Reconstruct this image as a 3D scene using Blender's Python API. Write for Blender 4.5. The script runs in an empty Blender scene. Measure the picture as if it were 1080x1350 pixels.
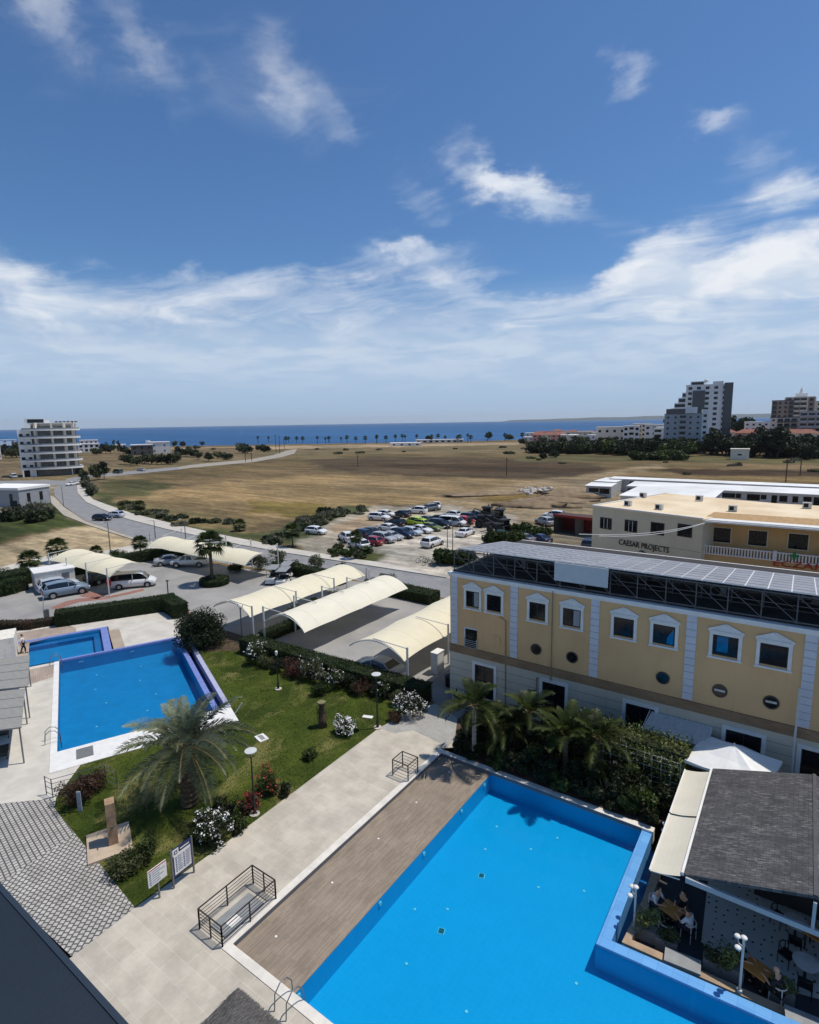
import bpy, bmesh, math, random
import numpy as np
from mathutils import Vector, Matrix, Euler, noise
C = bpy.context.scene.collection
rad = math.radians
# ---------------------------------------------------------------- camera
H = 19.5; FP = 745.0; CX, CY = 540.0, 675.0
YAW, PITCH, ROLL = 35.094, 9.0, -0.95
RM = (Matrix.Rotation(rad(YAW), 3, 'Z') @ Matrix.Rotation(rad(90 - PITCH), 3, 'X') @ Matrix.Rotation(rad(ROLL), 3, 'Z'))
cam_d = bpy.data.cameras.new('camera'); cam = bpy.data.objects.new('camera', cam_d); C.objects.link(cam)
cam.matrix_world = Matrix.Translation((0, 0, H)) @ RM.to_4x4()
cam_d.sensor_fit = 'HORIZONTAL'; cam_d.sensor_width = 36; cam_d.lens = 36 * FP / 1080
cam_d.clip_start = 0.1; cam_d.clip_end = 60000
bpy.context.scene.camera = cam
# ---------------------------------------------------------------- view, sun, sky
sc = bpy.context.scene
sc.view_settings.view_transform = 'Standard'; sc.view_settings.look = 'None'
sc.view_settings.exposure = 0.14; sc.view_settings.gamma = 1
SUN = Vector((0.28, 0.30, 1.0)).normalized()
SUN_EL = math.asin(SUN.z); SUN_AZ = math.atan2(SUN.x, SUN.y)
sl = bpy.data.lights.new('sun', 'SUN'); sl.energy = 3.4; sl.angle = rad(0.53); sl.color = (1.0, 0.94, 0.86)
so = bpy.data.objects.new('sun', sl); C.objects.link(so); so.rotation_euler = SUN.to_track_quat('Z', 'Y').to_euler()
so.location = (0, 0, 60)
W = bpy.data.worlds.new('World'); sc.world = W; W.use_nodes = True

class NT:
    """tiny node-tree builder"""
    def __init__(s, tree): s.t = tree; s.n = tree.nodes; s.l = tree.links
    def new(s, typ, **kw):
        n = s.n.new(typ)
        for k, v in kw.items(): setattr(n, k, v)
        return n
    def put(s, sock, v):
        if isinstance(v, bpy.types.NodeSocket): s.l.new(v, sock)
        else: sock.default_value = v
    def math(s, op, a, b=0.0, c=0.0, clamp=False):
        n = s.new('ShaderNodeMath', operation=op); n.use_clamp = clamp
        s.put(n.inputs[0], a); s.put(n.inputs[1], b); s.put(n.inputs[2], c); return n.outputs[0]
    def vmath(s, op, a, b=(0, 0, 0)):
        n = s.new('ShaderNodeVectorMath', operation=op); s.put(n.inputs[0], a); s.put(n.inputs[1], b); return n.outputs[0]
    def mix(s, f, a, b, blend='MIX'):
        n = s.new('ShaderNodeMix', data_type='RGBA', blend_type=blend)
        s.put(n.inputs['Factor'], f); s.put(n.inputs[6], a); s.put(n.inputs[7], b); return n.outputs[2]
    def noise(s, vec, scale, detail=4, rough=0.5, dist=0.0):
        n = s.new('ShaderNodeTexNoise'); s.put(n.inputs['Vector'], vec); n.inputs['Scale'].default_value = scale
        n.inputs['Detail'].default_value = detail; n.inputs['Roughness'].default_value = rough; n.inputs['Distortion'].default_value = dist
        return n.outputs['Fac']
    def ramp(s, f, lo, hi):
        n = s.new('ShaderNodeMapRange'); n.interpolation_type = 'SMOOTHSTEP'
        s.put(n.inputs[0], f); s.put(n.inputs[1], lo); s.put(n.inputs[2], hi); return n.outputs[0]
    def mapping(s, vec, scale=(1, 1, 1), rot=(0, 0, 0), loc=(0, 0, 0)):
        n = s.new('ShaderNodeMapping'); s.put(n.inputs[0], vec)
        n.inputs['Scale'].default_value = scale; n.inputs['Rotation'].default_value = rot; n.inputs['Location'].default_value = loc
        return n.outputs[0]

def lin(r, g, b):
    f = lambda c: (c / 255 / 12.92) if c <= 10 else ((c / 255 + .055) / 1.055) ** 2.4
    return (f(r), f(g), f(b), 1.0)

def build_world():
    t = NT(W.node_tree); t.n.clear()
    out = t.new('ShaderNodeOutputWorld'); bg = t.new('ShaderNodeBackground'); t.l.new(bg.outputs[0], out.inputs[0])
    sky = t.new('ShaderNodeTexSky', sky_type='NISHITA', sun_disc=False)
    sky.sun_elevation = SUN_EL; sky.sun_rotation = SUN_AZ
    sky.altitude = 0; sky.air_density = 1.0; sky.dust_density = 0.6; sky.ozone_density = 4.0
    tc = t.new('ShaderNodeTexCoord'); d = tc.outputs['Generated']
    sep = t.new('ShaderNodeSeparateXYZ'); t.l.new(d, sep.inputs[0])
    X, Y, Z = sep.outputs
    az = t.math('MULTIPLY', t.math('ARCTAN2', X, Y), 57.29578)
    el = t.math('MULTIPLY', t.math('ARCSINE', Z), 57.29578)
    # cloud layer seen as a flat deck: planar coordinates
    zz = t.math('ADD', t.math('MAXIMUM', Z, 0.0), 0.11)
    cx = t.math('DIVIDE', X, zz); cy = t.math('DIVIDE', Y, zz)
    cv = t.new('ShaderNodeCombineXYZ'); t.l.new(cx, cv.inputs[0]); t.l.new(cy, cv.inputs[1])
    P = cv.outputs[0]
    warp = t.new('ShaderNodeTexNoise'); t.l.new(P, warp.inputs['Vector']); warp.inputs['Scale'].default_value = 1.1; warp.inputs['Detail'].default_value = 3
    wv = t.vmath('SUBTRACT', warp.outputs['Color'], (0.5, 0.5, 0.5))
    ws = t.new('ShaderNodeVectorMath', operation='SCALE'); t.l.new(wv, ws.inputs[0]); ws.inputs['Scale'].default_value = 1.1
    PW = t.vmath('ADD', P, ws.outputs[0])
    # streaky cirrus: noise stretched along one heading
    st = t.mapping(PW, scale=(0.55, 2.3, 1), rot=(0, 0, rad(38)))
    n1 = t.noise(st, 1.15, 9, 0.58, 0.35)
    n2 = t.noise(PW, 0.9, 6, 0.55)
    nf = t.noise(t.mapping(PW, scale=(1, 2.2, 1), rot=(0, 0, rad(60))), 4.5, 6, 0.6, 0.4)
    # soft warped angular coordinates so patch outlines are ragged
    av = t.new('ShaderNodeCombineXYZ'); t.l.new(az, av.inputs[0]); t.l.new(el, av.inputs[1])
    wa = t.new('ShaderNodeTexNoise'); t.l.new(t.mapping(av.outputs[0], scale=(.16, .3, 1)), wa.inputs['Vector']); wa.inputs['Scale'].default_value = 1; wa.inputs['Detail'].default_value = 7; wa.inputs['Roughness'].default_value = .62
    s2 = t.new('ShaderNodeSeparateColor'); t.l.new(wa.outputs['Color'], s2.inputs[0])
    az2 = t.math('ADD', az, t.math('MULTIPLY', t.math('SUBTRACT', s2.outputs[0], .5), 9.0))
    el2 = t.math('ADD', el, t.math('MULTIPLY', t.math('SUBTRACT', s2.outputs[1], .5), 6.0))
    def blob(a0, e0, sa, se, amp=1.0, tilt=0.0):
        da = t.math('SUBTRACT', az2, a0); de = t.math('SUBTRACT', el2, e0)
        if tilt:
            ct, s_ = math.cos(rad(tilt)), math.sin(rad(tilt))
            u = t.math('ADD', t.math('MULTIPLY', da, ct), t.math('MULTIPLY', de, s_))
            v = t.math('SUBTRACT', t.math('MULTIPLY', de, ct), t.math('MULTIPLY', da, s_))
        else: u, v = da, de
        u = t.math('DIVIDE', u, sa); v = t.math('DIVIDE', v, se)
        r = t.math('ADD', t.math('MULTIPLY', u, u), t.math('MULTIPLY', v, v))
        return t.math('MULTIPLY', t.math('POWER', 2.71828, t.math('MULTIPLY', r, -1)), amp)
    def add(*a):
        r = a[0]
        for x in a[1:]: r = t.math('ADD', r, x)
        return r
    # coverage bias by place in the sky
    band = t.ramp(el2, 15.2, 9.3)
    bias = add(t.math('MULTIPLY', band, 0.46),
               blob(-28.5, 21.9, 5.5, 2.2, .30, -30), blob(-26.5, 21.6, 2.4, 1.1, .26, -40), blob(-22.5, 19.3, 6.5, 1.6, .58, -22), blob(-33.5, 20.0, 3.6, 1.6, .30, -35),
               blob(-46.0, 27.6, 4.4, 2.4, .29, -50), blob(-52, 27.5, 3.5, 1.6, .10, -40), blob(-40, 25.2, 3, 1.2, .2, -35),
               blob(-64.5, 29.8, 4.2, 2.2, .31, -55), blob(-57.5, 29.0, 4.6, 1.5, .23, -50),
               blob(-15.6, 27.2, 2.6, 1.6, .36, -45), blob(-9.0, 22.9, 2.4, 1.0, .40, 0),
               blob(-4.5, 18.9, 4.0, 2.2, .34, -45), blob(-1.5, 17.0, 4, 1.2, .40),
               blob(-11.5, 14.8, 4.0, 1.8, .52, 25), blob(-15, 13.0, 3.0, 1.4, .3, 25), blob(-3.5, 12.8, 6.0, 2.4, .62), blob(-9, 11.5, 5, 2.0, .25), blob(-30, 13.4, 6, 1.5, .30, -15), blob(-34.5, 15.6, 6, .9, .34, 0), blob(-38, 12.6, 10, 1.4, .2, 8),
               blob(-50, 13.3, 9, 1.5, .26, 6), blob(-68, 12.3, 5, 2.4, .34, -35), blob(-20.0, 13.6, 3.2, 1.9, -.62), blob(-44, 15.4, 4, 1.2, -.12), blob(-62, 14.5, 6, 1.2, -.1))
    dens = add(t.math('MULTIPLY', n1, 0.86), t.math('MULTIPLY', n2, 0.22), t.math('MULTIPLY', nf, 0.22), bias)
    cl = t.math('POWER', t.ramp(dens, 0.72, 1.42), 1.15)
    # far haze veil towards the horizon
    veil = t.math('MULTIPLY', t.ramp(el, 13.5, 5.0), 0.90)
    cl = t.math('MAXIMUM', t.math('MULTIPLY', cl, 0.93), veil)
    shade = t.noise(PW, 2.2, 5, 0.55)
    ccol = t.mix(t.ramp(shade, .35, .65), lin(200, 215, 234), lin(244, 246, 250))
    hz = t.ramp(el, 12.0, 1.0)
    ccol = t.mix(hz, ccol, lin(170, 196, 226))
    cs = t.new('ShaderNodeVectorMath', operation='SCALE'); t.l.new(ccol, cs.inputs[0]); cs.inputs['Scale'].default_value = CLOUD_GAIN
    skyc = t.mix(1.0, sky.outputs[0], SKY_TINT, 'MULTIPLY')
    col = t.mix(cl, skyc, cs.outputs[0])
    t.l.new(col, bg.inputs['Color']); bg.inputs['Strength'].default_value = SKY_STR
HAZE = 3.5e-5
SKY_STR = 0.085
CLOUD_GAIN = 10.6
SKY_TINT = (0.62, 0.89, 1.12, 1)
build_world()

# ---------------------------------------------------------------- placing helpers
def ray(px, py): return RM @ Vector(((px - CX) / FP, -(py - CY) / FP, -1))
def g(px, py, z=0.0):
    d = ray(px, py); t = (z - H) / d.z; return Vector((d.x * t, d.y * t, z))
def yp(px, py, Y):
    d = ray(px, py); t = Y / d.y; return Vector((d.x * t, Y, H + d.z * t))
def hgt(px, py, base):
    d = ray(px, py); t = math.hypot(base[0], base[1]) / math.hypot(d.x, d.y); return H + d.z * t
def G(pts, z=0.0): return [g(x, y, z) for x, y in pts]

# ---------------------------------------------------------------- mesh helpers
class MB:
    def __init__(s): s.v = []; s.f = []; s.m = []
    def add(s, vs, fs, m=0):
        o = len(s.v); s.v += [tuple(v) for v in vs]; s.f += [tuple(i + o for i in f) for f in fs]; s.m += [m] * len(fs); return s
    def box(s, c, d, rz=0.0, m=0, M=None):
        x, y, z = d[0] / 2, d[1] / 2, d[2] / 2
        vs = [Vector((a * x, b * y, e * z)) for a, b, e in ((-1,-1,-1),(1,-1,-1),(1,1,-1),(-1,1,-1),(-1,-1,1),(1,-1,1),(1,1,1),(-1,1,1))]
        R = M if M else Matrix.Rotation(rz, 3, 'Z')
        vs = [R @ v + Vector(c) for v in vs]
        return s.add(vs, [(0,3,2,1),(4,5,6,7),(0,1,5,4),(1,2,6,5),(2,3,7,6),(3,0,4,7)], m)
    def b2(s, x0, x1, y0, y1, z0, z1, m=0):
        return s.box(((x0+x1)/2, (y0+y1)/2, (z0+z1)/2), (abs(x1-x0), abs(y1-y0), abs(z1-z0)), 0, m)
    def bar(s, a, b, w, m=0, h=None):
        a, b = Vector(a), Vector(b); d = b - a; L = d.length
        if L < 1e-6: return s
        q = d.to_track_quat('X', 'Z').to_matrix()
        return s.box((a + b) / 2, (L, w, h or w), 0, m, q)
    def tube(s, pts, r, n=8, m=0, cap=True):
        pts = [Vector(p) for p in pts]; k = len(pts)
        rs = r if isinstance(r, (list, tuple)) else [r] * k
        vs = []; fs = []
        up = Vector((0, 0, 1))
        for i, p in enumerate(pts):
            d = (pts[min(i+1, k-1)] - pts[max(i-1, 0)]).normalized()
            u = d.cross(up)
            if u.length < 1e-3: u = d.cross(Vector((0, 1, 0)))
            u.normalize(); w = d.cross(u).normalized()
            for j in range(n):
                a = 2 * math.pi * j / n; vs.append(p + (u * math.cos(a) + w * math.sin(a)) * rs[i])
        for i in range(k - 1):
            for j in range(n):
                a, b = i*n + j, i*n + (j+1) % n; fs.append((a, b, b + n, a + n))
        if cap:
            fs.append(tuple(range(n - 1, -1, -1))); fs.append(tuple((k-1)*n + j for j in range(n)))
        return s.add(vs, fs, m)
    def lathe(s, prof, c=(0, 0, 0), n=16, m=0):
        vs = []; fs = []; c = Vector(c)
        for r, z in prof:
            for j in range(n):
                a = 2*math.pi*j/n; vs.append(c + Vector((r*math.cos(a), r*math.sin(a), z)))
        for i in range(len(prof)-1):
            for j in range(n):
                a, b = i*n+j, i*n+(j+1) % n; fs.append((a, b, b+n, a+n))
        return s.add(vs, fs, m)
    def prism(s, pts, z0, z1, m=0):
        k = len(pts); P = [(p[0], p[1]) for p in pts]
        ar = sum(P[i][0]*P[(i+1) % k][1] - P[(i+1) % k][0]*P[i][1] for i in range(k))
        if ar < 0: P = P[::-1]
        vs = [(x, y, z0) for x, y in P] + [(x, y, z1) for x, y in P]
        fs = [tuple(range(k-1, -1, -1)), tuple(range(k, 2*k))] + [(i, (i+1) % k, (i+1) % k + k, i + k) for i in range(k)]
        return s.add(vs, fs, m)
    def sheet(s, pts, z, m=0):
        k = len(pts); P = [(p[0], p[1]) for p in pts]
        ar = sum(P[i][0]*P[(i+1) % k][1] - P[(i+1) % k][0]*P[i][1] for i in range(k))
        if ar < 0: P = P[::-1]
        return s.add([(x, y, z) for x, y in P], [tuple(range(k))], m)
    def ball(s, c, r, seg=10, rings=6, m=0, jit=0.0, seed=0):
        rr = r if isinstance(r, (list, tuple)) else (r, r, r); c = Vector(c)
        vs = []; fs = []
        for i in range(rings + 1):
            th = math.pi * i / rings
            for j in range(seg):
                a = 2*math.pi*j/seg; d = Vector((math.sin(th)*math.cos(a), math.sin(th)*math.sin(a), math.cos(th)))
                k = 1 + jit * noise.noise(d * 2.3 + Vector((seed*7.1, seed*3.3, 0)))
                vs.append(c + Vector((d.x*rr[0]*k, d.y*rr[1]*k, d.z*rr[2]*k)))
        for i in range(rings):
            for j in range(seg):
                a, b = i*seg+j, i*seg+(j+1) % seg; fs.append((a, a+seg, b+seg, b))
        return s.add(vs, fs, m)
    def mesh(s, name, mats, smooth=False):
        me = bpy.data.meshes.new(name); me.from_pydata(s.v, [], s.f)
        for mm in (mats if isinstance(mats, (list, tuple)) else [mats]): me.materials.append(mm)
        if any(s.m): me.polygons.foreach_set('material_index', s.m)
        if smooth: me.polygons.foreach_set('use_smooth', [True]*len(s.f))
        me.update(); return me
    def build(s, name, mats, parent=None, loc=None, rz=0.0, smooth=False, label=None):
        o = bpy.data.objects.new(name, s.mesh(name, mats, smooth)); C.objects.link(o)
        if parent: o.parent = parent
        if loc is not None: o.location = loc
        o.rotation_euler = (0, 0, rz)
        if label: o['label'] = label
        return o
def inst(name, me, parent=None, loc=(0, 0, 0), rz=0.0, sc_=1.0, rot=None):
    o = bpy.data.objects.new(name, me); C.objects.link(o); o.parent = parent; o.location = loc
    o.rotation_euler = rot if rot else (0, 0, rz)
    o.scale = sc_ if isinstance(sc_, (tuple, list)) else (sc_, sc_, sc_); return o
def thing(name, label, cat, loc=(0, 0, 0), rz=0.0, group=None, sc_=1.0):
    o = bpy.data.objects.new(name, None); C.objects.link(o); o.location = loc; o.rotation_euler = (0, 0, rz)
    o.empty_display_size = .3
    o.scale = sc_ if isinstance(sc_, (tuple, list)) else (sc_, sc_, sc_)
    o['label'] = label; o['category'] = cat
    if group: o['group'] = group
    return o
def tag(o, label, cat, group=None, kind=None):
    o['label'] = label; o['category'] = cat
    if group: o['group'] = group
    if kind: o['kind'] = kind
    return o
def struct(o, label, kind='structure', cat=None):
    o['label'] = label; o['kind'] = kind; o['category'] = cat or o.name.split('.')[0].replace('_', ' '); return o
def dup(root, loc=None, rz=None, label=None, group=None, sc_=None, skip=()):
    r = root.copy(); C.objects.link(r)
    if loc is not None: r.location = loc
    if rz is not None: r.rotation_euler = (0, 0, rz)
    if sc_ is not None: r.scale = sc_ if isinstance(sc_, (tuple, list)) else (sc_,)*3
    if label: r['label'] = label
    if group: r['group'] = group
    for ch in list(root.children):
        if ch.name.split('.')[0] in skip: continue
        c = ch.copy(); C.objects.link(c); c.parent = r
        for gg in list(ch.children):
            e = gg.copy(); C.objects.link(e); e.parent = c
    return r

# ---------------------------------------------------------------- materials
MATS = {}
def mat(name, col, rough=0.7, var=0.12, scale=3.0, metal=0.0, col2=None, bump=0.0, bscale=40.0, spec=0.5, detail=5, coat=0.0, stretch=(1,1,1)):
    if name in MATS: return MATS[name]
    m = bpy.data.materials.new(name); m.use_nodes = True; t = NT(m.node_tree)
    b = t.n['Principled BSDF']; b.inputs['Roughness'].default_value = rough; b.inputs['Metallic'].default_value = metal
    b.inputs['Specular IOR Level'].default_value = spec; b.inputs['Coat Weight'].default_value = coat
    tc = t.new('ShaderNodeTexCoord'); v = t.mapping(tc.outputs['Object'], scale=stretch)
    c1 = col if len(col) == 4 else (*col, 1)
    if col2 is None:
        lo = tuple(max(0, x*(1-var)) for x in c1[:3]) + (1,); hi = tuple(min(1, x*(1+var)) for x in c1[:3]) + (1,)
    else: lo, hi = c1, (col2 if len(col2) == 4 else (*col2, 1))
    f = t.ramp(t.noise(v, scale, detail, .6), .3, .7)
    t.l.new(t.mix(f, lo, hi), b.inputs['Base Color'])
    if bump:
        bn = t.new('ShaderNodeBump'); bn.inputs['Strength'].default_value = bump; bn.inputs['Distance'].default_value = .02
        t.l.new(t.noise(v, bscale, 4, .6), bn.inputs['Height']); t.l.new(bn.outputs[0], b.inputs['Normal'])
    MATS[name] = m; return m
def leafmat(name, dark, light, scale=1.2, trans=0.25, rough=.55):
    if name in MATS: return MATS[name]
    m = bpy.data.materials.new(name); m.use_nodes = True; t = NT(m.node_tree)
    b = t.n['Principled BSDF']; b.inputs['Roughness'].default_value = rough; b.inputs['Specular IOR Level'].default_value = .3
    tc = t.new('ShaderNodeTexCoord'); oi = t.new('ShaderNodeObjectInfo')
    v = t.vmath('ADD', tc.outputs['Object'], oi.outputs['Location'])
    a = t.ramp(t.noise(v, scale, 3, .5), .35, .65); f = t.ramp(t.noise(v, scale*9, 2, .7), .3, .7)
    c = t.mix(t.math('ADD', t.math('MULTIPLY', a, .55), t.math('MULTIPLY', f, .45)), dark, light)
    t.l.new(c, b.inputs['Base Color'])
    tr = t.new('ShaderNodeBsdfTranslucent'); t.l.new(c, tr.inputs[0]); mx = t.new('ShaderNodeMixShader'); mx.inputs[0].default_value = trans
    t.l.new(b.outputs[0], mx.inputs[1]); t.l.new(tr.outputs[0], mx.inputs[2]); t.l.new(mx.outputs[0], t.n['Material Output'].inputs[0])
    MATS[name] = m; return m
def brickmat(name, c1, c2, mortar, w, h, ms=0.01, rot=0.0, rough=.8, off=.5, var=.25, nscale=.6, bump=0.15, smooth=.1, plane='XY'):
    m = bpy.data.materials.new(name); m.use_nodes = True; t = NT(m.node_tree)
    b = t.n['Principled BSDF']; b.inputs['Roughness'].default_value = rough; b.inputs['Specular IOR Level'].default_value = .3
    tc = t.new('ShaderNodeTexCoord'); v = tc.outputs['Object']
    if plane == 'XZ':
        s_ = t.new('ShaderNodeSeparateXYZ'); t.l.new(v, s_.inputs[0]); cc = t.new('ShaderNodeCombineXYZ')
        t.l.new(s_.outputs[0], cc.inputs[0]); t.l.new(s_.outputs[2], cc.inputs[1]); v = cc.outputs[0]
    v2 = t.mapping(v, rot=(0, 0, rot))
    bt = t.new('ShaderNodeTexBrick'); t.l.new(v2, bt.inputs['Vector']); bt.inputs['Scale'].default_value = 1
    bt.inputs['Brick Width'].default_value = w; bt.inputs['Row Height'].default_value = h; bt.inputs['Mortar Size'].default_value = ms
    bt.inputs['Mortar Smooth'].default_value = smooth; bt.offset = off
    bt.inputs['Color1'].default_value = c1; bt.inputs['Color2'].default_value = c2; bt.inputs['Mortar'].default_value = mortar
    n = t.ramp(t.noise(v, nscale, 6, .65), .3, .7)
    k = t.mix(n, (1-var, 1-var, 1-var, 1), (1+var*.3, 1+var*.3, 1+var*.3, 1))
    t.l.new(t.mix(1, bt.outputs['Color'], k, 'MULTIPLY'), b.inputs['Base Color'])
    if bump:
        bn = t.new('ShaderNodeBump'); bn.inputs['Strength'].default_value = bump; bn.inputs['Distance'].default_value = .01
        t.l.new(bt.outputs['Fac'], bn.inputs['Height']); bn.invert = True; t.l.new(bn.outputs[0], b.inputs['Normal'])
    MATS[name] = m; return m
def glassmat(name, col, rough=.08):
    return mat(name, col, rough, .3, 1.5, spec=.35)
M_GLASS = glassmat('dark_glass', lin(22, 26, 30)); M_REFLB = glassmat('reflection_blue', (0.0, .16, .36))  # the blue one is the pool's reflection put into a colour
M_WHITE = mat('white_paint', lin(222, 220, 214), .6, .06, 2); M_METALG = mat('grey_metal', lin(120, 122, 124), .45, .1, 5, .6)
M_BLACK = mat('black_metal', lin(26, 27, 29), .5, .2, 5); M_STEEL = mat('white_steel', lin(196, 196, 190), .4, .08, 4)
M_UND = mat('roof_under', lin(46, 46, 48), .9)
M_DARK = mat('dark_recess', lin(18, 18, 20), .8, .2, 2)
M_CONC = mat('concrete', lin(186, 178, 164), .85, .12, 1.2, bump=.2)
M_TRUNK = mat('bark', lin(92, 76, 58), .9, .3, 6, bump=.5, bscale=20)
M_RED = mat('red_paint', lin(170, 24, 24), .5, .1)
# ---------------------------------------------------------------- ground, sea, roads
rng = np.random.default_rng(5)
def g_(w):  # world point back to the picture grid the outlines are written in
    c = RM.transposed() @ Vector((w[0], w[1], -H)); return (CX + FP*c.x/-c.z, CY - FP*c.y/-c.z)
def inpoly(x, y, poly):
    r = np.zeros(x.shape, bool); n = len(poly); j = n - 1
    for i in range(n):
        xi, yi = poly[i][0], poly[i][1]; xj, yj = poly[j][0], poly[j][1]
        c = ((yi > y) != (yj > y)) & (x < (xj - xi) * (y - yi) / ((yj - yi) if abs(yj - yi) > 1e-9 else 1e-9) + xi)
        r ^= c; j = i
    return r
SHORE = [(-700, 612), (-200, 600), (0, 591), (150, 589), (300, 587), (420, 585), (540, 583), (640, 581), (720, 578), (800, 572), (900, 566), (1100, 560), (1500, 552)]
shore = [g(x, y) for x, y in SHORE[:11]] + [g(1100, 564), g(1600, 558)]
def vnoise(x, y, s, seed=0):
    # cheap smooth value noise, vectorised
    r = np.random.default_rng(seed).random((64, 64)); X = x / s; Y = y / s
    xi = np.floor(X).astype(int); yi = np.floor(Y).astype(int); fx = X - xi; fy = Y - yi
    fx = fx*fx*(3-2*fx); fy = fy*fy*(3-2*fy); q = lambda a, b: r[a % 64, b % 64]
    return (q(xi, yi)*(1-fx)+q(xi+1, yi)*fx)*(1-fy)+(q(xi, yi+1)*(1-fx)+q(xi+1, yi+1)*fx)*fy
# organic ground colours: (px polygon, linear colour)
ZONES = [
 ('yard2', [(820,662),(822,636),(1200,640),(1200,690)], lin(170,164,154)),
 ('scrub',   [(-400,596),(0,594),(300,589),(540,585),(700,584),(700,600),(560,604),(480,603),(400,606),(370,604),(330,607),(280,614),(200,630),(120,660),(-400,720)], lin(122,110,84)),
 ('beach',   [(-400,599),(0,594),(300,589),(540,585),(700,583),(700,586),(540,589),(330,593),(0,599),(-400,606)], lin(170,152,126)),
 ('bare',    [(0,596),(210,592),(330,590),(330,600),(230,604),(100,616),(0,620)], lin(122,108,84)),
 ('wild',    [(130,640),(200,622),(290,612),(380,606),(470,604),(420,600),(560,598),(700,600),(900,610),(1200,640),(1200,670),(900,625),(700,618),(560,612),(440,612),(330,620),(240,632),(150,650)], lin(116,102,74)),
 ('gold',    [(150,660),(250,640),(420,625),(600,630),(760,640),(640,668),(560,665),(500,668),(420,670),(360,690),(300,700),(220,690),(160,676)], lin(148,128,94)),
 ('tilled',  [(400,607),(520,602),(690,604),(780,612),(800,628),(740,632),(560,628),(440,620)], lin(90,78,62)),
 ('stripe',  [(440,613),(700,610),(790,618),(786,624),(600,622)], lin(82,68,52)),
 ('palefield',[(430,632),(700,632),(790,634),(700,648),(640,655),(560,654),(440,645)], lin(142,124,94)),
 ('midgreen',[(128,635),(170,632),(230,640),(200,652),(150,655),(135,648)], lin(90,90,60)),
 ('ltgold',  [(160,672),(240,690),(310,700),(330,690),(260,672),(200,664)], lin(150,134,96)),
 ('yellow',  [(330,660),(430,664),(450,672),(400,682),(330,676)], lin(126,112,66)),
 ('vergeg',  [(112,650),(125,645),(160,662),(220,684),(300,700),(380,705),(430,690),(480,676),(480,684),(430,700),(420,720),(380,722),(280,704),(200,687),(140,668)], lin(84,90,58)),
 ('lotedge', [(350,702),(400,688),(452,668),(500,664),(520,672),(480,690),(430,708),(392,716),(350,712)], lin(84,92,62)),
 ('dirtlot', [(400,716),(430,690),(490,668),(560,666),(640,660),(720,668),(800,672),(900,700),(900,790),(600,780),(590,762),(470,742),(396,724)], lin(176,168,154)),
 ('redlot',  [(430,695),(470,680),(540,676),(560,684),(500,690),(470,700),(440,712)], lin(164,146,124)),
 ('slab',    [(440,726),(480,716),(560,703),(640,690),(700,695),(720,730),(600,775),(560,765),(470,742)], lin(192,187,178)),
 ('track',   [(560,662),(608,658),(640,646),(700,634),(770,626),(860,612),(870,616),(790,632),(730,645),(660,652),(655,658),(700,668),(700,680),(620,672)], lin(150,134,108)),
 ('mound',   [(626,660),(640,650),(690,646),(694,652),(690,664),(660,664)], lin(132,112,70)),
 ('yard',    [(680,672),(700,655),(760,636),(840,630),(860,640),(790,680),(760,720),(700,720)], lin(152,138,114)),
 ('farg',    [(690,600),(1300,600),(1300,618),(860,608),(690,608)], lin(104,100,70)),
 ('darkst',  [(860,618),(1200,622),(1200,630),(900,626)], lin(74,60,46)),
 ('field_r', [(860,628),(1300,632),(1300,650),(860,642)], lin(128,110,76)),
 ('sandl',   [(-300,745),(-200,720),(0,722),(60,704),(100,692),(170,700),(205,708),(205,722),(60,745),(-300,800)], lin(176,160,132)),
 ('verge',   [(-300,760),(-200,690),(0,672),(52,662),(76,668),(112,692),(60,702),(0,718)], lin(66,76,42)),
 ('lefts',   [(-300,690),(-100,660),(0,636),(70,632),(70,660),(40,668),(0,676)], lin(168,162,148)),
 ('earthl',  [(-100,610),(0,607),(38,606),(38,628),(0,634),(-100,650)], lin(122,108,86)),
 ('gapg',    [(470,735),(500,725),(512,740),(480,745)], lin(90,96,60)),
]
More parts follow.
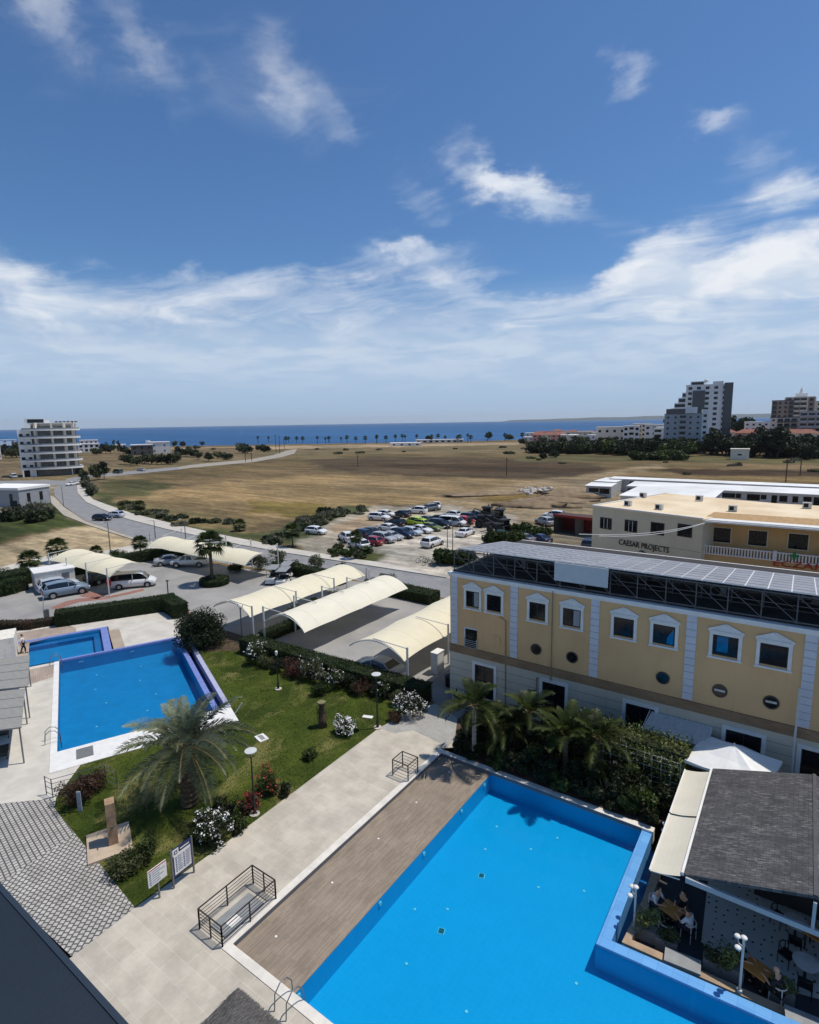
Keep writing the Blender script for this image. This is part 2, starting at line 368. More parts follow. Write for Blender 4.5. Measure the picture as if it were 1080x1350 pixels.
def build_ground():
    # one sheet to the shoreline, tessellated in rings round the viewpoint's foot so far fields keep their edges
    na, nr = 620, 330
    A = np.linspace(rad(-100), rad(28), na); Rr = np.concatenate([[3], np.geomspace(24, 900, nr - 1)])
    a, r = np.meshgrid(A, Rr); x = np.sin(a) * r; y = np.cos(a) * r
    base = np.array(lin(122, 106, 80)[:3]); col = np.tile(base, (x.size, 1)).reshape(nr, na, 3)
    for i, (nm, poly, c) in enumerate(ZONES):
        P = [g(px, py) for px, py in poly]
        wob = 0.012 * r + .25
        for s_, w in ((1.0, .5), (.35, .5)):
            pass
        xw = x + (vnoise(x, y, 6, i) - .5) * wob * 3 + (vnoise(x, y, 1.7, i + 50) - .5) * wob
        yw = y + (vnoise(x, y, 6, i + 90) - .5) * wob * 3 + (vnoise(x, y, 1.7, i + 150) - .5) * wob
        k = inpoly(xw, yw, P).astype(float)
        k = k[..., None]; col = col * (1 - k) + np.array(c[:3]) * k
    for _ in range(2):
        col[1:-1, 1:-1] = (col[1:-1, 1:-1]*2 + col[:-2, 1:-1] + col[2:, 1:-1] + col[1:-1, :-2] + col[1:-1, 2:]) / 6
    v = np.stack([x, y, np.zeros_like(x)], -1).reshape(-1, 3)
    # cut at the shoreline: sea side sinks below the water
    sp = [(p.x, p.y) for p in shore]
    land = [(-2000, -200), (400, -200), (2000, 400)] + sp[::-1]
    inl = inpoly(x, y, land)
    v[:, 2] = np.where(inl.ravel(), 0, -6.0)
    near = inpoly(x, y, [(-62, 16), (-58, 29), (-47, 33), (-31, 26), (-24, 26), (-18, 29), (2, 29), (12, 24), (12, 2), (-20, 6), (-45, 8)])
    v[:, 2] = np.where(near.ravel(), -3.0, v[:, 2])
    idx = np.arange(nr * na).reshape(nr, na)
    f = np.stack([idx[:-1, :-1], idx[1:, :-1], idx[1:, 1:], idx[:-1, 1:]], -1).reshape(-1, 4)[:, ::-1]
    me = bpy.data.meshes.new('ground'); me.vertices.add(len(v)); me.vertices.foreach_set('co', v.ravel())
    me.loops.add(f.size); me.loops.foreach_set('vertex_index', f.ravel().astype(np.int32))
    me.polygons.add(len(f)); me.polygons.foreach_set('loop_start', np.arange(0, f.size, 4, dtype=np.int32))
    me.update(calc_edges=True)
    at = me.color_attributes.new('soil', 'FLOAT_COLOR', 'POINT')
    at.data.foreach_set('color', np.concatenate([col.reshape(-1, 3), np.ones((nr*na, 1))], 1).ravel())
    m = bpy.data.materials.new('soil'); m.use_nodes = True; t = NT(m.node_tree); b = t.n['Principled BSDF']
    b.inputs['Roughness'].default_value = .95; b.inputs['Specular IOR Level'].default_value = .1
    ca = t.new('ShaderNodeVertexColor', layer_name='soil'); tc = t.new('ShaderNodeTexCoord'); o = tc.outputs['Object']
    sx = t.mapping(o, scale=(.35, 1, 1), rot=(0, 0, rad(-62)))
    n1 = t.ramp(t.noise(sx, .05, 8, .72), .34, .66); n2 = t.ramp(t.noise(o, .6, 7, .72), .32, .68)
    n3 = t.ramp(t.noise(t.mapping(o, scale=(.18, 1.2, 1), rot=(0, 0, rad(-62))), .35, 6, .7), .35, .7)
    k = t.mix(n1, (.54, .56, .55, 1), (1.24, 1.20, 1.12, 1)); k2 = t.mix(n2, (.72, .72, .72, 1), (1.2, 1.19, 1.18, 1)); k3 = t.mix(n3, (.66, .65, .64, 1), (1.25, 1.22, 1.18, 1))
    c = t.mix(1, t.mix(1, t.mix(1, ca.outputs[0], k, 'MULTIPLY'), k2, 'MULTIPLY'), k3, 'MULTIPLY')
    t.l.new(c, b.inputs['Base Color'])
    bn = t.new('ShaderNodeBump'); bn.inputs['Strength'].default_value = .5; bn.inputs['Distance'].default_value = .3
    t.l.new(t.noise(o, .9, 6, .7), bn.inputs['Height']); t.l.new(bn.outputs[0], b.inputs['Normal'])
    me.materials.append(m)
    ob = bpy.data.objects.new('ground', me); C.objects.link(ob); struct(ob, 'dry open field and bare earth reaching to the sea')
build_ground()
from mathutils.geometry import tessellate_polygon
# pool outlines (world metres)
POOL = [(-16.8, 10.9), (-16.8, 26.65), (-3.9, 26.65), (-3.9, 19.6), (7, 20.4), (7, 10.9)]
FA, FB, FC, FD = g(76.5, 872), g(236, 840), g(322, 973), g(73, 1010)          # far pool with its white apron
FU = (g(75, 1005) - g(78, 872)); FU.z = 0; FU.normalize(); FV = Vector((-FU.y, FU.x, 0))
FO = g(78, 872)
def fw(u, v, z=0): p = FO + FU * u + FV * v; return Vector((p.x, p.y, z))
FARP = [fw(0.1, -.25), fw(0.1, 9.5), fw(17.0, 10.6), fw(17.0, -.25)]
KIDP = [fw(-7.0, -3.6), fw(-7.0, 3.9), fw(0.1, 3.9), fw(0.1, -3.6)]
def flat(name, pts, z, m, label, px=True, holes=()):
    P = G(pts) if px else pts
    if not holes: return struct(MB().sheet(P, z).build(name, m), label)
    loops = [[Vector((p[0], p[1], 0)) for p in P]] + [[Vector((p[0], p[1], 0)) for p in h] for h in holes]
    tri = tessellate_polygon(loops); vs = [v for l in loops for v in l]; fs = []
    for a, b, c in tri:
        A, B, D = vs[a], vs[b], vs[c]
        fs.append((a, b, c) if (B - A).cross(D - A).z > 0 else (a, c, b))
    mb = MB(); mb.add([(v.x, v.y, z) for v in vs], fs); return struct(mb.build(name, m), label)
# sea
def seamat():
    m = bpy.data.materials.new('sea'); m.use_nodes = True; t = NT(m.node_tree); b = t.n['Principled BSDF']
    tc = t.new('ShaderNodeTexCoord'); o = tc.outputs['Object']
    v = t.mapping(o, scale=(.25, 1, 1), rot=(0, 0, rad(-35)))
    f = t.ramp(t.noise(v, .004, 5, .6), .35, .65); f2 = t.ramp(t.noise(v, .03, 4, .6), .35, .65)
    c = t.mix(f, lin(28, 70, 114), lin(42, 90, 134)); c = t.mix(t.math('MULTIPLY', f2, .35), c, lin(60, 108, 146))
    t.l.new(c, b.inputs['Base Color']); b.inputs['Roughness'].default_value = .55; b.inputs['Specular IOR Level'].default_value = .12
    bn = t.new('ShaderNodeBump'); bn.inputs['Strength'].default_value = .6; bn.inputs['Distance'].default_value = .4
    t.l.new(t.noise(o, .5, 4, .6), bn.inputs['Height']); t.l.new(bn.outputs[0], b.inputs['Normal'])
    return m
sea = MB(); sea.add([(-21000, 60, -1.0), (14000, 60, -1.0), (14000, 21000, -1.0), (-21000, 21000, -1.0)], [(0, 1, 2, 3)])
struct(sea.build('sea', seamat()), 'deep blue sea filling the horizon')
# surf line
sf = MB(); q = [g(x, y + .3, 0) for x, y in SHORE[3:10]]
for i in range(len(q) - 1):
    a, b = q[i], q[i+1]; d = Vector((a.x, a.y, 0)).normalized()
    sf.add([(a.x, a.y, .03), (b.x, b.y, .03), (b.x + d.x*4, b.y + d.y*4, -.95), (a.x + d.x*4, a.y + d.y*4, -.95)], [(0, 1, 2, 3)])
struct(sf.build('beach', mat('sand', lin(168, 152, 128), .9, .15, .2)), 'thin sandy beach along the shore')
# distant land on the right horizon
hl = MB(); pts = []
N = 60
for i in range(N + 1):
    px = 660 + 760 * i / N; e = math.sin(math.pi * min(1, i / N * 1.25)) ** .8 if i / N < .8 else .25
    d = ray(px, 552); a = math.atan2(d.x, d.y); R0 = 14500
    h = 30 + 70 * e * (0.8 + .4 * noise.noise(Vector((i * .35, 0, 0))))
    for (rr, z) in ((R0, -1.5), (R0 + 1200, h), (R0 + 3500, -2)): pts.append((math.sin(a) * rr, math.cos(a) * rr, z if i not in (0,) else -1.5))
fs = []
for i in range(N):
    for k in range(2): fs.append((i*3+k, (i+1)*3+k, (i+1)*3+k+1, i*3+k+1))
hl.add(pts, fs); struct(hl.build('hills', mat('far_hill', lin(66, 80, 78), .95, .2, .001, spec=0), smooth=True), 'pale far coastline on the right horizon')

# asphalt etc
M_ASPH = mat('asphalt', lin(122, 122, 122), .85, col2=lin(140, 139, 137), scale=.5, detail=8, bump=.15, bscale=30)
M_LOT = mat('car_park_paving', lin(134, 132, 128), .85, col2=lin(158, 155, 149), scale=.22, detail=9, bump=.1, bscale=30)
M_WALK = mat('sidewalk', lin(178, 172, 160), .85, col2=lin(196, 190, 178), scale=.4, detail=6)
M_KERB = mat('kerb', lin(206, 202, 194), .8, .1, 1)
RD_R = [(240,618.5),(200,622.5),(150,627.5),(125,629),(107,631),(102,640),(103,650),(114,662),(142.6,674.4),(169,684.6),(220,698),(260,706.5),(320,719),(380,729.5),(471,743.7),(589.6,762),(640,772)]
RD_L = [(640,800),(588,789),(535,777),(497,768),(400,756),(300,744),(240,730),(190,714),(152.8,700),(114,687),(85.6,668),(72.3,654),(71,646),(76,640),(89.6,630.5),(110,627),(130,624.5),(150,623),(200,618.5),(240,615)]
flat('road', RD_R + RD_L, .008, M_ASPH, 'grey two lane road curving away to the left')
flat('road', [(100,634),(60,633),(0,634),(-200,640),(-200,648),(0,640),(72,640),(90,636)], .010, M_ASPH, 'side road running past the round apartment block')
flat('road', [(236,615.6),(250,613),(330,605.5),(360,600),(378,594),(392,592),(388,598),(372,602.5),(335,609),(250,617),(236,618.8)], .0125, mat('promenade', lin(152, 144, 130), .85, .1, .3), 'pale road leading down to the beach promenade')
# raised pavements
def pave(name, outer, inner, label, m=M_WALK, z=.13):
    P = G(outer) + G(inner)[::-1]
    return struct(MB().prism(P, -.02, z).build(name, m), label)
pave('sidewalk', [(101.5,640),(102.5,650),(113.5,662.2),(142,674.8),(169,685),(220,698.3),(260,706.8),(320,719.4),(380,730),(471,744),(589,762.4)],
     [(112,640),(114,650),(123,659),(150,669),(178,678.5),(226,690.5),(298,707),(340,715),(384,724),(472,738.5),(500,742)] , 'pale sidewalk along the field side of the road')
pave('sidewalk', [(-250,790),(0,749),(73,731),(138,727),(200,714.5),(212,720),(240,731)], [(-250,812),(0,763),(70,747),(151,735.5),(190,728),(212,726),(240,735)], 'broad pale sidewalk behind the car park hedge')
pave('sidewalk', [(71,655),(84.5,669),(113,688),(151,701),(190,714)], [(58,652),(64,660),(84,680),(120,694),(188,716)], 'sandy sidewalk on the inner bend of the road', mat('old_sidewalk', lin(168, 160, 144), .85, .12, .5))
flat('car_park', [(-300,850),(-250,812),(0,763),(151,735.5),(240,735),(300,747),(400,758),(497,770),(588,791),(640,803),(700,930),(604,948),(566,922),(300,858),(240,800),(225,796),(95,812),(0,828),(-300,900)], .004, M_LOT, 'light grey paved car park under the shade canopies')
# red brick strips in the car park
M_RB = brickmat('red_paver', lin(150, 104, 92), lin(164, 118, 104), lin(120, 96, 88), .25, .12, .01)
flat('paving', [(66,802),(86,793),(104,789),(140,787),(189,776),(190,779),(140,790),(104,794),(75,803)], .012, M_RB, 'red brick kerb strip before the shaded van')
flat('paving', [(104,786),(117,781),(146,782),(128,790)], .012, M_RB, 'red brick patch beneath the left canopy')
flat('paving', [(240,808),(252,807),(256,815),(244,817)], .012, M_RB, 'small red brick patch beside the clipped hedge')
# plaza and pool decks
M_PLAZA = brickmat('plaza_stone', lin(196, 186, 166), lin(208, 198, 178), lin(176, 166, 148), .6, .6, .012, 0, var=.22, nscale=.5)
M_TILE = brickmat('travertine', lin(186, 177, 161), lin(194, 186, 170), lin(197, 190, 175), 1.05, .7, .016, 0, var=.22, nscale=.7, off=.37)
M_CREAM = mat('cream_deck', lin(184, 179, 168), .85, col2=lin(204, 198, 185), scale=.8, detail=8)
flat('plaza', [(-300,960),(-300,880),(0,836),(85,822),(222,806),(240,811),(277,850),(345,970),(230,1030),(120,1075),(70,1075),(60,1100),(-300,1350)], .010, M_CREAM, 'pale stone plaza round the far pool', holes=[[fw(-7.2,-3.8),fw(-7.2,4.1),fw(0,4.2),fw(-.28,4.2),fw(-.28,10.2),fw(16.5,10.2),fw(16.5,-.2),fw(0,-.2),fw(0,-3.8)]])
M_BROWN = brickmat('brown_deck', lin(164, 148, 134), lin(172, 157, 142), lin(140, 126, 112), 1.4, .14, .01, rad(24), var=.2)
flat('deck', [(0,838),(90,824),(100,828),(101,834),(39,847.5),(36,883.5),(72,876),(73,892),(34,904),(0,912)], .016, M_BROWN, 'brown timber deck around the small pool')
M_DECK2 = brickmat('slat_deck', lin(176, 160, 140), lin(186, 170, 150), lin(120, 108, 94), 3, .14, .018, rad(24+90), var=.15)
flat('deck', [(143,831),(157,829),(165,853),(150,856)], .02, M_DECK2, 'narrow slatted deck between the two far pools')
# walkway, lawn, cobbles
flat('walkway', [(95,1262),(178,1197),(300,1110),(420,1015),(500,960),(545,935),(604,947),(606,985),g_((-16.79,26.66)),g_((-16.79,10.89)),g_((-8,10.89)),g_((-8,6)),g_((-22,4))], .012, M_TILE, 'long pale paved walkway beside the main pool')
flat('walkway', [(95,1262),(178,1197),(236,1156),(262,1250),(290,1262),g_((-16.79,10.88)),g_((-8,10.88)),g_((-8,6)),g_((-22,4))], .016, M_TILE, 'square stone slabs at the near end of the walkway') if False else None
flat('walkway', [(500,960),(545,935),(585,925),(604,947),(600,975),(590,985),(545,963),(520,967)], .016, brickmat('grey_setts', lin(160, 158, 152), lin(172, 170, 163), lin(142, 140, 134), .24, .12, .008, rad(30), var=.15), 'grey block paving at the head of the walkway')
def cobmat(name, rot):
    return brickmat(name, lin(190, 186, 178), lin(172, 168, 160), lin(84, 82, 80), .21, .21, .04, rot, off=.5, var=.18, bump=.5, smooth=.6)
flat('cobbles', [(-120,1062),(0,1060),(70,1053),(100,1092),(92,1105),(0,1165),(-200,1300)], .018, cobmat('cobble_a', rad(8)), 'white cobbles laid in rows beside the lawn')
flat('cobbles', [(100,1092),(178,1197),(95,1262),(0,1172),(-200,1330),(-200,1300),(0,1165),(92,1105)], .0185, cobmat('cobble_b', rad(52)), 'white cobbles laid crosswise towards the walkway')
def grassmat():
    m = bpy.data.materials.new('lawn'); m.use_nodes = True; t = NT(m.node_tree); b = t.n['Principled BSDF']
    b.inputs['Roughness'].default_value = .9; b.inputs['Specular IOR Level'].default_value = .15
    tc = t.new('ShaderNodeTexCoord'); o = tc.outputs['Object']
    a = t.ramp(t.noise(o, .35, 5, .6, .4), .3, .7); f = t.ramp(t.noise(o, 7, 5, .7), .3, .7)
    dry = t.ramp(t.noise(t.mapping(o, scale=(1, .6, 1), rot=(0, 0, rad(30)), loc=(3, 1, 0)), .45, 7, .65, .5), .5, .68)
    c = t.mix(a, lin(48, 62, 18), lin(76, 88, 28)); c = t.mix(t.math('MULTIPLY', dry, .9), c, lin(116, 112, 64)); c = t.mix(1, c, t.mix(f, (.72, .72, .72, 1), (1.2, 1.2, 1.2, 1)), 'MULTIPLY')
    t.l.new(c, b.inputs['Base Color'])
    bn = t.new('ShaderNodeBump'); bn.inputs['Strength'].default_value = .8; bn.inputs['Distance'].default_value = .05
    t.l.new(t.noise(o, 22, 4, .7), bn.inputs['Height']); t.l.new(bn.outputs[0], b.inputs['Normal']); return m
LAWN = [g_(fw(-.3,10.38)),(258,846),(300,842),(330,842),(430,870),(470,880),(566,915),(560,935),(545,935),(500,960),(300,1110),(178,1197),(72,1066),(74,1052),g_(fw(18.19,1.2)),g_(fw(18.19,10.38))]
flat('lawn', LAWN, .022, grassmat(), 'mown green lawn with worn yellow patches')
M_LAWNG = leafmat('grass_blade', lin(46, 62, 16), lin(90, 100, 38), .5, .2, .8)
def grass_tufts():
    P = [(p.x, p.y) for p in G(LAWN)]; xs = [p[0] for p in P]; ys = [p[1] for p in P]
    r = np.random.default_rng(3); n = 60000
    x = r.uniform(min(xs), max(xs), n); y = r.uniform(min(ys), max(ys), n); k = inpoly(x, y, P); x = x[k]; y = y[k]
    n = len(x); a = r.uniform(0, 6.283, n); h = r.uniform(.02, .07, n); w = r.uniform(.015, .04, n); lx = r.normal(0, .03, n); ly = r.normal(0, .03, n)
    v = np.stack([np.stack([x - np.cos(a)*w, y - np.sin(a)*w, np.full(n, .022)], -1), np.stack([x + np.cos(a)*w, y + np.sin(a)*w, np.full(n, .022)], -1), np.stack([x + lx, y + ly, .022 + h], -1)], 1).reshape(-1, 3)
    me = bpy.data.meshes.new('grass'); me.vertices.add(n*3); me.vertices.foreach_set('co', v.ravel()); me.loops.add(n*3); me.loops.foreach_set('vertex_index', np.arange(n*3, dtype=np.int32))
    me.polygons.add(n); me.polygons.foreach_set('loop_start', np.arange(0, n*3, 3, dtype=np.int32)); me.update(calc_edges=True); me.materials.append(M_LAWNG)
    o = bpy.data.objects.new('grass', me); C.objects.link(o); struct(o, 'short grass blades growing over the lawn', 'stuff')
grass_tufts()
# soil strips under hedges and planting
M_SOIL = mat('planting_soil', lin(78, 62, 48), .95, .3, 2, bump=.3, bscale=12)
flat('soil', [(238,842),(300,832),(332,842),(566,915),(566,925),(548,940),(470,895),(330,858),(250,860)], .026, M_SOIL, 'brown soil under the lawn hedge')
flat('soil', [(598,992),(604,940),(640,925),(760,945),(900,985),(905,1060),(858,1094)], .028, M_SOIL, 'dark planting bed behind the main pool')
# terrace floor by building
flat('paving', [(566,922),(604,948),(640,925),(600,905),(596,880),(560,905)], .032, mat('grey_pave', lin(120, 118, 114), .85, .12, .6), 'grey paved passage at the building corner')
# ---------------------------------------------------------------- pools
def tilemat(name, a, b, grout, size=.25, rough=.35):
    return brickmat(name, a, b, grout, size, size, .006, 0, rough, 0.0, var=.12, nscale=1.0, bump=.05)
M_PT = brickmat('pool_tile', (.015, .37, .60, 1), (.018, .38, .61, 1), (.035, .41, .62, 1), .25, .25, .006, 0, .35, 0.0, var=.03, nscale=.5, bump=.05)
M_PTF = tilemat('pool_tile_far', (.02, .29, .52, 1), (.022, .30, .53, 1), (.03, .32, .54, 1))
M_RIM = brickmat('rim_tile', lin(96, 156, 212), lin(110, 168, 220), lin(76, 136, 196), .5, .5, .006, 0, .4, 0, var=.1, bump=.05)
M_RIMF = mat('far_rim_tile', lin(116, 132, 188), .5, .08, 2); M_RIMW = mat('far_rim_pale', lin(170, 172, 196), .6, .08, 2)
M_COPE = mat('coping_stone', lin(214, 208, 196), .7, .1, 1.5, bump=.1); M_NAVY = mat('navy_tile', lin(24, 38, 84), .4, .15, 2)
def watermat(name, tint, rough=.03, wave=.05):
    m = bpy.data.materials.new(name); m.use_nodes = True; t = NT(m.node_tree); t.n.remove(t.n['Principled BSDF'])
    tr = t.new('ShaderNodeBsdfTransparent'); tr.inputs[0].default_value = tint
    gl = t.new('ShaderNodeBsdfGlossy'); gl.inputs['Roughness'].default_value = rough
    fr = t.new('ShaderNodeFresnel'); fr.inputs[0].default_value = 1.33; mx = t.new('ShaderNodeMixShader')
    tc = t.new('ShaderNodeTexCoord'); bn = t.new('ShaderNodeBump'); bn.inputs['Strength'].default_value = wave; bn.inputs['Distance'].default_value = .05
    t.l.new(t.noise(tc.outputs['Object'], 2.5, 4, .6, .5), bn.inputs['Height'])
    t.l.new(bn.outputs[0], gl.inputs['Normal']); t.l.new(bn.outputs[0], fr.inputs['Normal'])
    t.l.new(fr.outputs[0], mx.inputs[0]); t.l.new(tr.outputs[0], mx.inputs[1]); t.l.new(gl.outputs[0], mx.inputs[2])
    t.l.new(mx.outputs[0], t.n['Material Output'].inputs[0]); MATS[name] = m; return m
M_WATER = watermat('water_near', (.42, .86, .98, 1), .04, .14); M_WATERF = watermat('water_far', (.50, .80, .92, 1))
def walls(mb, P, z0, z1, inward=True):
    k = len(P)
    for i in range(k):
        a, b = P[i], P[(i+1) % k]
        mb.add([(a[0], a[1], z0), (b[0], b[1], z0), (b[0], b[1], z1), (a[0], a[1], z1)], [(0, 1, 2, 3)])
pool = thing('swimming_pool', 'large bright blue pool with brown tiled sun shelf beside the walkway', 'pool', (-10, 18, 0))
IN = [(-13.205, 11.265), (-13.205, 26.285), (-5.115, 26.285), (-5.115, 19.03), (7, 19.83), (7, 11.265)]
off = lambda P: [(x + 10, y - 18) for x, y in P]
b = MB(); b.sheet(off([(-13.3, 11), (-13.3, 26.5), (-5, 26.5), (-5, 19.5), (7, 20.2), (7, 11)]), -1.15); walls(b, off(IN), -1.15, -.16); b.build('basin', M_PT, pool)
M_SHELF = brickmat('shelf_tile', lin(136, 122, 106), lin(154, 140, 122), lin(124, 111, 97), .6, .065, .004, rad(90), .6, .37, var=.18, nscale=.8, bump=.1)
b = MB(); b.prism(off([(-16.45, 11.25), (-16.45, 26.3), (-13.22, 26.3), (-13.22, 11.25)]), -.9, -.16); b.build('sun_shelf', M_SHELF, pool)
b = MB(); b.prism(off([(-16.8, 10.9), (-16.8, 26.65), (-16.45, 26.65), (-16.45, 10.9)]), -.6, .045)
b.prism(off([(-16.45, 26.3), (-16.45, 26.65), (-4.6, 26.65), (-4.6, 26.3)]), -.6, .045); b.prism(off([(-16.45, 10.9), (-16.45, 11.25), (7, 11.25), (7, 10.9)]), -.6, .045)
b.build('coping', M_COPE, pool)
b = MB(); b.b2(-6.447, -6.441, -6.7, 8.28, -.155, .03); b.b2(-6.44, 4.88, 8.288, 8.294, -.155, .03); b.build('tile_band', mat('grey_tile_band', lin(92, 96, 104), .5, .1), pool)
b = MB(); b.prism(off([(-5.1, 19.05), (-5.1, 26.3), (-4.65, 26.3), (-4.65, 19.5), (7, 20.3), (7, 19.85)]), -1.3, -.06); b.build('overflow_rim', M_RIM, pool)
b = MB(); b.sheet(off([(-4.65, 19.4), (-4.65, 26.3), (-3.9, 26.3), (-3.9, 19.7), (7, 20.6), (7, 20.2)]), -.95); None
b.build('overflow_channel', mat('channel_paint', lin(44, 92, 138), .6, .15), pool)
# skimmer grates, lights, white jets
for px, py in ((635, 1155), (582, 1228)):
    p = g(px, py, -1.15); fd = MB().box((p.x + 10, p.y - 18, -1.14), (.28, .28, .02), .3).build('floor_drain', mat('drain_rim', lin(190, 210, 206), .5), pool)
    MB().box((p.x + 10, p.y - 18, -1.125), (.22, .22, .02), .3).build('grate', mat('drain_grate', lin(20, 90, 96), .5, .2, 20), fd)
for px, py in ((597, 1063), (561, 1125), (502, 1190), (650, 1038), (395, 1312)):
    p = g(px, py, -.3); MB().tube([(-13.2 + 10, p.y - 18, -.36), (-13.2 + 10.05, p.y - 18, -.36)], .09, 12).build('pool_light', M_WHITE, pool)
for px, py in ((590,1199),(547,1199),(536,1271),(615,1334),(760,1297),(640,1120),(710,1170),(700,1120),(770,1175),(655,1090),(735,1105)):
    p = g(px, py, -1.15); MB().lathe([(.0, -1.125), (.05, -1.125), (.06, -1.14)], (p.x+10, p.y-18, 0), 10).build('water_jet', M_WHITE, pool)
for px, py in ((364, 1235), (438, 1164), (499, 1106), (549, 1058), (592, 1018)):
    p = g(px, py, -.16); MB().lathe([(.0, -.14), (.05, -.14), (.055, -.158)], (p.x+10, p.y-18, 0), 10).build('water_jet', M_WHITE, pool)
w = MB().sheet(IN[:4] + [(7, 19.85), (7, 11.25)], -.175).build('water', M_WATER); struct(w, 'clear bright blue water in the main pool')
w2 = MB().sheet([(-4.66, 19.5), (-4.66, 26.3), (-3.95, 26.3), (-3.95, 19.9), (7, 20.7), (7, 20.3)], -.86).build('water', M_WATER); struct(w2, 'shallow water in the overflow channel')
# far pool
fp = thing('swimming_pool', 'large far pool with white apron and lilac overflow edge beside the lawn', 'pool', FO, math.atan2(FU.y, FU.x))
# local frame: u along FU, v along FV
L_, Wd = 15.9, 9.35
b = MB(); b.sheet([(0, 0), (L_, 0), (L_, Wd), (0, Wd)], -1.1); walls(b, [(.012, .012), (L_-.012, .012), (L_-.012, Wd - .112), (.012, Wd - .112)], -1.1, -.1); b.build('basin', M_PTF, fp)
b = MB(); b.b2(0, 18.2, -.36, 0, -.4, .05); b.b2(L_, 18.2, 0, 10.35, -.4, .05); b.build('coping', M_WHITE, fp)
b = MB(); b.b2(-.3, 0, 0, Wd + .3, -1.2, .06); b.build('head_rim', M_RIMF, fp)
b = MB(); b.b2(0, L_, Wd - .1, Wd + .28, -1.2, -.02); b.build('overflow_rim', M_RIMF, fp)
b = MB(); b.b2(-.3, L_, Wd + .28, Wd + .72, -1.2, -.55); b.build('overflow_channel', M_NAVY, fp)
b = MB(); b.b2(-.3, L_, Wd + .72, Wd + 1.06, -1.2, .05); b.build('outer_wall', M_RIMW, fp)
for u in (2.4, 6.2): MB().b2(u * 1.0, u + .3, .0, .0, -.3, -.2)
for v in (1.4, 5.4): MB().b2(-.0, .03, v, v + .35, -.45, -.36).build('skimmer', M_WHITE, fp)
b = MB(); b.b2(16.3, 17.5, 1.0, 1.9, .055, .07); b.build('vent_grate', mat('grate', lin(110, 112, 110), .6, .1), fp)
for u, v in ((2, 2.6), (2.2, 6), (5, 2.4), (5.2, 5.6), (8, 3), (8.5, 6.4), (11.5, 2.2), (11, 5.5)): MB().lathe([(0, -1.07), (.06, -1.07), (.07, -1.1)], (u, v, 0), 8).build('water_jet', M_WHITE, fp)
w = MB().sheet([fw(0, 0), fw(L_, 0), fw(L_, Wd - .1), fw(0, Wd - .1)], -.1).build('water', M_WATERF); struct(w, 'calm blue water in the far pool')
kp = thing('paddling_pool', 'small shallow blue pool with lilac edge adjoining the far pool', 'pool', FO, math.atan2(FU.y, FU.x))
b = MB(); b.sheet([(-6.7, -3.3), (-.3, -3.3), (-.3, 3.4), (-6.7, 3.4)], -.7); walls(b, [(-6.69, -3.29), (-.31, -3.29), (-.31, 3.39), (-6.69, 3.39)], -.7, 0); b.build('basin', M_PTF, kp)
b = MB(); b.b2(-6.7, -5.95, -3.3, 3.4, -.7, -.32); b.b2(-5.95, -.3, 2.75, 3.4, -.7, -.32); b.b2(-5.95, -.3, -3.3, -2.5, -.7, -.32); b.build('step', mat('step_tile', (.04, .19, .40, 1), .5, .1), kp)
b = MB(); b.b2(-7.15, -6.7, -3.8, 4.0, -.5, .06); b.b2(-6.7, -.3, 3.4, 4.0, -.5, .06); b.b2(-6.7, 0, -3.8, -3.3, -.5, .06); b.build('rim', M_RIMF, kp)
w = MB().sheet([fw(-6.7, -3.3), fw(-.3, -3.3), fw(-.3, 3.4), fw(-6.7, 3.4)], -.15).build('water', M_WATERF); struct(w, 'shallow water in the paddling pool')
def ladder(loc, rz, label):
    t = thing('pool_ladder', label, 'pool ladder', loc, rz, 'pool ladders')
    for s in (-.28, .28):
        MB().tube([(-.55, s, 0), (-.5, s, .6), (-.25, s, .82), (.05, s, .75), (.25, s, .45), (.3, s, -.5)], .022, 7).build('rail', M_METALG, t, smooth=True)
    for z in (-.15, -.42): MB().tube([(.3, -.28, z), (.3, .28, z)], .02, 6).build('rung', M_METALG, t)
    return t
ladder((g(376, 1333).x, 11.0, .03), rad(90), 'steel ladder at the near corner of the main pool')
ladder(fw(14.3, -.1, .05), math.atan2(FV.y, FV.x), 'steel ladder on the white coping of the far pool')
ladder(fw(.5, -.1, .05), math.atan2(FV.y, FV.x), 'steel ladder where the paddling pool meets the far pool')

# ---------------------------------------------------------------- railings
M_RAIL = mat('rail_bronze', lin(58, 50, 44), .5, .15, 4, .3)
def railing_box(loc, w, l, h, label, gate=None, bars=5, posts=True):
    t = thing('safety_railing', label, 'railing', loc, 0, 'dark steel railings round the pool shafts')
    def side(a, b, n):
        mb = MB(); a, b = Vector(a), Vector(b)
        for k in range(n + 1):
            p = a.lerp(b, k / n); MB().bar(p, p + Vector((0, 0, h)), .045).build('post', M_RAIL, t)
        mb.bar(a + Vector((0, 0, h)), b + Vector((0, 0, h)), .04)
        for k in range(bars): z = .12 + (h - .15) * k / bars; mb.bar(a + Vector((0, 0, z)), b + Vector((0, 0, z)), .016)
        mb.build('rail', M_RAIL, t)
    side((0, 0, 0), (w, 0, 0), 2 if w > 1.2 else 1); side((0, l, 0), (w, l, 0), 2 if w > 1.2 else 1); side((0, 0, 0), (0, l, 0), max(1, int(l / .9))); side((w, 0, 0), (w, l, 0), max(1, int(l / 1.3)))
    return t
rt = railing_box((-18.08, 10.95, .02), 1.42, 2.64, .9, 'long dark steel railing enclosing a floor hatch near the main pool corner')
ht = thing('floor_hatch', 'grey steel floor hatch with a white and red notice inside the long railing', 'hatch', (-17.35, 12.1, .02))
MB().box((0, .1, .03), (.95, 1.9, .05)).build('cover', mat('hatch_steel', lin(150, 152, 150), .5, .1, 2, .3), ht)
MB().box((.1, -.2, .06), (.42, .5, .012)).build('notice', M_WHITE, ht)
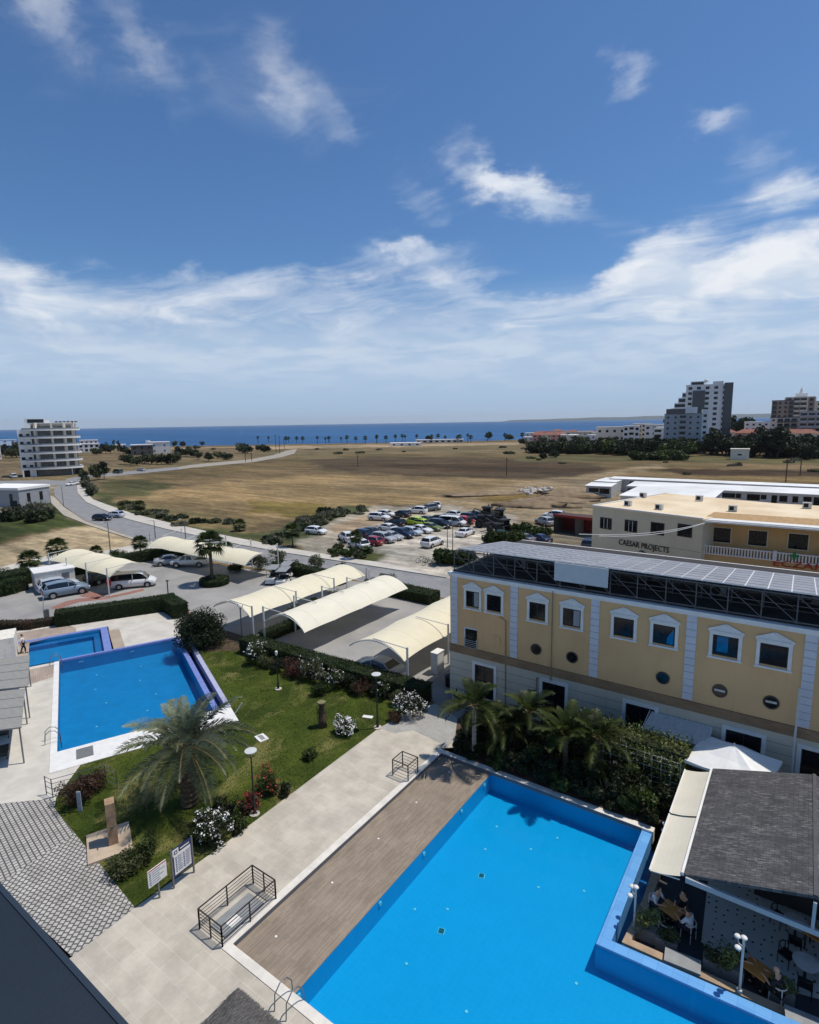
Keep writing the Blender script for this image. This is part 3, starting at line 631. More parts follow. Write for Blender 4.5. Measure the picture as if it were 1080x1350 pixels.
a0 = g(512.5, 1029); railing_box((-17.6, 23.0, .02), 1.05, .95, .95, 'small square dark railing on the walkway near the pool head', bars=4)

def text_obj(name, s, size, m, parent, loc, rot, ext=.02, align='CENTER', bold=False):
    cu = bpy.data.curves.new(name, 'FONT'); cu.body = s; cu.size = size; cu.extrude = ext; cu.align_x = align; cu.align_y = 'CENTER'; cu.resolution_u = 2
    if bold: cu.offset = size * .02
    tmp = bpy.data.objects.new(name, cu); C.objects.link(tmp)
    dg = bpy.context.evaluated_depsgraph_get(); me = bpy.data.meshes.new_from_object(tmp.evaluated_get(dg))
    bpy.data.objects.remove(tmp); bpy.data.curves.remove(cu); me.materials.clear(); me.materials.append(m)
    o = bpy.data.objects.new(name, me); C.objects.link(o); o.parent = parent; o.location = loc; o.rotation_euler = rot; return o
text_obj('lettering', 'DANGER', .1, M_RED, ht, (.1, -.2, .07), (0, 0, rad(90)), .002)

# ---------------------------------------------------------------- yellow building
FY = 33.0
def stained(name, col, stain, amt=.35):
    m = mat(name, col, .9, .06, .45, bump=.12, bscale=25, detail=8); t = NT(m.node_tree); b = t.n['Principled BSDF']; old = b.inputs['Base Color'].links[0].from_socket
    tc = t.new('ShaderNodeTexCoord'); f = t.ramp(t.noise(t.mapping(tc.outputs['Object'], scale=(3.2, 3.2, .22)), 1.0, 6, .65), .52, .78); f2 = t.ramp(t.noise(tc.outputs['Object'], .3, 5, .6), .45, .7)
    t.l.new(t.mix(t.math('MULTIPLY', t.math('ADD', t.math('MULTIPLY', f, .6), t.math('MULTIPLY', f2, .4)), amt), old, stain), b.inputs['Base Color']); return m
M_YEL = stained('ochre_plaster', lin(216, 176, 126), lin(158, 124, 86)); M_YEL0 = mat('ochre_plain', lin(206, 164, 110), .9, .09, .5, bump=.15, bscale=25, detail=8)
M_QUOIN = mat('quoin_plaster', lin(204, 204, 208), .85, .06, 1); M_BASE = stained('base_plaster', lin(198, 190, 170), lin(140, 134, 116))
M_BAND = brickmat('band_brick', lin(150, 122, 92), lin(160, 132, 100), lin(128, 104, 80), .5, .1, .006, 0, .9, .5, plane='XZ')
yb = thing('hotel_building', 'long ochre building with white pedimented windows and solar roof behind the pool planting', 'building', (-8, FY, 0))
ox = 8.0
X0, X1, DEP = -19.8, 8.0, 12.5
b = MB(); b.b2(X0+ox, X1+ox, 0, DEP, 3.9, 9.0)
b.build('upper_wall', M_YEL, yb)
b = MB(); b.b2(X0+ox-.03, X1+ox, -.05, DEP, 0, 3.35)
b.build('base_wall', M_BASE, yb)
gr = MB()
for z in (.55, 1.1, 1.65, 2.2, 2.75): gr.b2(X0+ox, X1+ox, -.056, -.05, z, z+.03)
gr.build('wall_joint', mat('joint', lin(140, 136, 120), .9), yb)
MB().b2(X0+ox-.05, X1+ox, -.09, DEP, 3.35, 3.9).build('band', M_BAND, yb)
b = MB(); b.b2(X0+ox-.12, X1+ox, -.16, DEP+.1, 9.0, 9.14); b.b2(X0+ox-.06, X1+ox, -.1, DEP, 8.86, 9.0); b.build('cornice', M_WHITE, yb)
MB().b2(X0+ox, X1+ox, .3, DEP-.3, 9.14, 9.2).build('roof', mat('roof_membrane', lin(52, 51, 50), .9), yb)
for px_ in (-19.45, -14.92, -9.66, -4.42, .92, 6.2):
    q = MB()
    for k in range(12):
        z0 = 3.95 + k * .41
        q.b2(px_+ox-.26, px_+ox+.26, -.05, 0, z0 + .012, z0 + .398)
    q.build('pilaster', M_QUOIN, yb)
def ped_window(x, w, z0, z1, glass=None, split=True):
    f = MB(); t_ = .17
    f.b2(x-w/2-t_, x-w/2, -.07, 0, z0-t_*.6, z1+t_); f.b2(x+w/2, x+w/2+t_, -.07, 0, z0-t_*.6, z1+t_)
    f.b2(x-w/2, x+w/2, -.07, 0, z1, z1+t_); f.b2(x-w/2-t_-.04, x+w/2+t_+.04, -.13, 0, z0-t_*.6-.1, z0-t_*.6)
    f.b2(x-w/2-t_-.05, x+w/2+t_+.05, -.12, 0, z1+t_, z1+t_+.06)
    # pediment: raised triangle with moulding
    za = z1+t_+.06; hw = w/2+t_+.05
    f.add([(x-hw, -.06, za), (x+hw, -.06, za), (x, -.06, za+.36), (x-hw, 0, za), (x+hw, 0, za), (x, 0, za+.36)], [(0, 1, 2), (0, 3, 4, 1), (1, 4, 5, 2), (2, 5, 3, 0)])
    for s in (-1, 1): f.bar((x + s*(hw+.02), -.07, za+.01), (x, -.07, za+.39), .06, 0, .12)
    fr = f.build('window', M_WHITE, yb)
    p = MB(); p.b2(x-w/2, x+w/2, -.02, -.004, z0, z1); p.build('pane', glass or M_GLASS, fr)
    c_ = MB()
    c_.b2(x-w/2, x-w/2+.05, -.05, -.02, z0, z1); c_.b2(x+w/2-.05, x+w/2, -.05, -.02, z0, z1); c_.b2(x-w/2+.05, x+w/2-.05, -.05, -.02, z0, z0+.05); c_.b2(x-w/2+.05, x+w/2-.05, -.05, -.02, z1-.05, z1)
    if split: c_.b2(x-.025, x+.025, -.05, -.02, z0+.05, z1-.05)
    c_.build('sash', M_BLACK, fr)
    return fr
M_CURT = mat('curtain', lin(150, 150, 150), .9, .2, 6, stretch=(6, 1, 1))
for i, (xa, xb) in enumerate(((-18.5, -17.5), (-16.9, -15.85), (-13.85, -12.77), (-11.63, -10.52), (-8.55, -7.42), (-6.37, -5.22), (-3.36, -2.16), (-1.19, .03), (2.2, 3.3), (4.3, 5.4))):
    fr = ped_window((xa+xb)/2+ox, (xb-xa), 6.9, 8.02, split=i in (0, 3, 2))
    if i in (0, 3): MB().b2((xa+xb)/2+ox+.1, xb+ox-.06, -.028, -.022, 6.97, 7.95).build('curtain', M_CURT, fr)
    if i == 5: MB().add([(xb+ox-.08, -.026, 6.96), (xb+ox-.08, -.026, 7.85), (xb+ox-.42, -.026, 7.3), (xb+ox-.42, -.026, 6.96)], [(0, 1, 2, 3)]).build('painted_reflection', M_REFLB, fr)  # pool reflection painted as a flat blue patch over the pane
    if i == 6: MB().b2(xa+ox+.2, xa+ox+.72, -.027, -.022, 7.1, 7.95).build('painted_reflection', M_REFLB, fr)
for i, x in enumerate((-16.26, -13.36, -10.99, -5.73, -2.86, -.51, 2.9, 5.0)):
    r_ = MB(); n = 24; R1, R2 = .37, .30
    r_.add([(x+ox+R*math.cos(2*math.pi*k/n), -.045, 4.89+R*math.sin(2*math.pi*k/n)) for R in (R1, R2) for k in range(n)] + [(x+ox+R1*math.cos(2*math.pi*k/n), 0, 4.89+R1*math.sin(2*math.pi*k/n)) for k in range(n)],
           [(k, (k+1) % n, n+(k+1) % n, n+k) for k in range(n)] + [(2*n+k, 2*n+(k+1) % n, (k+1) % n, k) for k in range(n)])
    fr = r_.build('round_window', M_YEL if i == 0 else mat('porthole_frame', lin(70, 62, 54), .6), yb)
    p = MB(); p.add([(x+ox+R2*math.cos(2*math.pi*k/n), -.03, 4.89+R2*math.sin(2*math.pi*k/n)) for k in range(n)], [tuple(range(n))]); p.build('pane', M_YEL if i == 0 else M_GLASS, fr)
    if i in (4, 5): MB().box((x+ox, -.05, 4.92), (.5, .03, .12), 0, 0, Matrix.Rotation(rad(12), 3, 'X')).build('flap', M_STEEL, fr)
b = MB(); b.b2(-18.57+ox, -17.67+ox, -.03, -.004, 3.95, 5.27); sw = b.build('window', M_GLASS, yb)
b = MB()
for k in range(5): b.b2(-18.6+ox, -17.64+ox, -.14, -.12, 3.95+.13*k, 3.97+.13*k)
for x in (-18.6, -17.66): b.b2(x+ox, x+ox+.02, -.14, -.02, 3.93, 4.6)
b.build('guard_rail', M_STEEL, sw)
b = MB(); b.b2(-18.66+ox, -18.57+ox, -.04, 0, 3.93, 5.32); b.b2(-18.57+ox, -17.6+ox, -.04, 0, 5.27, 5.36); b.build('frame', M_QUOIN, sw)
def door(x, w, h, z0=0.0, lead=M_WHITE):
    f = MB(); t_ = .2
    f.b2(x-w/2-t_, x-w/2, -.12, -.05, z0, h+t_); f.b2(x+w/2, x+w/2+t_, -.12, -.05, z0, h+t_); f.b2(x-w/2, x+w/2, -.12, -.05, h, h+t_)
    fr = f.build('door', lead, yb); MB().b2(x-w/2, x+w/2, -.075, -.056, z0, h).build('pane', M_GLASS, fr)
    c_ = MB(); c_.b2(x-.03, x+.03, -.1, -.075, z0, h); c_.b2(x-w/2, x-w/2+.06, -.1, -.075, z0, h); c_.b2(x+w/2-.06, x+w/2, -.1, -.075, z0, h); c_.b2(x-w/2+.06, x-.03, -.1, -.075, h-.06, h); c_.build('door_frame', M_BLACK, fr)
    MB().b2(x+.1, x+w/2-.1, -.073, -.0735, z0, h-.1).build('curtain', M_CURT, fr)
for x, w, h, z0 in ((-17.05, 1.45, 2.85, .5), (-12.1, 1.5, 2.87, .45), (-6.85, 1.6, 2.87, .45), (-1.6, 1.65, 2.85, 1.6), (1.9, 1.9, 2.85, .4), (5.4, 1.6, 2.85, .45)): door(x+ox, w, h, z0)
# downpipes
for pts in ([(-12.3, -.1, 9.0), (-12.3, -.1, 3.0), (-13.25, -.1, 3.0), (-13.25, -.1, .3)], [(-15.95, -.08, 6.6), (-15.5, -.08, 6.4), (-15.45, -.08, .3)]):
    MB().tube([(x+ox, y, z) for x, y, z in pts], .035, 6).build('downpipe', mat('pipe', lin(150, 132, 100), .6), yb)
# roof truss, solar deck
M_TR = mat('truss_steel', lin(84, 82, 82), .6, .15, 3)
tb = MB(); zt, zb = 10.55, 9.22
def truss(y, zt_, mb, diag=True):
    mb.bar((X0+ox+.25, y, zt_), (X1+ox, y, zt_), .07); mb.bar((X0+ox+.25, y, zb+.1), (X1+ox, y, zb+.1), .07); mb.bar((X0+ox+.25, y, (zt_+zb)/2+.2), (X1+ox, y, (zt_+zb)/2+.2), .03)
    n = 18; st = (X1 - X0 - .4) / n
    for k in range(n + 1):
        x = X0 + ox + .25 + k * st; mb.bar((x, y, zb), (x, y, zt_), .06)
        if diag and k < n: mb.bar((x, y, zt_ - .05), (x + st, y, zb + .1), .04)
truss(.15, 10.68, tb); truss(2.2, 10.45, tb); truss(4.6, 10.2, tb); truss(7.1, 9.95, tb)
tb.build('roof_truss', M_TR, yb)
pb = MB(); y0s, y1s = -.02, 7.2; z0s, z1s = 10.92, 10.08; x0s, x1s = -19.2+ox, X1+ox
nx, ny = 27, 7
for i in range(nx):
    for j in range(ny):
        u0, u1 = i/nx, (i+1)/nx; v0, v1 = j/ny, (j+1)/ny; e = .03
        xa, xb = x0s+(x1s-x0s)*u0+e, x0s+(x1s-x0s)*u1-e; ya, yb_ = y0s+(y1s-y0s)*v0+.06, y0s+(y1s-y0s)*v1-.06
        za, zb_ = z0s+(z1s-z0s)*(ya-y0s)/(y1s-y0s), z0s+(z1s-z0s)*(yb_-y0s)/(y1s-y0s)
        pb.add([(xa, ya, za), (xb, ya, za), (xb, yb_, zb_), (xa, yb_, zb_)], [(0, 1, 2, 3)])
mp = mat('solar_cell', lin(142, 143, 147), .4, .12, .8, spec=.4)
pb.build('solar_panel', mp, yb)
fr_ = MB(); fr_.add([(x0s, y0s, z0s-.02), (x1s, y0s, z0s-.02), (x1s, y1s, z1s-.02), (x0s, y1s, z1s-.02), (x0s, y0s, z0s-.07), (x1s, y0s, z0s-.07), (x1s, y1s, z1s-.07), (x0s, y1s, z1s-.07)], [(0, 1, 2, 3), (7, 6, 5, 4), (0, 4, 5, 1), (1, 5, 6, 2), (2, 6, 7, 3), (3, 7, 4, 0)])
fr_.build('panel_frame', mat('panel_alu', lin(206, 208, 210), .6, .04), yb)
sb = MB(); sb.b2(-12.2+ox, -8.95+ox, -.2, -.14, 9.72, 10.86); sb.build('blank_signboard', mat('signboard', lin(186, 192, 192), .6, .05), yb)
for x, y in ((-17.6, 6), (-16.0, 3.4), (-7.5, 4.6), (-3.6, 3.3), (.8, 4.3)):
    u = MB(); u.b2(x+ox-.42, x+ox+.42, y-.16, y+.16, 9.25, 9.85); un = u.build('air_conditioner', M_METALG, yb)
    MB().add([(x+ox-.1+.24*math.cos(a*.5236), y-.17, 9.55+.24*math.sin(a*.5236)) for a in range(12)], [tuple(range(12))]).build('fan', M_DARK, un)
b = MB(); A_, B_, D_, E_ = [(-6.2, -.06, 2.75), (-3.05, -.06, 2.75), (-3.1, -1.5, 2.25), (-6.4, -1.5, 2.25)]
b.add([(x+ox, y, z) for x, y, z in (A_, B_, D_, E_)] + [(x+ox, y, z-.06) for x, y, z in (A_, B_, D_, E_)], [(3, 2, 1, 0), (4, 5, 6, 7), (0, 1, 5, 4), (1, 2, 6, 5), (2, 3, 7, 6), (3, 0, 4, 7)])
for k in range(12): x = -6.3 + k*.28+ox; b.bar((x, -.06, 2.79), (x-.1, -1.5, 2.29), .04, 0, .04)
b.build('lean_to_awning', M_STEEL, yb)
MB().tube([(.62+ox, -.5, 0), (.62+ox, -.5, 6.2)], .055, 8).build('flue_pipe', M_STEEL, yb)
# units by the wall at the corner
ac = thing('air_conditioner', 'white outdoor air conditioner unit at the foot of the ochre wall', 'air conditioner', (-18.75, 32.35, .03))
MB().b2(-.42, .42, -.16, .16, .1, .75).build('housing', M_STEEL, ac); MB().add([(-.1+.25*math.cos(a*.5236), -.165, .43+.25*math.sin(a*.5236)) for a in range(12)], [tuple(range(12))]).build('fan', M_DARK, ac)
MB().b2(-.4, -.3, -.14, .14, 0, .1).b2(.3, .4, -.14, .14, 0, .1).build('foot', M_METALG, ac)
bn_ = thing('waste_bin', 'black round waste bin by the corner of the ochre building', 'bin', (g(592, 905).x, g(592, 905).y, .03))
MB().lathe([(0, 0), (.26, 0), (.3, .75), (.32, .8), (0, .8)], n=14).build('body', M_BLACK, bn_, smooth=True); MB().lathe([(.33, .78), (.33, .84), (.1, .98), (0, 1)], n=14).build('lid', M_BLACK, bn_)
cb = thing('utility_cabinet', 'tall pale cabinet standing beside the carport nearest the ochre building', 'cabinet', (g(577, 886).x, g(577, 886).y, 0))
MB().b2(-.3, .3, -.5, .5, 0, 1.7).build('body', M_STEEL, cb); MB().b2(-.33, .33, -.53, .53, 1.7, 1.76).build('top', M_WHITE, cb); MB().b2(.302, .31, -.4, .4, .2, 1.6).build('door', M_WHITE, cb)

# ---------------------------------------------------------------- carports
M_CAN = mat('canopy_cream', lin(232, 223, 194), .8, .03, .8); M_CANW = mat('canopy_white', lin(234, 228, 206), .8, .03, .8)
for m__ in (M_CAN, M_CANW):
    t__ = NT(m__.node_tree); tr__ = t__.new('ShaderNodeBsdfTranslucent'); tr__.inputs[0].default_value = lin(236, 226, 196); mx__ = t__.new('ShaderNodeMixShader'); mx__.inputs[0].default_value = .14
    t__.l.new(t__.n['Principled BSDF'].outputs[0], mx__.inputs[1]); t__.l.new(tr__.outputs[0], mx__.inputs[2]); t__.l.new(mx__.outputs[0], t__.n['Material Output'].inputs[0])
M_SEAM = mat('canopy_seam', lin(230, 220, 190), .8)
def carport(name, label, loc, rz, L, W, nb, low=2.3, crown=3.3, back=2.35, posth=3.4, side='low', m=M_CAN, arms=True, posty=None, flip_arm=False, sagk=.14):
    """membrane in its own frame: length along +y, width along +x, low post edge at x=W"""
    t = thing(name, label, 'carport', loc, rz, 'cream fabric carports')
    nu, nv = 16, nb * 8; vs = []; fs = []
    def hz(u, v):
        # section across: rises from the free edge to a crown then falls to the low edge
        s = u; z = back * (1-s) + low * s + (crown - (back*(1-s)+low*s)) * math.sin(math.pi * s) ** .8
        ph = (v * nb) % 1.0; sag = math.sin(math.pi * ph); z -= sagk * sag * math.sin(math.pi*s)
        return z
    for iv in range(nv + 1):
        v = iv / nv; ph = (v*nb) % 1.0; pin = sagk*1.3 * math.sin(math.pi*ph)
        for iu in range(nu + 1):
            u = iu / nu; x = (pin + (W - 2*pin) * u); y = L * v
            if v in (0.0, 1.0): y += (.35 if v == 0 else -.35) * math.sin(math.pi*u) * .6
            vs.append((x, y, hz(u, v)))
    for iv in range(nv):
        for iu in range(nu):
            a = iv*(nu+1)+iu; fs.append((a, a+1, a+nu+2, a+nu+1))
    MB().add(vs, fs).build('membrane', m, t, smooth=True)
    sm_ = MB()
    for k in range(1, nb*2, 2):
        yq = L*k/(nb*2); sm_.tube([(W*u/14*.96+W*.02, yq, hz(u/14*.96+.02, k/(nb*2))+.008) for u in range(15)], .006, 4)
    sm_.build('seam', M_SEAM, t)
    for k in range(nb + 1):
        y = L * k / nb
        yy = min(max(y, .06), L - .06)
        rib = [(W*u/10, yy, hz(u/10, k/nb) - .06) for u in range(11)]
        MB().tube(rib, .045, 6).build('arch', M_STEEL, t)
        MB().tube([(W+.25, yy, 0), (W+.25, yy, posth)], .085, 8).build('post', M_STEEL, t)
        am = MB().tube([(W+.25, yy, posth-.1), (W*.45, yy, crown+.12)], .035, 6)
        am.tube([(W+.25, yy, low), (W, yy, low-.02)], .04, 6); am.build('arm', M_STEEL, t)
    return t
carport('carport', 'white topped carport in the middle, longest of the near canopies', (-33.2, 31.6, 0), 0, 0.1, 1, 1) if False else None
def carport_r(label, x0, x1, y0, y1, nb, m=M_CAN, mirror=False, **kw):
    # along +Y; posts at x1 (or x0 when mirrored)
    if not mirror: return carport('carport', label, (x0, y0, 0), 0, y1-y0, x1-x0, nb, m=m, **kw)
    return carport('carport', label, (x1, y1, 0), rad(180), y1-y0, x1-x0, nb, m=m, **kw)
carport_r('cream carport beside the golf carts, left of the white one', -45.6, -40.2, 31.8, 48.2, 3)
carport_r('large white carport between the hedge bushes and the grey lane', -38.3, -33.4, 31.9, 47.0, 4, M_CANW, True, low=2.3, back=2.2, posth=3.6, sagk=.05)
carport_r('cream carport partly hidden by the ochre building', -28.2, -22.9, 31.6, 49.0, 3)
# along X: rotate -90: local +y -> world +x , local +x -> world -y
carport('carport', 'cream carport at the far left sheltering the white van', (-80.5, 37.6, 0), rad(-90), 15.0, 5.4, 3)
carport('carport', 'cream carport behind the tall palm at the back of the car park', (-56.0, 44.0, 0), rad(90), 21.5, 5.2, 4, low=2.5, back=2.3, posth=4.1)
# ---------------------------------------------------------------- restaurant terrace
M_TERR = mat('terrace_floor', lin(58, 60, 64), .8, .15, 1); M_SHING = brickmat('shingle', lin(74, 74, 76), lin(92, 91, 92), lin(56, 56, 58), .34, .14, .01, 0, .9, .5, var=.25, nscale=2.5, bump=.4)
def shingle():
    m = MATS['shingle']; t = NT(m.node_tree); b = t.n['Principled BSDF']
    old = b.inputs['Base Color'].links[0].from_socket
    tc = t.new('ShaderNodeTexCoord'); bt = t.new('ShaderNodeTexBrick'); t.l.new(tc.outputs['Object'], bt.inputs['Vector']); bt.offset = .5
    for k_, v_ in (('Scale', 1), ('Brick Width', .17), ('Row Height', .07), ('Mortar Size', .008), ('Bias', -.45), ('Mortar Smooth', .1)): bt.inputs[k_].default_value = v_
    bt.inputs['Color1'].default_value = (0, 0, 0, 1); bt.inputs['Color2'].default_value = (1, 1, 1, 1); bt.inputs['Mortar'].default_value = (0, 0, 0, 1)
    cl_ = t.ramp(t.noise(t.mapping(tc.outputs['Object'], scale=(1.2, 1.8, 1)), 1.1, 4, .6), .42, .62)
    k = t.math('MULTIPLY', t.math('MULTIPLY', bt.outputs['Color'], cl_), .95)
    c = t.mix(k, old, lin(150, 148, 146)); t.l.new(c, b.inputs['Base Color'])

shingle()
TZ = -.6
struct(MB().sheet([(-3.9, 20.3), (-4.1, 29.5), (8, 30), (8, 20.9)], TZ).build('terrace', M_TERR), 'dark grey restaurant terrace floor')
struct(MB().sheet([(-1.9, 21.9), (-2.2, 27), (8, 27), (8, 23.4), (1.2, 21.6)], TZ+.006).build('paving', None or brickmat('mosaic', lin(166, 162, 152), lin(150, 146, 138), lin(40, 40, 40), .33, .33, .03, rad(45), .6, .0, var=.1)), 'white and black mosaic strip under the restaurant roof')
def mosaic():
    t = NT(MATS['mosaic'].node_tree); b = t.n['Principled BSDF']; tc = t.new('ShaderNodeTexCoord')
    vo = t.new('ShaderNodeTexVoronoi'); t.l.new(tc.outputs['Object'], vo.inputs['Vector']); vo.inputs['Scale'].default_value = 3.0; vo.inputs['Randomness'].default_value = .35
    f = t.ramp(vo.outputs['Distance'], .16, .12); t.l.new(t.mix(f, lin(206, 203, 194), lin(30, 30, 30)), b.inputs['Base Color'])
mosaic()
K2, K0, K1 = g(847, 1186, -.3), g(820, 1242, -.3), g(1060, 1349, -.3); kd = (K1-K0).normalized(); K1 = K1 + kd*6
kb = MB(); kn = Vector((-kd.y, kd.x, 0))*.32
kb.prism([K2 + Vector((0, 6, 0)), K2, K0, K1, K1+kn, K0+kn+Vector((.3, 0, 0)), K2+Vector((.32, 0, 0)), K2+Vector((.32, 6, 0))], -1.2, -.3); tag(kb.build('terrace_kerb', mat('tan_kerb', lin(166, 142, 116), .85, .15, 2)), 'tan kerb wall edging the restaurant terrace above the pool channel', 'kerb wall')
rs = thing('restaurant_pavilion', 'open restaurant pavilion with grey shingle roof and side awnings by the pool', 'pavilion', (0, 24, TZ))
def roofz(x): return 2.5 - TZ + (x + 2.57) * .29
YF, YB = 21.28, 29.2
b = MB(); P = [(-2.57, YF), (1.39, YF), (1.39, YB), (-2.57, YB)]
vs = [(x, y - 24, roofz(x)) for x, y in P] + [(x, y - 24, roofz(x) - .12) for x, y in P]
b.add(vs, [(0, 1, 2, 3), (7, 6, 5, 4), (0, 4, 5, 1), (2, 6, 7, 3), (3, 7, 4, 0)]); b.build('roof_slope', MATS['shingle'], rs)
b = MB(); P = [(1.39, YF), (9, YF), (9, YB), (1.39, YB)]; z2 = lambda x: roofz(1.39) - (x - 1.39) * .29
vs = [(x, y - 24, z2(x)) for x, y in P] + [(x, y - 24, z2(x) - .12) for x, y in P]
b.add(vs, [(0, 1, 2, 3), (7, 6, 5, 4), (0, 4, 5, 1), (2, 6, 7, 3), (1, 5, 6, 2)]); b.build('roof_slope', MATS['shingle'], rs)
MB().bar((1.39, YF-24, roofz(1.39)+.01), (1.39, YB-24, roofz(1.39)+.01), .12, 0, .04).build('ridge', mat('ridge_cap', lin(78, 78, 80), .9), rs)
b = MB(); b.bar((-2.5, YF-24-.05, 2.36-TZ), (8, YF-24-.05, 2.36-TZ), .12, 0, .2); b.build('front_beam', mat('pavilion_frame', lin(168, 170, 170), .5, .06), rs)
for x in (1.39, 5): MB().bar((x, YF-24-.05, 2.4-TZ), (x, YF-24-.05, roofz(1.39) - .2), .1).build('strut', MATS['pavilion_frame'], rs)
MB().bar((-2.63, YF-24, 2.48-TZ), (-2.63, YB-24, 2.48-TZ), .09, 0, .14).build('gutter', M_WHITE, rs)
for x, y in ((-2.5, 1.1), (-2.5, 5.0), (2.2, 5.0)): MB().bar((x, y, 0), (x, y, 2.4-TZ), .12).build('post', MATS['pavilion_frame'], rs)
M_AWN = mat('awning_fabric', lin(206, 200, 182), .85, .04, 1)
for ya, yb2 in ((YF-24-.1, YF-24+3.72), (YF-24+3.84, YB-24-.3)):
    b = MB(); n = 6; ze = 2.44-TZ
    f = lambda u: (-2.68 - 1.06*u, ze - .28*u - .05*math.sin(math.pi*u))
    for i in range(n):
        u0, u1 = i/n, (i+1)/n
        (xa, za), (xb, zb_) = f(u0), f(u1); b.add([(xa, ya, za), (xb, ya, zb_), (xb, yb2, zb_), (xa, yb2, za)], [(3, 2, 1, 0)])
    xe, zz_ = f(1); b.add([(xe, ya, zz_), (xe, yb2, zz_), (xe, yb2, zz_-.12), (xe, ya, zz_-.12)], [(0, 1, 2, 3)])
    aw = b.build('awning', M_AWN, rs); MB().bar((xe-.02, ya, zz_+.02), (xe-.02, yb2, zz_+.02), .05).build('front_bar', M_WHITE, aw)
    for y in (ya + .06, yb2 - .06): MB().bar((-2.7, y, ze-.2), (xe, y, zz_-.04), .035).build('awning_arm', M_WHITE, aw)
MB().b2(-.4, 8, 1.6, 5.0, .04, 2.6).build('kitchen_wall', mat('dark_wall', lin(44, 42, 40), .8), rs)
def para():
    t = thing('patio_umbrella', 'large white square parasol open beside the ochre wall', 'parasol', (-1.85, 30.75, 0), rad(-10))
    c = [(-1.8, -1.6), (1.8, -1.6), (1.8, 1.6), (-1.8, 1.6)]
    mb = MB(); n = 8; apex = Vector((0, 0, 3.2)); ring = []
    for k in range(8):
        if k % 2 == 0: p = Vector((*c[k//2], 2.35))
        else: a, b_ = c[k//2], c[(k//2+1) % 4]; p = Vector(((a[0]+b_[0])/2, (a[1]+b_[1])/2, 2.44))
        ring.append(p)
    for k in range(8):
        a, b_ = ring[k], ring[(k+1) % 8]; m1 = apex.lerp(a, .5) - Vector((0, 0, .05)); m2 = apex.lerp(b_, .5) - Vector((0, 0, .05))
        s1, s2 = a - Vector((0, 0, .18)), b_ - Vector((0, 0, .18)); mid = (m1+m2)/2 - Vector((0, 0, .05)); e = (a+b_)/2 - Vector((0, 0, .06))
        mb.add([apex, m1, m2, a, b_, s1, s2, mid, e], [(0, 1, 7), (0, 7, 2), (1, 3, 8, 7), (7, 8, 4, 2), (3, 5, 6, 4, 8)])
    co_ = mb.build('canopy', mat('parasol_cloth', lin(230, 229, 224), .85, .04, 2, bump=.6, bscale=2.5), t)
    MB().tube([(0, 0, 0), (0, 0, 3.3)], .04, 8).build('pole', M_STEEL, t); MB().b2(-.45, .45, -.45, .45, 0, .1).build('base', M_CONC, t)
    for k in range(8): MB().bar(apex - Vector((0, 0, .08)), ring[k] - Vector((0, 0, .06)), .025).build('rib', M_STEEL, t)
para()
M_WOOD = mat('table_wood', lin(196, 132, 66), .45, .2, 4, stretch=(1, 6, 1)); M_CHAIRW = mat('chair_white', lin(214, 212, 206), .5)
def dtable(loc, rz, label):
    t = thing('dining_table', label, 'table', loc, rz, 'wooden tables on the restaurant terrace')
    MB().b2(-.38, .38, -.34, .34, .72, .76).build('tabletop', M_WOOD, t)
    for x in (-.3, .3):
        for y in (-.26, .26): MB().bar((x, y, 0), (x, y, .72), .05).build('leg', M_BLACK, t)
    return t
def dchair(loc, rz, label, m=None):
    t = thing('dining_chair', label, 'chair', loc, rz, 'chairs on the restaurant terrace'); m = m or M_CHAIRW
    MB().b2(-.22, .22, -.22, .22, .43, .47).build('seat', M_BLACK, t)
    pts = [(-.24, .2*0, .46)] ; pts = [(.26*math.cos(a), .26*math.sin(a)-.0, .78 if 0 else .76) for a in [math.pi*k/8 for k in range(9)]]
    MB().tube(pts, .02, 6).build('backrest', m, t, smooth=True)
    for x in (-.2, .2):
        for y in (-.2, .2): MB().bar((x, y, .02), (x*.95, y*.95, .46 if y < 0 else .75), .028).build('leg', m, t)
    return t
T1 = g(886, 1199, .75+TZ); T2 = g(999, 1277, .75+TZ)
r1 = rad(-20)
dtable((T1.x, T1.y, TZ), r1, 'wooden table with two people in white shirts, nearer the awning')
dtable((T2.x, T2.y, TZ), r1, 'wooden table between the bald man and the terrace lamp')
def off2(T, u, v): return (T.x + u*math.cos(r1) - v*math.sin(r1), T.y + u*math.sin(r1) + v*math.cos(r1), TZ)
CH = [(T1, -.68, 0, 90, 'white framed chair left of the table of white shirts'), (T1, .7, .0, -90, 'chair under the person in the white shirt nearest the mosaic'), (T1, .2, -.72, 180, 'empty white framed chair on the pool side of the table'),
      (T2, -.68, .1, 90, 'black chair beside the terrace lamp table'), (T2, .68, 0, -90, 'white framed chair under the bald man')]
for T, u, v, a, lb in CH: dchair(off2(T, u, v), r1 + rad(a), lb)
for px_, py_ in ((1063, 1268), (1050, 1215)):
    q_ = g(px_, py_, .75+TZ); rt2 = thing('round_table', 'round white table at the right end of the terrace' if py_ > 1250 else 'second round table deeper under the pavilion roof', 'table', (q_.x, q_.y, TZ)); MB().lathe([(0, .7), (.4, .7), (.42, .74), (0, .75)], n=20).build('tabletop', M_CHAIRW, rt2); MB().tube([(0, 0, 0), (0, 0, .7)], .05, 8).build('leg', M_BLACK, rt2)
    for a_ in (30, 150, 270): dchair((q_.x+.65*math.cos(rad(a_)), q_.y+.65*math.sin(rad(a_)), TZ), rad(a_-90), 'dark chair round the ' + ('right' if py_ > 1250 else 'inner') + ' white table, ' + {30: 'east', 150: 'west', 270: 'pool'}[a_] + ' side', M_BLACK)
dtable((1.75, 23.9, TZ), r1, 'dark empty table at the right end of the terrace')

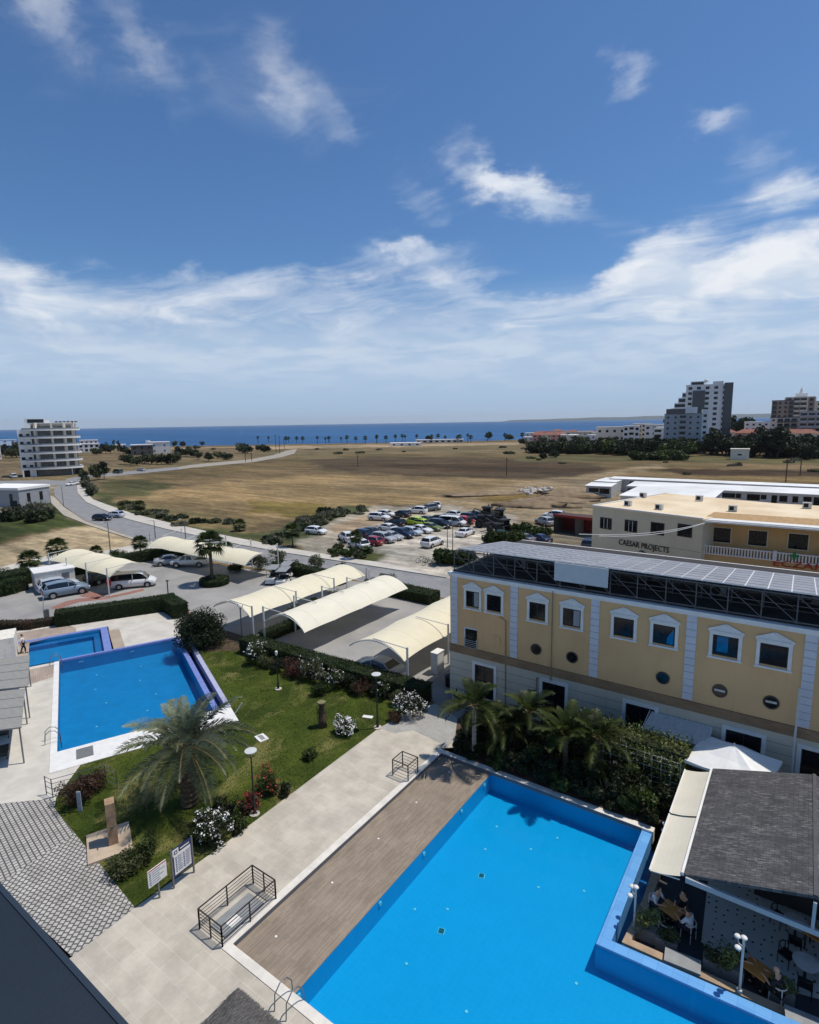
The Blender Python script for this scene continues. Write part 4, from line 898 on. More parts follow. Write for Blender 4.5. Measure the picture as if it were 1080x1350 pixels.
# ------------------------------------------------ people (skin-modifier bodies)
def skinned(name, pts, edges, radii, m, parent, root=0, sub=1):
    me = bpy.data.meshes.new(name); me.from_pydata(pts, edges, []); me.materials.append(m)
    o = bpy.data.objects.new(name, me); C.objects.link(o); o.parent = parent
    md = o.modifiers.new('skin', 'SKIN'); md.use_smooth_shade = True
    if not me.skin_vertices: return o
    sv = me.skin_vertices[0].data
    for i, r in enumerate(radii): sv[i].radius = (r, r) if not isinstance(r, tuple) else r; sv[i].use_root = (i == root)
    s = o.modifiers.new('sub', 'SUBSURF'); s.levels = sub; s.render_levels = sub
    return o
M_SKIN = mat('skin', lin(206, 158, 128), .6, .05); M_HAIR = mat('hair', lin(32, 26, 22), .7, .2, 20); M_SHIRTW = mat('shirt_white', lin(226, 226, 226), .8, .05); M_SHIRTD = mat('shirt_dark', lin(34, 34, 38), .85, .1); M_JEANS = mat('jeans', lin(44, 50, 66), .85, .15, 8); M_PANTB = mat('trousers_black', lin(24, 24, 26), .85)
def person(label, loc, rz, seated, shirt, trousers, hair=True, sc_=1.0):
    t = thing('person', label, 'person', loc, rz, sc_=sc_)
    # front is -y
    J = {}
    if seated:
        hip = .50; J['pel'] = (0, .05, hip); J['sp'] = (0, .03, hip+.22); J['ch'] = (0, -.03, hip+.42); J['nk'] = (0, -.06, hip+.56); J['hd'] = (0, -.10, hip+.70)
        for s, n in ((-1, 'l'), (1, 'r')):
            J['hp'+n] = (s*.10, .02, hip-.02); J['kn'+n] = (s*.14, -.40, hip+.0); J['an'+n] = (s*.13, -.42, .1); J['to'+n] = (s*.14, -.60, .04)
            J['sh'+n] = (s*.19, -.02, hip+.46); J['el'+n] = (s*.26, -.16, hip+.22); J['wr'+n] = (s*.16, -.38, hip+.30); J['ha'+n] = (s*.13, -.46, hip+.30)
    else:
        hip = .92; J['pel'] = (0, 0, hip); J['sp'] = (0, 0, hip+.22); J['ch'] = (0, .0, hip+.42); J['nk'] = (0, 0, hip+.57); J['hd'] = (0, -.03, hip+.70)
        for s, n in ((-1, 'l'), (1, 'r')):
            k = .12*s
            J['hp'+n] = (s*.10, 0, hip-.04); J['kn'+n] = (s*.11, -.04+k, .49); J['an'+n] = (s*.11, .04+k*1.6, .09); J['to'+n] = (s*.12, -.13+k*1.6, .04)
            J['sh'+n] = (s*.20, 0, hip+.47); J['el'+n] = (s*.27, .03-k, hip+.20); J['wr'+n] = (s*.27, -.08-k, hip-.02); J['ha'+n] = (s*.26, -.10-k, hip-.10)
    names = list(J); ix = {n: i for i, n in enumerate(names)}
    R = dict(pel=.13, sp=.12, ch=.135, nk=.055, hd=.10, hp=.09, kn=.06, an=.042, to=.038, sh=.065, el=.043, wr=.03, ha=.04)
    rr = [R.get(n, R.get(n[:2], .05)) for n in names]
    E_ = [('pel', 'sp'), ('sp', 'ch'), ('ch', 'nk'), ('nk', 'hd')]
    for n in 'lr': E_ += [('pel', 'hp'+n), ('hp'+n, 'kn'+n), ('kn'+n, 'an'+n), ('an'+n, 'to'+n), ('ch', 'sh'+n), ('sh'+n, 'el'+n), ('el'+n, 'wr'+n), ('wr'+n, 'ha'+n)]
    pts = [J[n] for n in names]; ed = [(ix[a], ix[b]) for a, b in E_]
    # fingers
    for n, s in (('l', -1), ('r', 1)):
        w = Vector(J['wr'+n]); h = Vector(J['ha'+n]); d = (h - w).normalized(); side = Vector((1, 0, 0)) if seated else Vector((0, 1, 0))
        for k, (o_, L) in enumerate(((-.026, .06), (-.009, .072), (.009, .068), (.026, .052))):
            i0 = len(pts); a = h + side*o_ + d*.02; pts += [tuple(a), tuple(a + d*L*.5), tuple(a + d*L*.9 + Vector((0, 0, -.012)))]; rr += [.011, .010, .008]; ed += [(ix['ha'+n], i0), (i0, i0+1), (i0+1, i0+2)]
        i0 = len(pts); a = w + d*.03 - side*.03*s; pts += [tuple(a), tuple(a - side*.02*s + d*.04)]; rr += [.013, .010]; ed += [(ix['ha'+n], i0), (i0, i0+1)]
    skinned('body', pts, ed, rr, M_SKIN, t)
    sub = lambda keys, es, f, nm, m: skinned(nm, [J[k] for k in keys], [(keys.index(a), keys.index(b)) for a, b in es], [rr[ix[k]]*f + .012 for k in keys], m, t)
    sub(['pel', 'sp', 'ch', 'shl', 'shr', 'ell', 'elr'], [('pel', 'sp'), ('sp', 'ch'), ('ch', 'shl'), ('ch', 'shr'), ('shl', 'ell'), ('shr', 'elr')], 1.08, 'shirt', shirt)
    sub(['pel', 'hpl', 'hpr', 'knl', 'knr', 'anl', 'anr'], [('pel', 'hpl'), ('pel', 'hpr'), ('hpl', 'knl'), ('hpr', 'knr'), ('knl', 'anl'), ('knr', 'anr')], 1.08, 'trousers', trousers)
    hd = Vector(J['hd']); hm = MB().ball(hd + Vector((0, .0, .02)), (.082, .10, .115), 12, 8); hm.ball(hd + Vector((0, -.105, .0)), (.014, .02, .022), 6, 4)
    for s in (-1, 1): hm.ball(hd + Vector((s*.083, .01, .01)), (.012, .022, .03), 6, 4)
    hm.build('head', M_SKIN, t, smooth=True)
    eb = MB()
    for s in (-1, 1): eb.ball(hd + Vector((s*.03, -.094, .025)), .009, 6, 4)
    eb.ball(hd + Vector((0, -.092, -.045)), (.022, .008, .006), 6, 4); eb.build('face', M_DARK, t)
    if hair: MB().ball(hd + Vector((0, .022, .045)), (.092, .104, .105), 12, 8, 0, .15, 3).build('hair', M_HAIR, t, smooth=True)
    for n in 'lr':
        a, b_ = Vector(J['an'+n]), Vector(J['to'+n]); MB().ball((a+b_)/2 + Vector((0, -.0, -.02)), (.05, .14, .05), 8, 5).build('shoe', M_DARK, t)
    return t
person('person in a white top walking beside the paddling pool', (g(31.5, 861).x, g(31.5, 861).y, .02), rad(150), False, M_SHIRTW, M_PANTB, sc_=.98)
def seat_at(i): T, u, v, a, lb = CH[i]; return off2(T, u, v), r1 + rad(a)
def sit(label, i, shirt, tr, hair=True):
    (x, y, z), rz = seat_at(i); person(label, (x, y, z), rz + rad(180) + rad(180), True, shirt, tr, hair)
# chairs open towards -y (backrest arc on +y), people face -y in the same frame
sit('seated person in a white shirt with back to the pool rim', 0, M_SHIRTW, M_JEANS)
sit('seated person in a white shirt and jeans leaning to the table', 1, M_SHIRTW, M_JEANS)
sit('seated person in dark clothes beside the terrace lamp', 3, M_SHIRTD, M_PANTB)
sit('seated bald man in black at the sunny end of the table', 4, M_SHIRTD, M_PANTB, False)
pp = off2(T1, .1, .7); person('seated person with curly dark hair behind the wooden table', pp, r1, True, M_SHIRTD, M_PANTB)
dchair(pp, r1, 'dark chair on the shaded side of the white shirts table', M_BLACK)

# ------------------------------------------------ lamps, signs, small garden things
M_LAMPD = mat('lamp_disc', lin(196, 198, 196), .5, .05)
def terrace_lamp(loc, h, label):
    t = thing('terrace_lamp', label, 'lamp', loc, 0, 'globe lamps at the terrace edge')
    MB().tube([(0, 0, 0), (0, 0, h)], .04, 8).build('pole', M_STEEL, t); MB().tube([(0, 0, 0), (0, 0, .12)], .09, 10).build('base', M_STEEL, t)
    for a in (0, 2.3, 4.2):
        x, y = (.0, 0) if a == 0 else (.3*math.cos(a), .3*math.sin(a)); z = h + .02 if a == 0 else h - .22
        if a: MB().tube([(0, 0, h-.3), (x*.7, y*.7, h-.36), (x, y, z)], .018, 6).build('arm', M_STEEL, t)
        MB().lathe([(0, 0), (.09, .02), (.11, .06), (.08, .1), (0, .12)], (x, y, z), 12).build('lamp_head', M_WHITE, t, smooth=True)
terrace_lamp(g(975, 1308, -.3), 2.1, 'slim white lamp with three heads beside the wooden table')
terrace_lamp(g(836, 1222, -.3), 1.7, 'white three headed lamp at the pool channel corner')
terrace_lamp((-3.85, 25.6, -.3), 1.5, 'white lamp by the awning at the end of the pool channel')
def lamp_post(x, y, topz, r, label, style='disc'):
    t = thing('garden_lamp', label, 'lamp', (x, y, .02), 0, 'dark garden lamp posts on the lawn')
    MB().lathe([(.26, 0), (.26, .06), (.0, .07)], n=14).build('footing', M_CONC, t)
    MB().lathe([(.09, .05), (.085, .5), (.05, .55), (.045, topz*.55), (.035, topz-.35)], n=10).build('pole', M_BLACK, t, smooth=True)
    if style == 'disc':
        for a in range(3): A = a*2.094+.5; MB().tube([(0, 0, topz-.4), (r*.75*math.cos(A), r*.75*math.sin(A), topz-.2), (r*.9*math.cos(A), r*.9*math.sin(A), topz-.02)], .014, 5).build('arm', M_BLACK, t)
        MB().lathe([(0, -.03), (r, -.02), (r, .015), (0, .04)], (0, 0, topz), 24).build('disc', M_LAMPD, t)
    else:
        MB().lathe([(.03, -.35), (.09, -.2), (.1, 0), (.05, .05), (0, .06)], (0, 0, topz), 12).build('lantern', M_WHITE, t)
for (bx, by), (tx, ty), r, lb, st in (((498, 960), (491, 889.5), .30, 'black garden lamp with pale disc at the head of the walkway', 'disc'), ((336, 1074), (332, 990), .30, 'black garden lamp with pale disc right of the big palm', 'disc'), ((367, 909), (366, 859), .1, 'slender black garden lamp in the middle of the lawn', 'lantern')):
    p = g(bx, by); lamp_post(p.x, p.y, hgt(tx, ty, p), r, lb, st)
# street lights
def street(px, py, ty, label, armr=None, m=M_METALG):
    p = g(px, py); h = hgt(px, ty, p); t = thing('street_lamp', label, 'street lamp', (p.x, p.y, 0), 0, 'thin grey street lamps')
    MB().tube([(0, 0, 0), (0, 0, h)], [.09, .05], 6).build('pole', m, t); MB().tube([(0, 0, h-.02), (.0, -.7, h+.1)], .035, 5).build('arm', m, t); MB().box((0, -.85, h+.1), (.18, .5, .08)).build('lamp_head', M_STEEL, t)
for i, (px, py, ty, lb) in enumerate(((146,731,688,'street lamp on the sandy verge behind the left carport'),(205,710,686,'street lamp on the inner kerb before the back carport'),(245,712,684,'street lamp at the road beyond the back carport'),(590,722,694,'thin lamp mast left of the taller one by the parked cars'),(597,724,686,'taller thin lamp mast beside the roadside hedge'),(68,672,650,'street lamp at the bend opposite the round block'),(84,668,640,'street lamp on the sidewalk of the bend'))): street(px, py, ty, lb)
def bollard(px, py, ty, label):
    p = g(px, py); h = hgt(px, ty, p); t = thing('path_light', label, 'path light', (p.x, p.y, 0), 0); MB().tube([(0, 0, 0), (0, 0, h)], .06, 8).build('pole', M_BLACK, t); MB().box((.12, -.05, h), (.35, .16, .1)).build('lamp_head', M_BLACK, t)
bollard(223, 798, 765, 'black angled path light behind the clipped hedge'); 
tl = thing('path_light', 'twin headed lamp post beside the hedge at the carport mouth', 'path light', (-41.0, 31.4, 0)); MB().tube([(0, 0, 0), (0, 0, 3.2)], .06, 8).build('pole', M_METALG, tl); MB().tube([(-.35, 0, 3.5), (-.3, 0, 3.3), (0, 0, 3.0), (.3, 0, 3.3), (.35, 0, 3.5)], .03, 6).build('bracket', M_METALG, tl)
# notice boards
def board(pa, pb, z0, z1, label, big):
    a, b_ = Vector(pa), Vector(pb); d = b_ - a; L = d.length; rz = math.atan2(d.y, d.x); t = thing('notice_board', label, 'sign board', (a.x, a.y, .02), rz)
    if big:
        for x in (0, L): MB().bar((x, 0, 0), (x, 0, z1+.05), .06).build('post', M_METALG, t)
        MB().b2(.03, L-.03, -.025, .025, z0, z1).build('panel', M_NAVY, t)
        sh = MB().b2(.1, L-.1, -.035, -.026, z0+.1, z1-.26).build('sheet', M_WHITE, t)
        MB().b2(.05, .34, -.036, -.026, z1-.32, z1-.02).build('emblem_panel', M_WHITE, t)
        em = MB(); em.b2(.12, .27, -.042, -.037, z1-.25, z1-.09); em.build('emblem', M_NAVY, t); MB().b2(.16, .23, -.046, -.043, z1-.21, z1-.13).build('emblem_centre', M_WHITE, t)
        ln = MB(); rr = random.Random(4)
        MB().b2(.42, L-.15, -.032, -.026, z1-.17, z1-.12).build('title_line', M_WHITE, t)
        for col in (0, 1):
            for k in range(7):
                x0 = .16 + col*(L-.25)/2; z = z1-.4-k*(z1-z0-.55)/7.2; ln.b2(x0, x0+.07, -.04, -.036, z-.07, z); w = .2 + .12*rr.random(); ln.b2(x0+.11, x0+.11+w, -.04, -.036, z-.02, z); ln.b2(x0+.11, x0+.11+w*.7, -.04, -.036, z-.06, z-.045)
        ln.build('printed_lines', mat('print_blue', lin(90, 98, 130), .7), t)
    else:
        MB().bar((L/2, 0, 0), (L/2, 0, z0), .06).build('post', M_METALG, t); MB().b2(0, L, -.02, .02, z0, z1).build('panel', M_WHITE, t)
        MB().b2(0, L, -.024, -.02, z1-.05, z1).build('header', M_RED, t)
        ln = MB(); rr = random.Random(8)
        for k in range(6):
            z = z1-.12-k*(z1-z0-.12)/6.2; ln.b2(.05, .13, -.028, -.021, z-.05, z); ln.b2(.17, .17+(L-.24)*(.5+.5*rr.random()), -.028, -.021, z-.025, z-.005)
        ln.build('printed_lines', MATS['print_blue'], t)
bA, bB = g(229.5, 1171.5), g(256, 1150.5); d1 = bB - bA
board(bA, bB, .45, 1.75, 'large navy and white notice board on two posts at the lawn edge', True)
c0 = g(210.5, 1184); dd = d1.normalized(); board(c0 - dd*.42, c0 + dd*.42, .75, 1.5, 'smaller white notice with a red top on one post', False)
# stone shower pillar
sp = thing('shower_pillar', 'tall brown stone shower pillar on a square pad in the lawn', 'pillar', (g(150, 1112).x, g(150, 1112).y, .02), rad(-24))
MB().b2(-.27, .27, -.2, .2, 0, 2.2).build('column', mat('sandstone', lin(160, 132, 104), .9, .2, 3, bump=.4, bscale=10), sp)
MB().b2(-1.15, 1.0, -1.1, .75, -.02, .1).build('pad', mat('pad_stone', lin(178, 160, 138), .9, .15, 1.5), sp)
MB().tube([(.27, -.1, 1.55), (.45, -.1, 1.6)], .03, 6).build('spout', M_METALG, sp); MB().box((.29, 0, 1.0), (.06, .12, .12)).build('tap', M_METALG, sp)
# thatched umbrella near the camera
th = thing('thatch_umbrella', 'flat grey thatched sunshade at the bottom of the picture', 'sunshade', (-11.9, 7.7, 0), 0)
c1, c2 = g(312, 1306, 2.6), g(262, 1352, 2.6)
M_THA = mat('thatch', lin(62, 60, 58), .95, col2=lin(116, 112, 108), scale=6, stretch=(9, 1, 1), bump=.8, bscale=25, detail=6)
mb = MB(); r_ = random.Random(5); w = 1.35
mb.add([(-1.05, 1.2, 2.6), (1.35, 1.2, 2.6), (1.35, -1.2, 2.6), (-1.05, -1.2, 2.6), (.15, 0, 2.85)], [(1, 0, 4), (2, 1, 4), (3, 2, 4), (0, 3, 4)])
for k in range(1500):
    x = r_.uniform(-1.05, 1.35); y = r_.uniform(-1.2, 1.2); z = 2.63 + .22*(1-max(abs(x-.15)/1.2, abs(y)/1.2)); L = r_.uniform(.15, .4); a = r_.gauss(0, .12)
    mb.add([(x-.012, y, z), (x+.012, y, z), (x+math.sin(a)*L, y-L*math.cos(a), z-.0+r_.uniform(-.02, .03))], [(0, 1, 2)])
for k in range(500):
    x = r_.uniform(-1.05, 1.35); mb.add([(x-.012, 1.2, 2.6), (x+.012, 1.2, 2.6), (x+r_.gauss(0, .03), 1.2+r_.uniform(.02, .1), 2.57)], [(0, 1, 2)])
mb.build('thatch', M_THA, th); MB().tube([(.15, 0, 0), (.15, 0, 2.8)], .06, 8).build('pole', M_TRUNK, th)
# loungers' shade roofs at the left edge
M_SHR = mat('shade_roof', lin(140, 138, 132), .85, .08, 1.2, stretch=(1, 4, 1))
for (a, b_, c_, d_), lb in (([(-30, 872), (39, 864), (37, 905), (-30, 912)], 'grey flat sunshade beside the paddling pool'), ([(-30, 915), (33, 908), (28, 959), (-30, 966)], 'grey flat sunshade nearer the camera on the left edge')):
    P = [g(*q, 2.4) for q in (a, b_, c_, d_)]; cen = sum(P, Vector()) / 4
    t = thing('sunshade', lb, 'sunshade', (cen.x, cen.y, 0), 0, 'flat sunshades on the left edge')
    Q = [(p.x - cen.x, p.y - cen.y) for p in P]; MB().prism(Q, 2.34, 2.42).build('roof', M_SHR, t)
    m_ = MB()
    for k in range(1, 4): u = k/4; A_ = Vector(Q[0]).lerp(Vector(Q[3]), u); B_ = Vector(Q[1]).lerp(Vector(Q[2]), u); m_.bar((*A_, 2.425), (*B_, 2.425), .04, 0, .02)
    m_.build('seam', M_METALG, t)
    for q in Q: MB().bar((q[0]*.9, q[1]*.9, 0), (q[0]*.9, q[1]*.9, 2.34), .07).build('post', M_METALG, t)
def lounger(px, py, label, rz=rad(-24)):
    p = g(px, py); t = thing('sun_lounger', label, 'sun lounger', (p.x, p.y, .02), rz); MB().b2(-1, .4, -.33, .33, .28, .36).build('seat', M_BLACK, t); MB().add([(.4, -.33, .36), (1, -.33, .75), (1, .33, .75), (.4, .33, .36)], [(0, 1, 2, 3)]).build('backrest', M_BLACK, t)
    for x in (-.85, .3):
        for y in (-.28, .28): MB().bar((x, y, 0), (x, y, .28), .05).build('leg', M_BLACK, t)
lounger(5, 972, 'black sun lounger under the nearer grey sunshade'); lounger(3, 1000, 'black sun lounger just in front of the other one'); 
lt = thing('kiosk', 'cream kiosk with a dark opening at the left picture edge', 'kiosk', (g(1, 868).x, g(1, 868).y, 0), math.atan2(FU.y, FU.x)); MB().b2(-1.6, 1.1, .0, 1.2, 0, 2.0).build('wall', mat('kiosk_cream', lin(222, 216, 200), .8), lt); MB().b2(-.8, .9, -.02, 0, .9, 1.7).build('opening', M_DARK, lt)
# lawn bits
sl_ = thing('inspection_cover', 'white inspection cover set in the lawn right of the palm', 'cover', (g(345, 974).x, g(345, 974).y, .03), rad(-15)); MB().b2(-.42, .42, -.3, .3, 0, .06).build('frame', M_WHITE, sl_); MB().b2(-.3, .3, -.14, .14, .062, .07).build('grate', mat('grate2', lin(140, 140, 136), .7), sl_)
sl_ = thing('inspection_cover', 'small white plate in the lawn near the walkway lamp', 'cover', (g(485, 946).x, g(485, 946).y, .03), rad(20)); MB().b2(-.35, .35, -.16, .16, 0, .04).build('plate', M_WHITE, sl_)
bp = thing('marker_post', 'leaning pale marker post at the corner of the far pool', 'post', (g(310, 941).x, g(310, 941).y, 0)); MB().bar((0, 0, 0), (.35, .35, .75), .06).build('shaft', M_WHITE, bp)
# gate railing near cobbles
gr_ = thing('pool_gate', 'grey railing gate between the cobbles and the far pool apron', 'gate', (g(70, 1052).x, g(70, 1052).y, .02), math.atan2(FU.y, FU.x))
for (x0, y0), (x1, y1), nm in (((0, 0), (.1, 2.5), 'rail'), ((0, 0), (-.5, -.3), 'rail'), ((.1, 2.5), (1.0, 3.0), 'rail')):
    m_ = MB()
    for z in (.15, .5, .8, 1.05): m_.bar((x0, y0, z), (x1, y1, z), .022)
    m_.build(nm, M_METALG, gr_)
for x, y in ((0, 0), (.1, 2.5), (-.5, -.3), (.05, 1.3), (1.0, 3.0)): MB().bar((x, y, 0), (x, y, 1.08), .05).build('post', M_METALG, gr_)
ps = thing('panel_screen', 'leaning pale blue panel beside the pool gate', 'panel', (g(106, 1070).x, g(106, 1070).y, .02), rad(40)); MB().b2(-.1, .1, -.03, .03, 0, 1.1).build('board', mat('pale_blue', lin(150, 160, 172), .6), ps); MB().bar((0, .05, 0), (0, .3, .0), .04).build('foot', M_METALG, ps)
# parapet of the camera's own building
pt = thing('balcony_parapet', 'dark blue grey parapet ledge in the bottom left corner', 'parapet', (-2.2, -.6, 17.9)); MB().b2(-6, 1.6, -1.5, 1.046, -.3, .4).build('ledge', mat('parapet_shade_tone', lin(32, 41, 50), .5, .12, 2.2, spec=.4, bump=.08, bscale=60), pt)  # ledge shade is put into the dark base colour; no overhang is built
MB().b2(-6, 1.6, -1.4, .96, -17.9, -.3).build('wall', M_WHITE, pt)
MB().b2(-6, 1.6, 1.046, 1.058, .3, .403).build('edge_trim', mat('edge_trim', lin(44, 54, 64), .4, .05), pt)
fl = thing('flag', 'small red flag on a thin pole behind the big palm', 'flag', (g(219, 1003).x, g(219, 1003).y, .02)); MB().tube([(0, 0, 0), (0, 0, 2.4)], .025, 6).build('pole', M_STEEL, fl)
MB().add([(0, 0, 2.35), (.32, .1, 2.2), (.25, .12, 1.7), (.05, .03, 1.5)], [(0, 1, 2, 3)]).build('cloth', M_RED, fl)
for k, (px, py) in enumerate(((602,925),(567,925))):
    p = g(px, py); t = thing('bollard', 'thin black bollard ' + ('nearer the planting' if k == 0 else 'at the end of the hedge'), 'bollard', (p.x, p.y, .03)); MB().tube([(0, 0, 0), (0, 0, .85)], .05, 8).build('post', M_BLACK, t); MB().lathe([(.06, 0), (.06, .05), (0, .08)], (0, 0, .85), 8).build('cap', M_BLACK, t)
# ---------------------------------------------------------------- vehicles
M_TYRE = mat('tyre', lin(24, 24, 25), .9); M_RIMM = mat('wheel_rim', lin(168, 170, 172), .35, .05, 3, .7); M_CGL = mat('car_glass', lin(20, 24, 28), .08, .1, 2, spec=.8)
M_HL = mat('headlight', lin(226, 228, 230), .2); M_TL = mat('taillight', lin(150, 20, 20), .3); M_PLATE = mat('plate', lin(230, 226, 200), .6); M_TRIM = mat('car_trim', lin(34, 35, 37), .7)
PAINT = {}
def paint(nm, c):
    if nm not in PAINT: PAINT[nm] = mat('paint_' + nm, c, .28, .03, 1, spec=.5, coat=.4)
    return PAINT[nm]
COL = dict(white=lin(216, 216, 214), silver=lin(160, 163, 166), grey=lin(104, 108, 112), dark=lin(42, 46, 52), black=lin(20, 21, 24), navy=lin(22, 34, 62), blue=lin(38, 62, 110), red=lin(140, 22, 36), lime=lin(176, 200, 40), olive=lin(104, 116, 52), steel=lin(112, 130, 146), pale=lin(178, 186, 196), green=lin(46, 72, 52), brightred=lin(176, 30, 44))
# station: x, z_bottom, z_belt, z_roof (or None), half width low, half width belt, half width roof
KIND = {
 'hatchback': dict(L=4.0, st=[(-2.0,.34,.72,None,.72,.74,0),(-1.94,.22,.86,None,.80,.80,0),(-1.80,.2,.92,1.02,.84,.83,.66),(-1.45,.2,.93,1.38,.86,.84,.60),(-.6,.2,.93,1.47,.87,.85,.60),(.2,.2,.92,1.44,.87,.85,.60),(.55,.2,.92,1.30,.87,.85,.60),(1.05,.2,.92,.96,.87,.84,.66),(1.2,.2,.90,None,.86,.82,0),(1.75,.2,.78,None,.83,.78,0),(1.97,.26,.62,None,.74,.68,0),(2.02,.34,.52,None,.66,.6,0)], wb=(-1.22,1.25), wr=.31, cab=(2,7)),
 'sedan': dict(L=4.6, st=[(-2.3,.34,.72,None,.72,.72,0),(-2.24,.22,.92,None,.80,.80,0),(-1.75,.2,.97,None,.86,.82,0),(-1.6,.2,.97,1.0,.87,.84,.66),(-1.0,.2,.95,1.35,.88,.85,.58),(-.4,.2,.93,1.42,.88,.86,.58),(.2,.2,.92,1.40,.88,.86,.58),(.5,.2,.92,1.27,.88,.85,.58),(1.1,.2,.91,.94,.87,.84,.66),(1.25,.2,.89,None,.87,.82,0),(1.95,.2,.76,None,.83,.76,0),(2.22,.26,.60,None,.72,.66,0),(2.28,.34,.5,None,.64,.58,0)], wb=(-1.4,1.4), wr=.32, cab=(3,8)),
 'suv': dict(L=4.5, st=[(-2.25,.42,.82,None,.76,.76,0),(-2.2,.3,1.0,None,.86,.84,0),(-2.1,.28,1.06,1.16,.90,.88,.72),(-1.8,.28,1.08,1.60,.91,.89,.66),(-.7,.28,1.07,1.69,.92,.90,.66),(.2,.28,1.06,1.66,.92,.90,.66),(.55,.28,1.06,1.52,.92,.90,.66),(1.05,.28,1.06,1.12,.92,.88,.74),(1.2,.28,1.04,None,.92,.86,0),(1.95,.28,.94,None,.88,.82,0),(2.2,.34,.74,None,.78,.72,0),(2.26,.42,.6,None,.7,.66,0)], wb=(-1.35,1.4), wr=.37, cab=(2,7)),
 'van': dict(L=5.1, st=[(-2.55,.36,1.0,1.1,.84,.84,.78),(-2.5,.28,1.08,1.84,.92,.92,.80),(-1.5,.26,1.1,1.92,.95,.94,.80),(0,.26,1.08,1.92,.95,.94,.80),(.8,.26,1.06,1.88,.95,.94,.78),(1.2,.26,1.06,1.72,.95,.93,.76),(1.75,.26,1.06,1.14,.94,.9,.80),(1.9,.26,1.04,None,.93,.88,0),(2.35,.28,.86,None,.87,.8,0),(2.52,.34,.66,None,.78,.72,0),(2.56,.42,.56,None,.7,.64,0)], wb=(-1.55,1.6), wr=.35, cab=(0,6)),
 'pickup': dict(L=5.2, st=[(-2.6,.5,.98,None,.82,.86,0),(-2.55,.44,1.08,None,.88,.9,0),(-.75,.42,1.08,None,.92,.9,0),(-.65,.42,1.1,1.2,.92,.9,.72),(-.45,.42,1.1,1.68,.92,.9,.68),(.3,.42,1.1,1.75,.92,.9,.68),(.7,.42,1.1,1.66,.92,.9,.68),(1.2,.42,1.1,1.14,.92,.88,.74),(1.35,.42,1.08,None,.92,.88,0),(2.25,.42,.98,None,.88,.84,0),(2.5,.46,.78,None,.8,.76,0),(2.55,.5,.62,None,.72,.7,0)], wb=(-1.6,1.6), wr=.38, cab=(3,7)),
}
